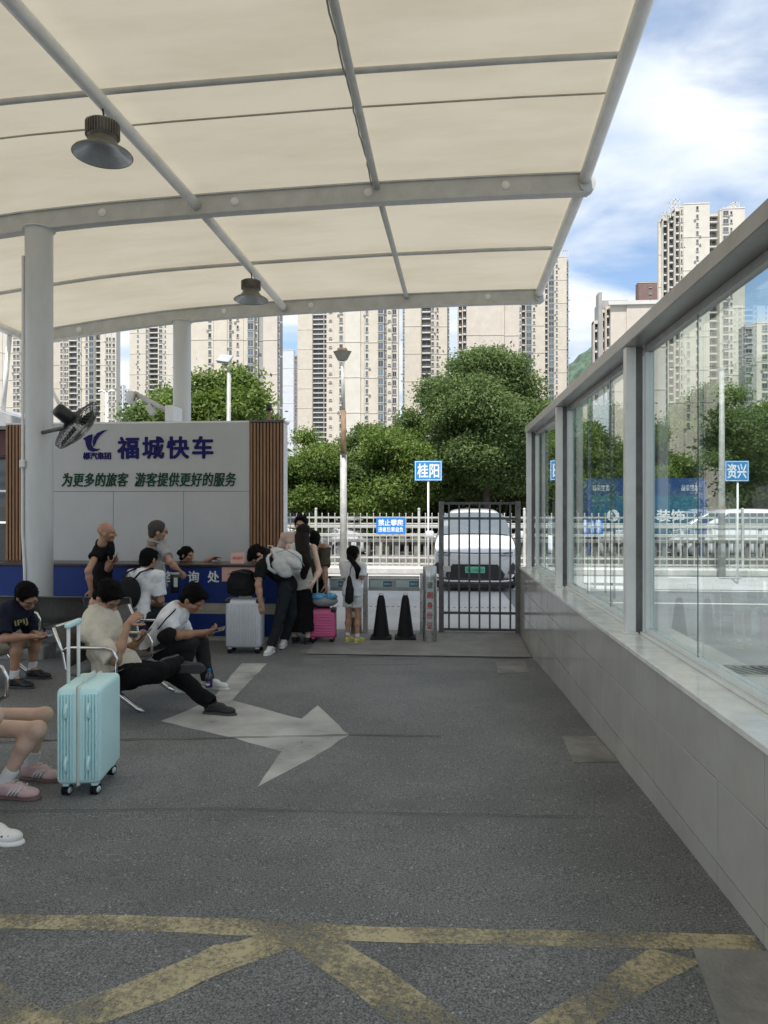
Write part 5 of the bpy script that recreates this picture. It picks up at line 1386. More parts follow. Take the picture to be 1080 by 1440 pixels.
# ------------------------------------------------------------------ dark hall at the far left
mat('hall_dark', (.05, .055, .06), .5, 0, .15, 1)
mat('hall_red', (.10, .03, .03), .5)
YH = 13.6
x1 = PY(34, 700, YH)[0]; x0 = x1 - 9
hall = wthing('ticket_hall', 'dark glazed ticket hall with a sloping metal eave at the left edge', 'building', (x1 - 2, YH, gz(YH)))
zz = lambda py: PY(10, py, YH)[2]
wpart(MB().box2(x0, x1, YH + .3, YH + 6, gz(YH), zz(640)), 'wall', 'hall_dark', hall)
wpart(MB().prism([(x0, zz(545)), (PY(0, 575, YH)[0], zz(574)), (x1 + .35, zz(596)), (x1 + .35, zz(604)), (x0, zz(600))], -6, .6, 0, ((0, YH, 0), (1, 0, 0), (0, 0, 1), (0, -1, 0))), 'roof', 'steel_paint_dark', hall)
wpart(MB().box2(x0, x1 - .02, YH + .02, YH + .29, zz(640), zz(606)), 'fascia', 'hall_red', hall)
for k in range(6):
    xx = x1 - .25 - k * .95
    f = wpart(MB().box2(xx - .86, xx, YH + .25, YH + .29, gz(YH) + .1, zz(645)), 'glazing', 'shop_glass', hall)
    for z in (zz(690), zz(735)): wpart(MB().box2(xx - .86, xx, YH + .2, YH + .245, z - .02, z + .02), 'mullion', 'alu_white', hall)
# ------------------------------------------------------------------ soft shapes: distance fields turned into one smooth skin
def A3(*p): return np.array(p, float)
def unit(v): v = np.array(v, float); return v / (np.linalg.norm(v) + 1e-12)
class Field:
    def __init__(self, k=.03): self.p = []; self.k = k
    def cone(self, a, b, ra, rb, m=0, k=None, cap=None):
        self.p.append(('c', A3(*a), A3(*b), ra, rb, m, self.k if k is None else k, cap)); return self
    def ell(self, c, r, ax=None, m=0, k=None, sub=False):
        ax = np.eye(3) if ax is None else np.array(ax, float)   # rows: local axes
        self.p.append(('e', A3(*c), A3(*r), ax, sub, m, self.k if k is None else k)); return self
    def cut(self, pt, n, k=.004):
        """keep what lies behind the plane"""
        self.p.append(('p', A3(*pt), unit(n), k)); return self
    def bounds(self):
        lo = []; hi = []
        for q in self.p:
            if q[0] == 'c':
                r = max(q[3], q[4]); lo.append(np.minimum(q[1], q[2]) - r); hi.append(np.maximum(q[1], q[2]) + r)
            elif q[0] == 'e' and not q[4]:
                r = max(q[2]); e = np.abs(q[3].T * q[2]).sum(1); lo.append(q[1] - e); hi.append(q[1] + e)
        return np.min(lo, 0), np.max(hi, 0)
    def mesh(self, h, wr=0, wf=26, seed=0, fold=False):
        lo, hi = self.bounds(); lo = lo - 3 * h - wr; hi = hi + 3 * h + wr
        n = np.ceil((hi - lo) / h).astype(int) + 1
        X = [lo[i] + h * np.arange(n[i]) for i in range(3)]
        Fd = np.full(n, .5, np.float32); M = np.zeros(n, np.int16); B = np.full(n, .5, np.float32)
        for q in self.p:
            if q[0] == 'p':
                G_ = np.stack(np.meshgrid(*X, indexing='ij'), -1); d = ((G_ - q[1]) @ q[2]).astype(np.float32); k = q[3]
                hh = np.maximum(k - np.abs(Fd - d), 0) / k; Fd = np.maximum(Fd, d) + hh * hh * k / 4; continue
            k = q[6]
            if q[0] == 'c':
                r = max(q[3], q[4]); a0 = np.minimum(q[1], q[2]) - r; a1 = np.maximum(q[1], q[2]) + r
            else:
                e = np.abs(q[3].T * q[2]).sum(1); a0 = q[1] - e; a1 = q[1] + e
            pad = k + 3 * h
            i0 = np.clip(np.floor((a0 - pad - lo) / h).astype(int), 0, n - 1); i1 = np.clip(np.ceil((a1 + pad - lo) / h).astype(int) + 1, 1, n)
            sl = tuple(slice(i0[i], i1[i]) for i in range(3))
            Gx, Gy, Gz = np.meshgrid(X[0][sl[0]], X[1][sl[1]], X[2][sl[2]], indexing='ij')
            Q = np.stack([Gx, Gy, Gz], -1)
            if q[0] == 'c':
                ba = q[2] - q[1]; L2 = max(1e-9, ba @ ba); pa = Q - q[1]; t_ = (pa @ ba) / L2; t = np.clip(t_, 0, 1)
                d = np.linalg.norm(pa - t[..., None] * ba, axis=-1) - (q[3] + (q[4] - q[3]) * t)
                if q[7]:
                    Ln = math.sqrt(L2)
                    if 'b' in q[7]: d = np.maximum(d, (t_ - 1) * Ln)
                    if 'a' in q[7]: d = np.maximum(d, -t_ * Ln)
            else:
                l = (Q - q[1]) @ q[3].T; k0 = np.linalg.norm(l / q[2], axis=-1); k1 = np.linalg.norm(l / (q[2] ** 2), axis=-1) + 1e-9
                d = k0 * (k0 - 1) / k1
            d = d.astype(np.float32)
            if q[0] == 'e' and q[4]:
                f = Fd[sl]; hh = np.maximum(k - np.abs(f + d), 0) / k; Fd[sl] = np.maximum(f, -d) + hh * hh * k / 4
            else:
                f = Fd[sl]; hh = np.maximum(k - np.abs(f - d), 0) / k; Fd[sl] = np.minimum(f, d) - hh * hh * k / 4
                b = B[sl]; w = d < b; b[w] = d[w]; M[sl][w] = q[5]
        if wr:
            g = np.random.default_rng(seed); Gx, Gy, Gz = np.meshgrid(*X, indexing='ij'); s = 0
            for i in range(7):
                kv = g.normal(size=3) * wf * (1, .7, .8); ph = kv[0] * Gx + kv[1] * Gy + kv[2] * Gz + g.uniform(0, 6) + 1.6 * np.sin(.45 * (kv[1] * Gx + kv[2] * Gy - kv[0] * Gz))
                s = s + (np.sin(ph) if not fold else 1 - 2 * np.abs(np.sin(.5 * ph)) ** .7)
            Fd = Fd + (wr * s / 3).astype(np.float32)
        return surface_nets(Fd, M, lo, h)
def surface_nets(F, M, lo, h):
    S = F < 0; n = F.shape
    c = np.zeros(tuple(np.array(n) - 1) + (3,), np.float32); cnt = np.zeros(tuple(np.array(n) - 1), np.float32)
    def sub(a, o): return a[o[0]:n[0] - 1 + o[0], o[1]:n[1] - 1 + o[1], o[2]:n[2] - 1 + o[2]]
    cor = [(i, j, k) for i in (0, 1) for j in (0, 1) for k in (0, 1)]
    for a in cor:
        for ax in range(3):
            if a[ax]: continue
            b = list(a); b[ax] = 1
            fa, fb = sub(F, a), sub(F, b); m = sub(S, a) != sub(S, b)
            t = np.where(m, fa / np.where(m, fa - fb, 1), 0)
            for d in range(3): c[..., d] += np.where(m, a[d] + (t if d == ax else 0), 0)
            cnt += m
    act = cnt > 0; idx = np.full(act.shape, -1, np.int64); ii = np.argwhere(act); idx[act] = np.arange(len(ii))
    V = (c[act] / cnt[act][:, None] + ii) * h + lo
    VM = M[:-1, :-1, :-1][act]
    Q = []
    for ax in range(3):
        o = [0, 0, 0]; o[ax] = 1
        s0 = S[tuple(slice(0, n[d] - o[d]) for d in range(3))]; s1 = S[tuple(slice(o[d], n[d]) for d in range(3))]
        e = np.argwhere(s0 != s1); 
        if not len(e): continue
        u, v = (ax + 1) % 3, (ax + 2) % 3
        ok = (e[:, u] > 0) & (e[:, v] > 0) & (e[:, u] < n[u] - 1) & (e[:, v] < n[v] - 1); e = e[ok]
        fl = s0[tuple(e.T)]
        def at(du, dv):
            q = e.copy(); q[:, u] -= du; q[:, v] -= dv; return idx[tuple(q.T)]
        q = np.stack([at(1, 1), at(0, 1), at(0, 0), at(1, 0)], 1); q[~fl] = q[~fl][:, ::-1]; Q.append(q)
    Q = np.concatenate(Q); Q = Q[(Q >= 0).all(1)]
    return V, Q, VM[Q[:, 0]]
def skin_part(name, fields, mats, o, smooth=True):
    """fields: [(V, Q, fm)] joined into one mesh under the thing o (points are in place coordinates)"""
    Vs = []; Qs = []; Ms = []; k = 0
    for (V, Q, fm) in fields: Vs.append(V); Qs.append(Q + k); Ms.append(fm); k += len(V)
    me = fast_mesh(name, np.concatenate(Vs) - BASE[o], np.concatenate(Qs), mats, np.concatenate(Ms), smooth)
    return obj(name, me, o)

# ------------------------------------------------------------------ people
mat('skin', (.44, .25, .165), .5, 0, .16, 14)
mat('skin_pale', (.66, .46, .36), .5, 0, .12, 11)
mat('skin_dark', (.35, .185, .115), .5, 0, .16, 14)
mat('lips', (.34, .13, .10), .5); mat('eye_dark', (.06, .04, .03), .35)
mat('hair_black', (.006, .0055, .005), .7, 0, .3, 60, bump=.8, bscale=160, stretch=(1, 1, .25), spec=.1)
mat('hair_brown', (.014, .009, .007), .6, 0, .35, 60, bump=.6, bscale=140, stretch=(1, 1, .12), spec=.15)
mat('hair_buzz', (.055, .045, .04), .8, 0, .3, 60)
def cloth(name, c, var=.10, rough=.88): return mat(name, c, rough, 0, var, 7, bump=.7, bscale=15, spec=.12)
cloth('cream_shirt', (.66, .61, .50)); cloth('white_shirt', (.76, .77, .79)); cloth('navy_shirt', (.016, .019, .034)); cloth('black_shirt', (.012, .012, .013))
cloth('grey_shirt', (.33, .335, .33)); cloth('black_trousers', (.010, .010, .011)); cloth('charcoal_trousers', (.032, .032, .034)); cloth('beige_shorts', (.37, .33, .25))
cloth('grey_trousers', (.16, .16, .17)); cloth('dark_jeans', (.022, .026, .030)); cloth('olive_shirt', (.075, .068, .05)); cloth('peach_shirt', (.55, .42, .36))
cloth('white_shorts', (.66, .66, .64)); cloth('floral', (.10, .14, .12), .6); cloth('sock', (.72, .72, .73)); cloth('grey_pack', (.56, .57, .56)); cloth('black_pack', (.018, .018, .02)); cloth('denim', (.10, .14, .22))
cloth('vest_white', (.66, .655, .61)); cloth('maroon', (.20, .04, .05))
mat('shoe_white', (.74, .74, .73), .5); mat('shoe_black', (.015, .015, .016), .5); mat('shoe_pink', (.66, .47, .47), .6, 0, .08, 12); mat('sole_gum', (.17, .10, .095), .6); mat('shoe_yellow', (.66, .60, .16), .5)
mat('sole_dark', (.05, .05, .05), .7); mat('sole_white', (.7, .7, .68), .6); mat('croc', (.74, .73, .70), .55); mat('phone', (.02, .02, .022), .15); mat('phone_case', (.25, .26, .28), .3); mat('glasses', (.01, .01, .01), .3); mat('yellow_print', (.26, .235, .10), .8, spec=.1)
mat('blue_bag', (.10, .38, .62), .35, 0, .35, 14); mat('grey_bag', (.34, .34, .35), .6)
def rotv(v, ax, ang):
    return np.array(Matrix.Rotation(ang, 3, Vector(ax)) @ Vector(v))
def head_fields(c, f, up, s=1.0, skin=0, nosex=1.0, hair='short', hair_len=None, fat=0.0):
    """c: head centre; f: where the face looks; up: crown direction. returns skin field mesh and hair field mesh"""
    f = unit(f); r = unit(np.cross(f, up)); u = np.cross(r, f); ax = np.array([r, f, u])
    L = lambda x, y, z: c + s * (x * r + y * f + z * u)
    H = Field(.022 * s)
    H.ell(L(0, -.012, .028), A3(.076, .097, .086) * s, ax)
    H.ell(L(0, .022, -.035), A3(.060 + fat, .068, .076) * s, ax)
    H.ell(L(0, .062, -.092), A3(.030 + fat, .026, .022) * s, ax)
    H.ell(L(0, .078, .024), A3(.050, .016, .013) * s, ax, k=.015 * s)
    for q in (-1, 1): H.ell(L(q * .042, .062, -.022), A3(.024, .026, .022) * s, ax, k=.02 * s)
    H.cone(L(0, .088, .012), L(0, .112, -.026), .007 * s, .0125 * s, k=.012 * s)
    for q in (-1, 1):
        H.ell(L(q * .011, .100, -.030), A3(.009, .012, .008) * s, ax, k=.008 * s)
        H.ell(L(q * .078, -.008, -.008), A3(.011, .021, .031) * s, ax, k=.008 * s)
        H.ell(L(q * .030, .094, .006), A3(.016, .012, .010) * s, ax, k=.008 * s, sub=True)
        H.ell(L(q * .030, .0815, .004), A3(.011, .007, .0055) * s, ax, m=2, k=.002 * s)
    H.ell(L(0, .089, -.056), A3(.022, .008, .0055) * s, ax, m=1, k=.003 * s)
    H.ell(L(0, .086, -.066), A3(.019, .009, .006) * s, ax, m=1, k=.003 * s)
    H.cone(L(0, -.02, -.05), L(0, -.045, -.15), .052 * s, .056 * s)
    out = [H.mesh(.0062 * s)]
    hm = None
    if hair and hair != 'bald':
        g = .012 if hair == 'short' else .006 if hair == 'buzz' else .016
        K = Field(.02 * s)
        K.ell(L(0, -.016, .036), A3(.077 + g, .097 + g, .084 + g * 1.25) * s, ax)
        K.ell(L(0, -.058, -.03), A3(.062 + g, .042 + g, .072) * s, ax)
        if hair == 'short': K.ell(L(0, .055, .092), A3(.06, .045, .026) * s, ax)
        if hair == 'bun': K.ell(L(0, -.13, .02), A3(.05, .045, .05) * s, ax)
        K.ell(L(0, .135, -.022), A3(.10, .105, .112) * s, ax, sub=True, k=.008 * s)
        for q in (-1, 1): K.ell(L(q * .102, .004, -.03), A3(.036, .036, .052) * s, ax, sub=True, k=.006 * s)
        K.ell(L(0, .03, -.15), A3(.14, .11, .09) * s, ax, sub=True, k=.008 * s)
        hm = K.mesh(.0065 * s, wr=.0042 * s if hair != 'buzz' else .001, wf=95, seed=int(abs(c[0]) * 1000))
    return out, hm, L
def hand_field(w, d, palm_n, s=1.0, curl=.8, left=False, spread=.07):
    """w: wrist; d: direction of the hand; palm_n: where the palm looks"""
    d = unit(d); n = unit(palm_n - d * np.dot(palm_n, d)); x = np.cross(d, n) * (1 if left else -1)
    H = Field(.009 * s); L = lambda a, b, c: w + s * (a * x + b * d + c * n)
    H.cone(L(0, -.03, 0), L(0, .012, 0), .026 * s, .026 * s)
    H.ell(L(0, .05, 0), A3(.042, .052, .017) * s, np.array([x, d, n]), k=.02 * s)
    for i, (bx, ln) in enumerate(((.030, .070), (.010, .080), (-.010, .074), (-.029, .058))):
        p = L(bx, .088 - .004 * abs(i - 1), 0); a = spread * (1.2 - i * .8); dd = unit(d + x * a)
        seg = (ln * .46, ln * .31, ln * .25); ang = 0; r0 = .0092 * s
        for j, sl in enumerate(seg):
            ang += curl * (.55, .9, .6)[j]
            v = dd * math.cos(ang) + n * math.sin(ang); q = p + v * sl * s
            H.cone(p, q, r0, r0 * .92, k=.004 * s); p = q; r0 *= .92
    p = L(.032, .018, .006); v = unit(x * .75 + d * .62 + n * .25)
    for j, sl in enumerate((.042, .03, .024)):
        q = p + v * sl * s; H.cone(p, q, (.0125, .0105, .0095)[j] * s, (.0105, .0095, .008)[j] * s, k=.006 * s); p = q
        v = unit(v + d * .35 + n * .35 * curl)
    return H.mesh(.0055 * s)
def person(label, base, J, look, s=1.0, skin='skin', hair='short', hair_m='hair_black', top='white_shirt', sleeve=.75, bottom='black_trousers', leg=1.0, shoe='shoe_black', sole='sole_dark', sock=None,
           girth=1.0, curl=(.8, .8), palms=None, skirt=False, loose=1.0, hem=.0, glasses=False, up=None, seed=1, wr=.004, female=False, hands=True, fat=0, head=True, hs=1.1, collar=False, slim=1.0, highneck=False):
    """J: joints in place coordinates. One continuous skin, with clothes, hair and shoes as its parts"""
    o = wthing('person', label, 'person', base)
    j = {k: A3(*v) for k, v in J.items()}
    for q in ('R', 'L'):
        if 'dn' + q not in j and j['an' + q][2] - gz(j['an' + q][1]) < .2: j['an' + q][2] = gz(j['an' + q][1]) + .092 * s
    if 'waist' not in j: j['waist'] = (j['pelvis'] * .55 + j['neck'] * .45)
    lat = unit(j['shR'] - j['shL']); axis = unit(j['neck'] - j['pelvis']); fw = unit(np.cross(axis, lat)); 
    latp = unit(j['hipR'] - j['hipL'])
    axu = np.array([lat, fw, axis]); axp = np.array([latp, unit(np.cross(j['waist'] - j['pelvis'], latp)), unit(j['waist'] - j['pelvis'])])
    chest = j['neck'] * .68 + j['waist'] * .32 + fw * .012 * s
    sw = np.linalg.norm(j['shR'] - j['shL']) / 2; gth = girth
    def torso(Fl, e, belly=1.0):
        Fl.ell(chest, A3(sw * .86 + e, .108 * s * gth + e, .165 * s + e), axu, k=.06)
        Fl.ell(j['waist'] + fw * .008, A3(.135 * s * gth + e, .098 * s * gth * belly + e, .15 * s + e), axu, k=.06)
        Fl.ell(j['pelvis'] + axp[2] * .01, A3(.150 * s * gth + e, .105 * s * gth + e, .115 * s + e), axp, k=.06)
        for q in ('R', 'L'): Fl.cone(j['neck'] - axis * .035, j['neck'] * .4 + j['sh' + q] * .6 - axis * .02 if (e > 0 and sleeve <= 0) else j['sh' + q], .058 * s + e * .6, (.04 if (e > 0 and sleeve <= 0) else .056) * s + e * .8, k=.05)
        if female:
            for q in (-1, 1): Fl.ell(chest + fw * .085 * s + lat * q * .06 * s - axis * .02, A3(.06, .05, .06) * s + e * .5, axu, k=.03)
    up = up if up is not None else unit(.3 * unit(j['head'] - j['neck']) + .7 * A3(0, 0, 1))
    hf, hm, HL = head_fields(j['head'], look, up, s * hs * (1.0 if s > .8 else 1.08), hair=hair, fat=fat)
    Bf = Field(.03)
    torso(Bf, -.012)
    Bf.cone(j['neck'] - axis * .05, HL(0, -.035, -.10), .060 * s, .052 * s)
    for q in ('R', 'L'):
        Bf.cone(j['sh' + q], j['el' + q], .050 * s * (.6 + .4 * gth), .040 * s); Bf.cone(j['el' + q], j['el' + q] * .65 + j['wr' + q] * .35, .039 * s, .040 * s); Bf.cone(j['el' + q] * .65 + j['wr' + q] * .35, j['wr' + q], .040 * s, .026 * s)
        if not (leg >= 1 and not skirt):
            Bf.cone(j['hip' + q], j['kn' + q], .080 * s * gth, .054 * s * slim); Bf.ell(j['kn' + q] + unit(np.cross(latp, j['an' + q] - j['kn' + q])) * .006, A3(.050, .050, .053) * s * slim)
            c1 = j['kn' + q] * .68 + j['an' + q] * .32; bk = unit(np.cross(latp, j['an' + q] - j['kn' + q])) * .012 * s
            Bf.cone(j['kn' + q], c1 - bk, .047 * s * slim, .054 * s * slim); Bf.cone(c1 - bk, j['an' + q], .054 * s * slim, .032 * s * slim); Bf.cone(j['an' + q], j['an' + q] + unit(j['to' + q] - j['an' + q]) * .05, .034 * s, .034 * s)
    parts = [Bf.mesh(.0105)] + hf
    if hands:
        for i, q in enumerate(('R', 'L')):
            d = j.get('hd' + q); d = (j['wr' + q] - j['el' + q]) if d is None else d - j['wr' + q]
            pn = (palms or {}).get(q, -lat if q == 'R' else lat)
            parts.append(hand_field(j['wr' + q], unit(d), A3(*pn), s, curl[i], q == 'L'))
    skin_part('body', parts, [skin, 'lips', 'eye_dark'], o)
    if hm is not None:
        V, Q, fm = hm; g = np.random.default_rng(seed)
        if hair != 'buzz':
            # loose strands break the outline
            fc = Q[g.integers(0, len(Q), 1500)]; c0 = V[fc].mean(1); n_ = np.cross(V[fc[:, 1]] - V[fc[:, 0]], V[fc[:, 3]] - V[fc[:, 0]]); n_ /= (np.linalg.norm(n_, axis=1)[:, None] + 1e-12)
            dn_ = -up[None, :] * .8 + g.normal(0, .45, c0.shape); dn_ -= n_ * (dn_ * n_).sum(1)[:, None]; dn_ /= (np.linalg.norm(dn_, axis=1)[:, None] + 1e-9)
            sd = np.cross(n_, dn_); ln = g.uniform(.012, .03, (len(c0), 1)) * s
            a_ = c0 - n_ * .004 - sd * .003; b_ = c0 - n_ * .004 + sd * .003; t_ = c0 + dn_ * ln + n_ * g.uniform(.001, .009, (len(c0), 1)); m_ = (b_ + t_) / 2 + n_ * .002
            V2 = np.stack([a_, b_, m_, t_], 1).reshape(-1, 3); Q2 = np.arange(len(V2)).reshape(-1, 4)
            hm2 = [(V, Q, fm), (V2, Q2, np.zeros(len(Q2), int))]
        else: hm2 = [hm]
        skin_part('hair', hm2, [hair_m], o)
    # top
    e = .016 * loose
    Tf = Field(.035); torso(Tf, e, 1.05)
    if hem: Tf.cone(j['pelvis'] + axp[2] * .03, j['pelvis'] - axp[2] * hem, .15 * s * gth + e, .16 * s * gth + e, k=.05, cap='b')
    if not highneck: Tf.ell(HL(0, -.02, -.13), A3(.058, .060, .04) * s, k=.01, sub=True)
    if sleeve > 0:
        for q in ('R', 'L'):
            t = min(1, sleeve); ee = j['sh' + q] + (j['el' + q] - j['sh' + q]) * t
            Tf.cone(j['sh' + q], ee, .060 * s * (.6 + .4 * gth) + e * .6, .062 * s + e * .8, k=.035, cap='b')
    if highneck: Tf.cone(j['neck'] - axis * .04, HL(0, -.045, -.085), .085 * s, .072 * s, k=.03)
    else: Tf.cut(HL(0, -.03, -.115), axis * 1.0, .01)
    skin_part('shirt', [Tf.mesh(.0095, wr=wr * 1.7, wf=30, seed=seed, fold=True)], [top], o)
    # neckband or collar
    rc = .064 * s * hs; cr = MB(); th_ = np.linspace(0, 2 * math.pi, 25); nc = HL(0, -.030, -.138); rr_ = np.cross(unit(look), axis); rr_ = unit(rr_); ff_ = unit(np.cross(axis, rr_))
    cr.tube([nc + rc * (math.cos(t) * rr_ + 1.02 * math.sin(t) * ff_) - axis * .022 * max(0, math.sin(t)) for t in th_], .016 if collar else .006, 8, cap=False, sq=1.0)
    if sleeve > 0 and hair != 'bald': wpart(cr, 'collar' if collar else 'neckband', top, o)
    # bottom
    if bottom:
        Pf = Field(.03); e2 = .010
        Pf.ell(j['pelvis'] + axp[2] * .0, A3(.152 * s * gth + e2, .108 * s * gth + e2, .12 * s), axp, k=.05)
        if skirt:
            bt = (j['anR'] + j['anL']) / 2 + A3(0, 0, skirt)
            Pf.cone(j['pelvis'], bt, .145 * s, .19 * s, k=.06, cap='b')
        else:
            for q in ('R', 'L'):
                kn = j['kn' + q]
                if leg >= 1:
                    Pf.cone(j['hip' + q], kn, .088 * s * gth, .068 * s); Pf.cone(kn, j['an' + q], .066 * s, .056 * s, cap='b')
                else:
                    Pf.cone(j['hip' + q], j['hip' + q] + (kn - j['hip' + q]) * leg, .092 * s * gth, .09 * s * (1.05 if leg < .7 else .92), cap='b')
        skin_part('skirt' if skirt else ('trousers' if leg >= 1 else 'shorts'), [Pf.mesh(.0095, wr=wr * 1.5, wf=30, seed=seed + 5, fold=True)], [bottom], o)
    # shoes and socks
    for q in ('R', 'L'):
        a, t = j['an' + q], j['to' + q]; d = unit(t - a); 
        dn = j.get('dn' + q)
        dn = A3(0, 0, -1) if dn is None else unit(dn)
        d = unit(d - dn * np.dot(d, dn)); sx = np.cross(d, dn); ax = np.array([sx, d, -dn])
        fl = .255 * s; sc_ = a + dn * .085 * s      # sole plane below the ankle
        Sf = Field(.02)
        Sf.ell(sc_ + d * .150 * s - dn * .030 * s, A3(.044, .072, .034) * s, ax); Sf.ell(sc_ + d * .05 * s - dn * .045 * s, A3(.038, .085, .046) * s, ax); Sf.ell(sc_ - d * .02 * s - dn * .05 * s, A3(.036, .045, .052) * s, ax); Sf.cone(sc_ + d * .10 * s - dn * .06 * s, a + d * .03 * s, .026 * s, .034 * s)
        Sf.cone(a - dn * (-.02), a + dn * .0 + d * .01, .040 * s, .044 * s); Sf.cut(sc_ - dn * .012, dn, .004); Sf.cut(a - dn * .004 * s, -dn, .006)
        sh = skin_part('shoe', [Sf.mesh(.0075)], [shoe], o)
        So = Field(.015)
        So.ell(sc_ + d * .15 * s, A3(.047, .085, .03) * s, ax); So.ell(sc_ - d * .01 * s, A3(.040, .07, .03) * s, ax); So.ell(sc_ + d * .07 * s, A3(.040, .11, .03) * s, ax)
        So.cut(sc_ - dn * .018, -dn, .003); So.cut(sc_ + dn * .008, dn, .003)
        b_ = skin_part('sole', [So.mesh(.0075)], [sole], o); b_.parent = sh
        if sock:
            Kf = Field(.01); Kf.cone(a + (j['kn' + q] - a) * .0, a + unit(j['kn' + q] - a) * (.09 * s), .041 * s, .044 * s, cap='b')
            skin_part('sock', [Kf.mesh(.0085, wr=.0015, wf=60)], [sock], o)
    if glasses:
        b = MB()
        for q in (-1, 1):
            pts = [HL(q * .031 + .022 * math.cos(t), .104, .004 + .016 * math.sin(t)) for t in np.linspace(0, 2 * math.pi, 17)]
            b.tube(pts, .0022, 5, cap=False); b.tube([HL(q * .055, .102, .008), HL(q * .078, .06, .010), HL(q * .084, -.01, .006)], .0022, 5)
        b.tube([HL(-.008, .105, .008), HL(.008, .105, .008)], .0022, 5); wpart(b, 'glasses', 'glasses', o)
    return o, j, HL
def stand(base, h, yaw, lean=0, arms=(.06, .06), step=.0):
    """standing joints; yaw = direction the body faces (0 = +x, 90 = +y)"""
    s = h / 1.72; f = A3(math.cos(yaw), math.sin(yaw), 0); r = A3(f[1], -f[0], 0); u = A3(0, 0, 1); b = A3(*base)
    L = lambda x, y, z: b + r * x + f * y + u * z
    J = dict(pelvis=L(0, 0, .53 * h), waist=L(0, .0 + lean * .3, .62 * h), neck=L(0, lean, .835 * h), head=L(0, lean + .02 * s, .933 * h), shR=L(.108 * h, lean, .812 * h), shL=L(-.108 * h, lean, .812 * h),
             hipR=L(.052 * h, 0, .51 * h), hipL=L(-.052 * h, 0, .51 * h), knR=L(.056 * h, .02 + step * .5, .275 * h), knL=L(-.056 * h, .02 - step * .5, .275 * h), anR=L(.058 * h, -.01 + step, .05 * h), anL=L(-.058 * h, -.01 - step, .05 * h),
             toR=L(.068 * h, .17 * s + step, .0), toL=L(-.068 * h, .17 * s - step, .0), elR=L(.135 * h + arms[0], lean * .6 - .02, .635 * h), elL=L(-.135 * h - arms[1], lean * .6 - .02, .635 * h), wrR=L(.14 * h + arms[0], .05, .49 * h), wrL=L(-.14 * h - arms[1], .05, .49 * h))
    return J, f, r, L
def sit(base, h, yaw, seat=.42, lean=.1, kneesep=.16):
    """seated joints: base on the ground below the hips"""
    s = h / 1.72; f = A3(math.cos(yaw), math.sin(yaw), 0); r = A3(f[1], -f[0], 0); u = A3(0, 0, 1); b = A3(*base)
    L = lambda x, y, z: b + r * x + f * y + u * z; hz = seat + .09
    J = dict(pelvis=L(0, 0, hz + .02), waist=L(0, lean * .25, hz + .19 * s), neck=L(0, lean, hz + .50 * s), head=L(0, lean + .07, hz + .655 * s), shR=L(.19 * s, lean, hz + .46 * s), shL=L(-.19 * s, lean, hz + .46 * s),
             hipR=L(.09 * s, .03, hz), hipL=L(-.09 * s, .03, hz), knR=L(kneesep / 2 + .03, .45 * s, hz + .02), knL=L(-kneesep / 2 - .03, .45 * s, hz + .02), anR=L(kneesep / 2 + .03, .45 * s, .09), anL=L(-kneesep / 2 - .03, .45 * s, .09),
             toR=L(kneesep / 2 + .05, .63 * s, 0), toL=L(-kneesep / 2 - .05, .63 * s, 0), elR=L(.24 * s, lean + .05, hz + .2), elL=L(-.24 * s, lean + .05, hz + .2), wrR=L(.10, .32, hz + .14), wrL=L(-.10, .32, hz + .14))
    return J, f, r, L
def phone(c, d, n, label, case='phone', scr=True):
    x, y, z = unit(d), None, unit(n); y = np.cross(z, x)
    R3 = Matrix((x, y, z)).transposed()
    o = wthing('phone', label, 'phone', c)
    wpart(MB().box(c, (.15, .074, .008), 0, R3, .003), 'case', case, o)
    wpart(MB().box(c + z * .0045, (.142, .067, .0012), 0, R3), 'screen', 'phone', o)
    return o
FX = lambda a: A3(math.cos(R(a)), math.sin(R(a)), 0)
# --- man in the cream shirt, legs crossed, on the middle bench
D = 6.0
J = dict(head=P(152, 838, 6.0), neck=P(139, 864, 6.0), shR=P(126, 888, 5.84), shL=P(150, 880, 6.2), elR=P(163, 929, 5.76), wrR=P(181, 876, 5.86), hdR=P(196, 862, 5.88), elL=P(180, 916, 6.3), wrL=P(194, 900, 6.08), hdL=P(206, 893, 6.0),
         waist=P(148, 915, 6.0), pelvis=P(168, 948, 6.02), hipR=P(172, 952, 5.92), hipL=P(174, 947, 6.12), knR=P(222, 946, 5.70), knL=P(240, 944, 6.15), anR=P(252, 934, 5.98), anL=P(297, 984, 6.0), toR=P(290, 930, 6.05), toL=P(330, 1006, 5.95))
J['dnR'] = A3(.15, -1, -.25)
cm_, j, HL = person('seated man in a cream polo shirt with legs crossed, looking at a phone', G(168, 1010), J, P(172, 866, 5.95) - P(152, 838, 6.0), top='cream_shirt', sleeve=.88, girth=1.16, glasses=True, shoe='shoe_black', sole='sole_dark', palms={'R': A3(.3, .9, -.2), 'L': A3(-.2, -.3, 1)}, curl=(1.1, .9), up=unit(A3(-.35, 0, 1) + A3(.55, 0, 0) * 0), seed=4, hem=.04, wr=.007, fat=.006, collar=True)
phone(P(203, 893, 5.99), unit(P(215, 886, 5.99) - P(200, 898, 5.99)), A3(-.6, -.2, .75), 'dark phone held low by the man in the cream shirt')
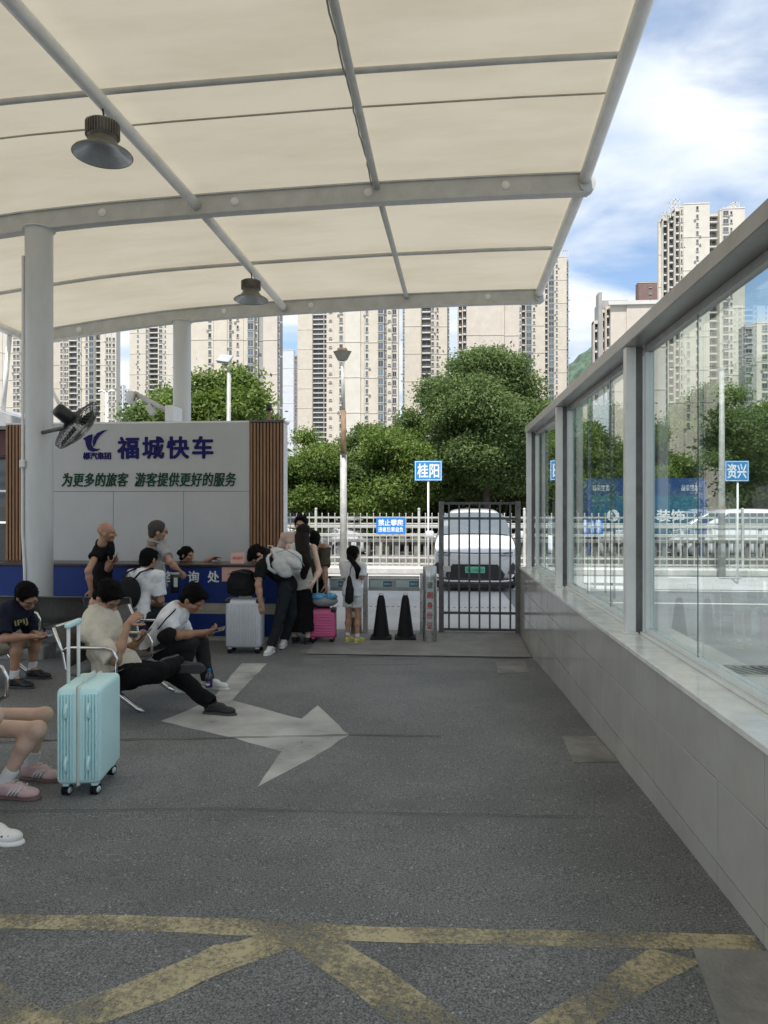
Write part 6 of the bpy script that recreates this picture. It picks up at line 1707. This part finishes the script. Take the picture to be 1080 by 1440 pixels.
# --- man in the white t-shirt leaning over his phone
J = dict(head=P(272, 842, 6.85), neck=P(249, 858, 6.85), shR=P(234, 874, 6.66), shL=P(252, 868, 7.05), elR=P(250, 894, 6.62), wrR=P(288, 889, 6.75), hdR=P(302, 886, 6.8), elL=P(262, 896, 7.1), wrL=P(292, 892, 6.92), hdL=P(303, 888, 6.86),
         waist=P(226, 890, 6.85), pelvis=P(216, 912, 6.9), hipR=P(220, 914, 6.8), hipL=P(222, 910, 7.0), knR=P(268, 903, 6.72), knL=P(282, 903, 7.02), anR=P(254, 958, 6.85), anL=P(292, 958, 7.02), toR=P(272, 972, 6.82), toL=P(312, 971, 6.98))
person('seated man in a white t-shirt bent over the phone in his hands', G(220, 985), J, P(300, 870, 6.8) - P(272, 842, 6.85), top='white_shirt', sleeve=.7, bottom='charcoal_trousers', shoe='shoe_white', sole='sole_white', palms={'R': A3(.2, .6, .7), 'L': A3(.2, -.6, .7)}, curl=(.9, .9), up=unit(A3(-.42, 0, 1)), seed=6, skin='skin_dark', girth=.98)
phone(P(305, 886, 6.82), unit(P(316, 884, 6.82) - P(300, 888, 6.82)), A3(-.3, -.35, .9), 'pale phone held by the man in the white t-shirt', 'phone_case')
# crossbody bag at his hip
cb = wthing('crossbody_bag', 'small black bag at the hip of the man in the white t-shirt', 'bag', P(231, 900, 6.6))
Bg = Field(.03).ell(P(233, 896, 6.58), (.085, .05, .07)).ell(P(239, 890, 6.57), (.06, .04, .05)); skin_part('pouch', [Bg.mesh(.0095, wr=.005, wf=40)], ['black_pack'], cb)
wpart(MB().tube([P(222, 885, 6.56), P(234, 870, 6.54), P(247, 857, 6.72)], .014, 6, sq=.3), 'strap', 'black_pack', cb)
# --- man in navy and shorts at the left edge
J = dict(head=P(38, 838, 7.15), neck=P(20, 856, 7.15), shR=P(1, 868, 7.0), shL=P(35, 862, 7.4), elR=P(6, 898, 6.88), wrR=P(46, 895, 7.02), hdR=P(60, 897, 7.1), elL=P(44, 890, 7.5), wrL=P(55, 897, 7.28), hdL=P(66, 897, 7.2),
         waist=P(-3, 885, 7.2), pelvis=P(-20, 910, 7.25), hipR=P(-14, 912, 7.12), hipL=P(-10, 910, 7.38), knR=P(27, 899, 7.0), knL=P(52, 896, 7.5), anR=P(19, 951, 7.02), anL=P(45, 938, 7.5), toR=P(46, 966, 6.98), toL=P(72, 953, 7.46))
mn, j, HL = person('seated man in navy t-shirt and beige shorts at the left edge, head bowed', G(-15, 965), J, P(58, 866, 7.05) - P(38, 838, 7.15), top='navy_shirt', sleeve=.85, bottom='beige_shorts', leg=.82, shoe='shoe_black', sock='sock', glasses=True, palms={'R': A3(.2, .5, .8), 'L': A3(.1, -.5, .8)}, girth=1.15, up=unit(A3(-.4, 0, 1)), seed=8, fat=.008)
phone(P(66, 895, 7.12), unit(P(78, 892, 7.1) - P(60, 896, 7.12)), A3(-.3, -.3, .9), 'dark phone held by the man in beige shorts')
c = P(30, 876, 6.93); obj('chest_print', text_mesh('IPIJ', 'yellow_print', .115, .07, depth=.004, bold=.02), mn, loc=tuple(c - BASE[mn]), rot=(R(84), R(-10), R(34)))
# --- person with pink shoes: bare legs, near left edge
g = G(-75, 1110)
J = dict(head=P(-150, 800, 4.25), neck=P(-160, 850, 4.25), shR=P(-165, 870, 4.08), shL=P(-150, 868, 4.42), elR=P(-150, 935, 4.02), wrR=P(-95, 965, 4.1), elL=P(-130, 935, 4.45), wrL=P(-90, 965, 4.35), waist=P(-160, 940, 4.25), pelvis=P(-118, 1012, 4.25),
         hipR=P(-108, 1022, 4.13), hipL=P(-104, 1010, 4.37), knR=P(52, 1026, 4.08), knL=P(62, 1006, 4.36), anR=P(6, 1106, 4.05), anL=P(43, 1087, 4.36), toR=P(60, 1132, 4.02), toL=P(100, 1107, 4.3))
pk_, jk, _ = person('seated person with bare legs, white socks and pink sneakers at the left edge', G(-110, 1130), J, A3(1, -.2, -.3), s=.96, skin='skin_pale', hair='long', top='white_shirt', bottom='maroon', leg=.34, shoe='shoe_pink', sole='sole_gum', sock='sock', female=True, girth=.84, slim=.88, seed=10)
mat('stripe_white', (.74, .72, .70), .6)
def shoe_axes(j, q, s):
    a, t = j['an' + q], j['to' + q]; dn = A3(0, 0, -1); d = t - a; d = unit(d - dn * np.dot(d, dn)); return a, d, np.cross(d, dn), dn, a + dn * .085 * s
for q in ('R', 'L'):
    a, d, sx, dn, sc_ = shoe_axes(jk, q, .96)
    for k in range(3):
        for sd in (-1, 1):
            pts = [sc_ + d * (.045 + .022 * k) + sx * sd * .041 - dn * .022, sc_ + d * (.062 + .022 * k) + sx * sd * .040 - dn * .045, sc_ + d * (.078 + .022 * k) + sx * sd * .028 - dn * .068]
            wpart(MB().tube(pts, .0055, 6), 'stripe', 'stripe_white', pk_)
    for k in range(4):
        c_ = sc_ + d * (.065 + .024 * k) - dn * (.094 - .011 * k)
        wpart(MB().tube([c_ - sx * .022 + dn * .004, c_ - dn * .003, c_ + sx * .022 + dn * .004 + d * .008], .003, 5), 'lace', 'stripe_white', pk_)
# --- neighbour whose white clog shows
J, f, r, L = sit(G(-150, 1190) - A3(.10, 0, 0), 1.66, R(2), .42, .02, .2)
off = G(-24, 1183) - (J['anR'] - A3(0, 0, J['anR'][2] - gz(3.5)))
for k in J: J[k] = J[k] + A3(off[0], off[1], 0)
J['anL'] = J['anL'] - A3(.42, 0, 0); J['toL'] = J['toL'] - A3(.42, 0, 0); J['knL'] = J['knL'] - A3(.12, 0, 0); J['knR'] = J['knR'] - A3(.16, 0, 0)
for k in ('pelvis', 'hipR', 'hipL', 'waist', 'neck', 'head', 'shR', 'shL', 'elR', 'elL', 'wrR', 'wrL'): J[k] = J[k] - A3(.16, 0, 0)
ck_, jc, _ = person('nearest seated person at the left edge, only a white clog in view', (J['pelvis'][0], J['pelvis'][1], gz(3.5)), J, A3(1, 0, -.2), s=.95, skin='skin_pale', hair='short', top='grey_shirt', bottom='dark_jeans', leg=.55, shoe='croc', sole='croc', seed=12)
a, d, sx, dn, sc_ = shoe_axes(jc, 'R', .95)
for (u_, w_) in ((.10, .03), (.10, -.03), (.13, .038), (.13, 0), (.13, -.038), (.16, .03), (.16, -.03), (.16, 0), (.185, .015), (.185, -.015)):
    h_ = .064 - 10.0 * w_ * w_ - 4.5 * max(0, u_ - .13) ** 2 - .004
    wpart(MB().lathe([(.0, .0), (.0048, .0), (.0048, -.006)], sc_ + d * u_ + sx * w_ - dn * h_, 8), 'vent_hole', 'sole_dark', ck_)
wpart(MB().tube([sc_ + d * .02 + sx * .040 - dn * .05, sc_ + d * -.03 + sx * .034 - dn * .075, sc_ - d * .06 - dn * .08, sc_ + d * -.03 - sx * .034 - dn * .075, sc_ + d * .02 - sx * .040 - dn * .05], .010, 6, sq=.4), 'heel_strap', 'croc', ck_)
# --- bald man in black at the counter
g = G(140, 917)
J, f, r, L = stand(A3(PY(143, 800, 9.3)[0], 9.3, gz(9.3)), 1.70, R(20), .03)
for k in ('neck', 'shR', 'shL'): J[k] = J[k] + A3(0, 0, .055)
J.update(head=P(150, 748, 9.3), elR=P(124, 803, 9.12), wrR=P(128, 830, 9.15), elL=P(152, 800, 9.5), wrL=P(157, 792, 9.32), hdL=P(163, 787, 9.27))
person('bald man in a black t-shirt standing at the counter, turned right', (J['pelvis'][0], J['pelvis'][1], gz(9.3)), J, A3(1, .25, -.12), hair='bald', top='black_shirt', sleeve=.55, bottom='black_trousers', skin='skin', curl=(.5, .9), palms={'L': A3(0, .2, 1)}, seed=14)
phone(P(162, 785, 9.25), unit(A3(.5, -.2, .8)), A3(-.8, -.3, .4), 'dark phone in the hand of the bald man')
# --- man in the grey polo
J, f, r, L = stand(A3(PY(216, 800, 9.2)[0], 9.2, gz(9.2)), 1.74, R(35), .04)
for k in ('neck', 'shR', 'shL'): J[k] = J[k] + A3(0, 0, .05)
J.update(head=P(222, 746, 9.2), elR=P(238, 789, 9.05), wrR=P(254, 805, 9.2), hdR=P(259, 811, 9.25))
J['elL'] = P(208, 795, 9.5); J['wrL'] = P(225, 815, 9.6)
person('short haired man in a grey polo shirt standing at the counter', (J['pelvis'][0], J['pelvis'][1], gz(9.2)), J, A3(.95, .55, -.1), hair='buzz', hair_m='hair_buzz', top='grey_shirt', sleeve=.8, bottom='grey_trousers', glasses=True, curl=(1.0, .7), hem=.05, seed=16, collar=True)
tb = wthing('tumbler', 'dark drinks tumbler hanging from the hand of the man in grey', 'tumbler', P(246, 830, 9.1))
wpart(MB().lathe([(.0, -.14), (.055, -.14), (.06, .05), (.062, .09), (.0, .09)], P(246, 818, 9.1), 16), 'cup', 'black_plastic', tb)
wpart(MB().lathe([(.0, .09), (.064, .09), (.064, .115), (.0, .12)], P(246, 818, 9.1), 16), 'lid', 'grey_bag', tb)
wpart(MB().box(P(247, 819, 9.03), (.05, .006, .12), 0, None, .002), 'print', 'label_pale', tb)
wpart(MB().tube([P(240, 808, 9.1), P(247, 801, 9.12), P(254, 806, 9.16)], .009, 6), 'strap', 'black_plastic', tb)
# --- seated person with backpack, back to the camera
J, f, r, L = sit(A3(PY(193, 800, 8.55)[0], 8.55, gz(8.5)), 1.70, R(75), .43, .10)
dx = P(192, 790, 8.6) - J['head']; 
for k in ('head', 'neck', 'shR', 'shL'): J[k] = J[k] + A3(dx[0], 0, dx[2])
person('seated person in white seen from behind wearing a black backpack', (J['pelvis'][0], J['pelvis'][1], gz(8.5)), J, A3(.35, 1, -.25), top='white_shirt', sleeve=.75, bottom='dark_jeans', shoe='shoe_white', seed=18)
bp = wthing('backpack', 'black backpack worn by the seated person in white', 'backpack', P(186, 850, 8.4))
c = (J['neck'] * .35 + J['waist'] * .65) - f * .19 - r * .03
Bg = Field(.03).ell(c, (.15, .09, .20)).ell(c - f * .06 - A3(0, 0, .05), (.12, .06, .12)); skin_part('pack', [Bg.mesh(.0105, wr=.003, wf=30)], ['black_pack'], bp)
for q in (-1, 1):
    sh_ = J['shR'] if q > 0 else J['shL']; a0 = c + r * q * .08 + A3(0, 0, .17); b0 = J['neck'] * .45 + sh_ * .55 + A3(0, 0, .075) - f * .02
    wpart(MB().tube([a0, (a0 + b0) / 2 - f * .05 + A3(0, 0, .02), b0, b0 + f * .12 - A3(0, 0, .06)], .028, 8, sq=.3), 'strap', 'black_pack', bp)
wpart(MB().tube([c + A3(-.03, 0, .19), c + A3(0, -.01, .235), c + A3(.03, 0, .19)], .009, 6), 'loop', 'grey_bag', bp)
# --- clerk behind the counter
J, f, r, L = sit(A3(PY(262, 790, 10.9)[0], 10.9, gz(10.9)), 1.58, R(-35), .50, .06)
dx = P(263, 781, 10.85) - J['head']
for k in J:
    if k[:2] not in ('an', 'to', 'kn'): J[k] = J[k] + A3(dx[0], dx[1], dx[2] * .98)
zt_c = zct
J['elL'] = P(285, 792, 10.62); J['wrL'] = A3(PY(303, 790, 10.5)[0], 10.36, zct + .05); J['hdL'] = A3(PY(318, 790, 10.4)[0], 10.3, zct + .10)
person('clerk with tied black hair sitting behind the blue counter, arm outstretched', (J['pelvis'][0], J['pelvis'][1], gz(10.9)), J, A3(1, -.35, -.12), s=.92, hair='bun', top='floral', sleeve=.7, bottom='dark_jeans', female=True, skin='skin_dark', curl=(.6, .35), palms={'L': A3(0, -.4, -1)}, seed=20, up=A3(0, 0, 1))
# --- bending man with grey backpack
J = dict(head=P(363, 781, 9.40), neck=P(373, 785, 9.48), shR=P(368, 796, 9.32), shL=P(372, 790, 9.68), elR=P(363, 822, 9.25), wrR=P(367, 850, 9.25), elL=P(364, 818, 9.66), wrL=P(366, 848, 9.55), waist=P(388, 803, 9.52), pelvis=P(405, 822, 9.58),
         hipR=P(402, 826, 9.48), hipL=P(407, 824, 9.70), knR=P(393, 868, 9.42), knL=P(410, 864, 9.72), anR=P(382, 908, 9.34), anL=P(400, 901, 9.75), toR=P(372, 917, 9.1), toL=P(394, 912, 9.5))
person('man in a black t-shirt bending down over the luggage', G(392, 918), J, P(352, 800, 9.38) - P(358, 779, 9.42), top='black_shirt', sleeve=.6, bottom='dark_jeans', shoe='shoe_white', sole='sole_white', seed=22, up=unit(A3(-.75, -.1, .45)), hair='short', highneck=True)
bp = wthing('backpack', 'pale grey backpack on the back of the bending man', 'backpack', P(400, 800, 9.4))
ax = unit(P(420, 800, 9.5) - P(385, 776, 9.45)); nn = unit(A3(.55, -.1, 1) - ax * np.dot(A3(.55, -.1, 1), ax)); yy_ = np.cross(nn, ax)
Bg = Field(.035).ell(P(401, 789, 9.5), (.25, .165, .125), np.array([ax, yy_, nn])).ell(P(410, 786, 9.48), (.15, .12, .12), np.array([ax, yy_, nn])).ell(P(396, 799, 9.36), (.16, .06, .10), np.array([ax, yy_, nn]))
skin_part('pack', [Bg.mesh(.011, wr=.006, wf=30, seed=2)], ['grey_pack'], bp)
wpart(MB().tube([P(381, 775, 9.42), P(376, 785, 9.30), P(378, 799, 9.28), P(388, 806, 9.30)], .024, 8, sq=.3), 'strap', 'grey_pack', bp)
wpart(MB().tube([P(378, 776, 9.45), P(377, 767, 9.45), P(383, 768, 9.45), P(386, 776, 9.45)], .010, 6), 'top_loop', 'grey_pack', bp)
skin_part('front_pocket', [Field(.02).ell(P(414, 792, 9.38), (.12, .09, .06), np.array([ax, yy_, nn])).mesh(.010, wr=.004, wf=40)], ['grey_pack'], bp)
wpart(MB().tube([P(388, 777, 9.33), P(403, 773, 9.36), P(420, 783, 9.40), P(428, 796, 9.42)], .006, 5), 'zip', 'zip_grey', bp)
# --- woman with long hair, black skirt
J, f, r, L = stand(A3(PY(424, 800, 9.8)[0], 9.8, gz(9.8)), 1.64, R(80), -.01)
J.update(head=P(427, 751, 9.85), elR=P(449, 803, 9.75), wrR=P(441, 818, 9.6), elL=P(404, 800, 9.9), wrL=P(408, 815, 10.0))
wn, j, HL = person('woman with very long dark hair in white vest and long black skirt', (J['pelvis'][0], J['pelvis'][1], gz(9.8)), J, A3(.1, 1, .05), s=.94, hair='long', hair_m='hair_brown', top='vest_white', sleeve=0, bottom='black_trousers', skirt=.10, shoe='shoe_black', sole='sole_dark', skin='skin_pale', female=True, girth=.9, hem=.10, seed=24)
Hf = Field(.04).ell(HL(0, -.05, -.03), (.088, .07, .12)).cone(HL(0, -.085, -.04), P(428, 790, 9.64), .098, .098).cone(P(428, 790, 9.64), P(427, 811, 9.62), .094, .04).ell(HL(0, .12, -.02), (.08, .08, .12), sub=True)
hr = skin_part('long_hair', [Hf.mesh(.0095, wr=.004, wf=45)], ['hair_brown'], wn)
# --- companion in olive
J, f, r, L = stand(A3(PY(443, 800, 10.15)[0], 10.15, gz(10.15)), 1.62, R(70), .0)
J.update(head=P(441, 759, 10.15), elR=P(457, 806, 10.02), wrR=P(458, 822, 9.98), hdR=P(459, 828, 9.98))
person('person in an olive t-shirt beside the long haired woman, holding the pink suitcase', (J['pelvis'][0], J['pelvis'][1], gz(10.15)), J, A3(-.2, 1, 0), s=.94, hair='short', top='olive_shirt', sleeve=.75, bottom='black_trousers', skin='skin', curl=(1.0, .7), seed=26)
# --- man facing the camera behind them
J, f, r, L = stand(A3(PY(420, 800, 10.6)[0], 10.6, gz(10.6)), 1.76, R(-88), .02)
J.update(head=P(423, 738, 10.55))
person('man in a pale peach shirt facing the camera behind the long haired woman', (J['pelvis'][0], J['pelvis'][1], gz(10.6)), J, A3(.05, -1, -.08), hair='short', top='peach_shirt', sleeve=.8, bottom='black_trousers', girth=1.1, seed=28)
# --- girl with ponytail
J, f, r, L = stand(A3(PY(496, 800, 9.88)[0], 9.88, gz(9.88)), 1.32, R(68), .0)
J.update(elL=P(487, 815, 9.95), wrL=P(489, 800, 10.05), elR=P(509, 812, 9.85), wrR=P(511, 800, 9.98))
gl, j, HL = person('girl with a ponytail in white t-shirt, pale shorts and yellow shoes', (J['pelvis'][0], J['pelvis'][1], gz(9.88)), J, A3(.3, 1, .05), s=.77, hair='long', hair_m='hair_black', top='white_shirt', sleeve=.85, bottom='white_shorts', leg=.55, shoe='shoe_yellow', sole='shoe_yellow', sock='sock', skin='skin', girth=.95, hem=.03, loose=1.2, seed=30)
Hf = Field(.02).ell(HL(0, -.10, -.01), (.035, .03, .035)).cone(HL(0, -.125, -.03), P(503, 800, 9.70), .032, .042).cone(P(503, 800, 9.70), P(502, 813, 9.70), .04, .018)
skin_part('ponytail', [Hf.mesh(.0075, wr=.003, wf=60)], ['hair_black'], gl)
tt = wthing('tote_bag', 'long black bag hanging at the left side of the girl', 'bag', P(491, 850, 9.72))
Bg = Field(.02).ell(P(491.5, 829, 9.72), (.045, .09, .19)).cone(P(491.5, 829, 9.72), P(491, 843, 9.72), .055, .06); skin_part('pouch', [Bg.mesh(.009, wr=.003, wf=30)], ['black_pack'], tt)
wpart(MB().tube([P(491, 818, 9.72), P(493, 800, 9.72), P(496, 793, 9.78)], .015, 6, sq=.35), 'strap', 'black_pack', tt)
# --- soft bags on the suitcases
b = A3(*BAGPOS); o = wthing('duffel_bag', 'soft black bag lying on top of the silver white suitcase', 'bag', b)
Bg = Field(.04).ell(b + A3(0, 0, .17), (.19, .13, .16)).ell(b + A3(.0, 0, .08), (.185, .13, .085)).ell(b + A3(.02, 0, .30), (.16, .11, .06)); Bg.cut(b + A3(0, 0, .002), A3(0, 0, -1), .01)
skin_part('body', [Bg.mesh(.011, wr=.007, wf=26, seed=5)], ['black_pack'], o)
wpart(MB().tube([b + A3(-.15, -.11, .30), b + A3(0, -.13, .345), b + A3(.15, -.11, .30)], .016, 6, sq=.4), 'strap', 'black_plastic', o)
wpart(MB().box(b + A3(0, -.145, .16), (.2, .02, .12), 0, None, .01, 2), 'front_pocket', 'black_pack', o)
b = A3(*BAG2POS); o = wthing('plastic_bag', 'grey holdall wrapped in blue plastic on the pink suitcase', 'bag', b)
Bg = Field(.03).ell(b + A3(0, 0, .075), (.19, .11, .075)); Bg.cut(b + A3(0, 0, .002), A3(0, 0, -1), .01); skin_part('body', [Bg.mesh(.010, wr=.004, wf=30)], ['grey_bag'], o)
Bg = Field(.02).ell(b + A3(-.08, -.03, .14), (.10, .08, .055)).ell(b + A3(.10, -.02, .145), (.09, .08, .05)); skin_part('wrap', [Bg.mesh(.009, wr=.009, wf=50)], ['blue_bag'], o)
# --- cola bottle on the floor
g = G(294, 975); mat('cola', (.02, .008, .005), .1); mat('bottle_clear', (.55, .6, .62), .1); mat('label_navy', (.01, .02, .12), .4)
o = wthing('drink_bottle', 'clear plastic drink bottle with dark label beside the white shoe', 'bottle', g)
x, y, z = g
glass_mat('bottle_plastic', (.85, .88, .9), .12)
wpart(MB().lathe([(.0, z), (.028, z), (.033, z + .012), (.033, z + .07), (.031, z + .075), (.031, z + .135), (.033, z + .14), (.030, z + .17), (.014, z + .205), (.013, z + .215)], (x, y, 0), 18), 'bottle', 'bottle_plastic', o)
wpart(MB().lathe([(.034, z + .06), (.034, z + .14)], (x, y, 0), 18), 'label_wrap', 'label_navy', o)
for (m_, r_, dz) in (('text_white', .022, 0), ('text_red', .021, .0)):
    pts = [(r_ * math.cos(t), r_ * math.sin(t)) for t in np.linspace(0, 2 * math.pi, 17)[:-1]] if m_ == 'text_white' else [(r_ * math.cos(t), r_ * math.sin(t)) for t in np.linspace(.15, math.pi - .15, 9)]
    wpart(MB().prism(pts, .035 if m_ == 'text_white' else .0365, .036 if m_ == 'text_white' else .037, 0, ((x, y, z + .10), (1, 0, 0), (0, 0, 1), (0, -1, 0))), 'round_emblem', m_, o)
wpart(MB().lathe([(.0, z + .235), (.014, z + .235), (.015, z + .212), (.0, z + .212)], (x, y, 0), 14), 'cap', 'sign_blue2', o)
# litter: pale flecks on the asphalt
mat('fleck', (.55, .55, .53), .8)
fl = MB()
for (px, py, n) in ((140, 1300, 16), (230, 1302, 10), (700, 1390, 5), (560, 1290, 8), (520, 980, 3), (880, 1250, 5), (270, 1150, 8)):
    for _ in range(n):
        q = G(px + RNG.normal(0, 40), py + RNG.normal(0, 9)); a_ = RNG.uniform(0, 3); w_, h_ = RNG.uniform(.003, .009), RNG.uniform(.002, .004)
        fl.box((q[0], q[1], q[2] + .011), (w_, h_, .002), 0, (0, 0, a_))
tag(fl.build('litter_flecks', 'fleck'), 'tiny pale flecks scattered on the asphalt', 'litter', kind='stuff')
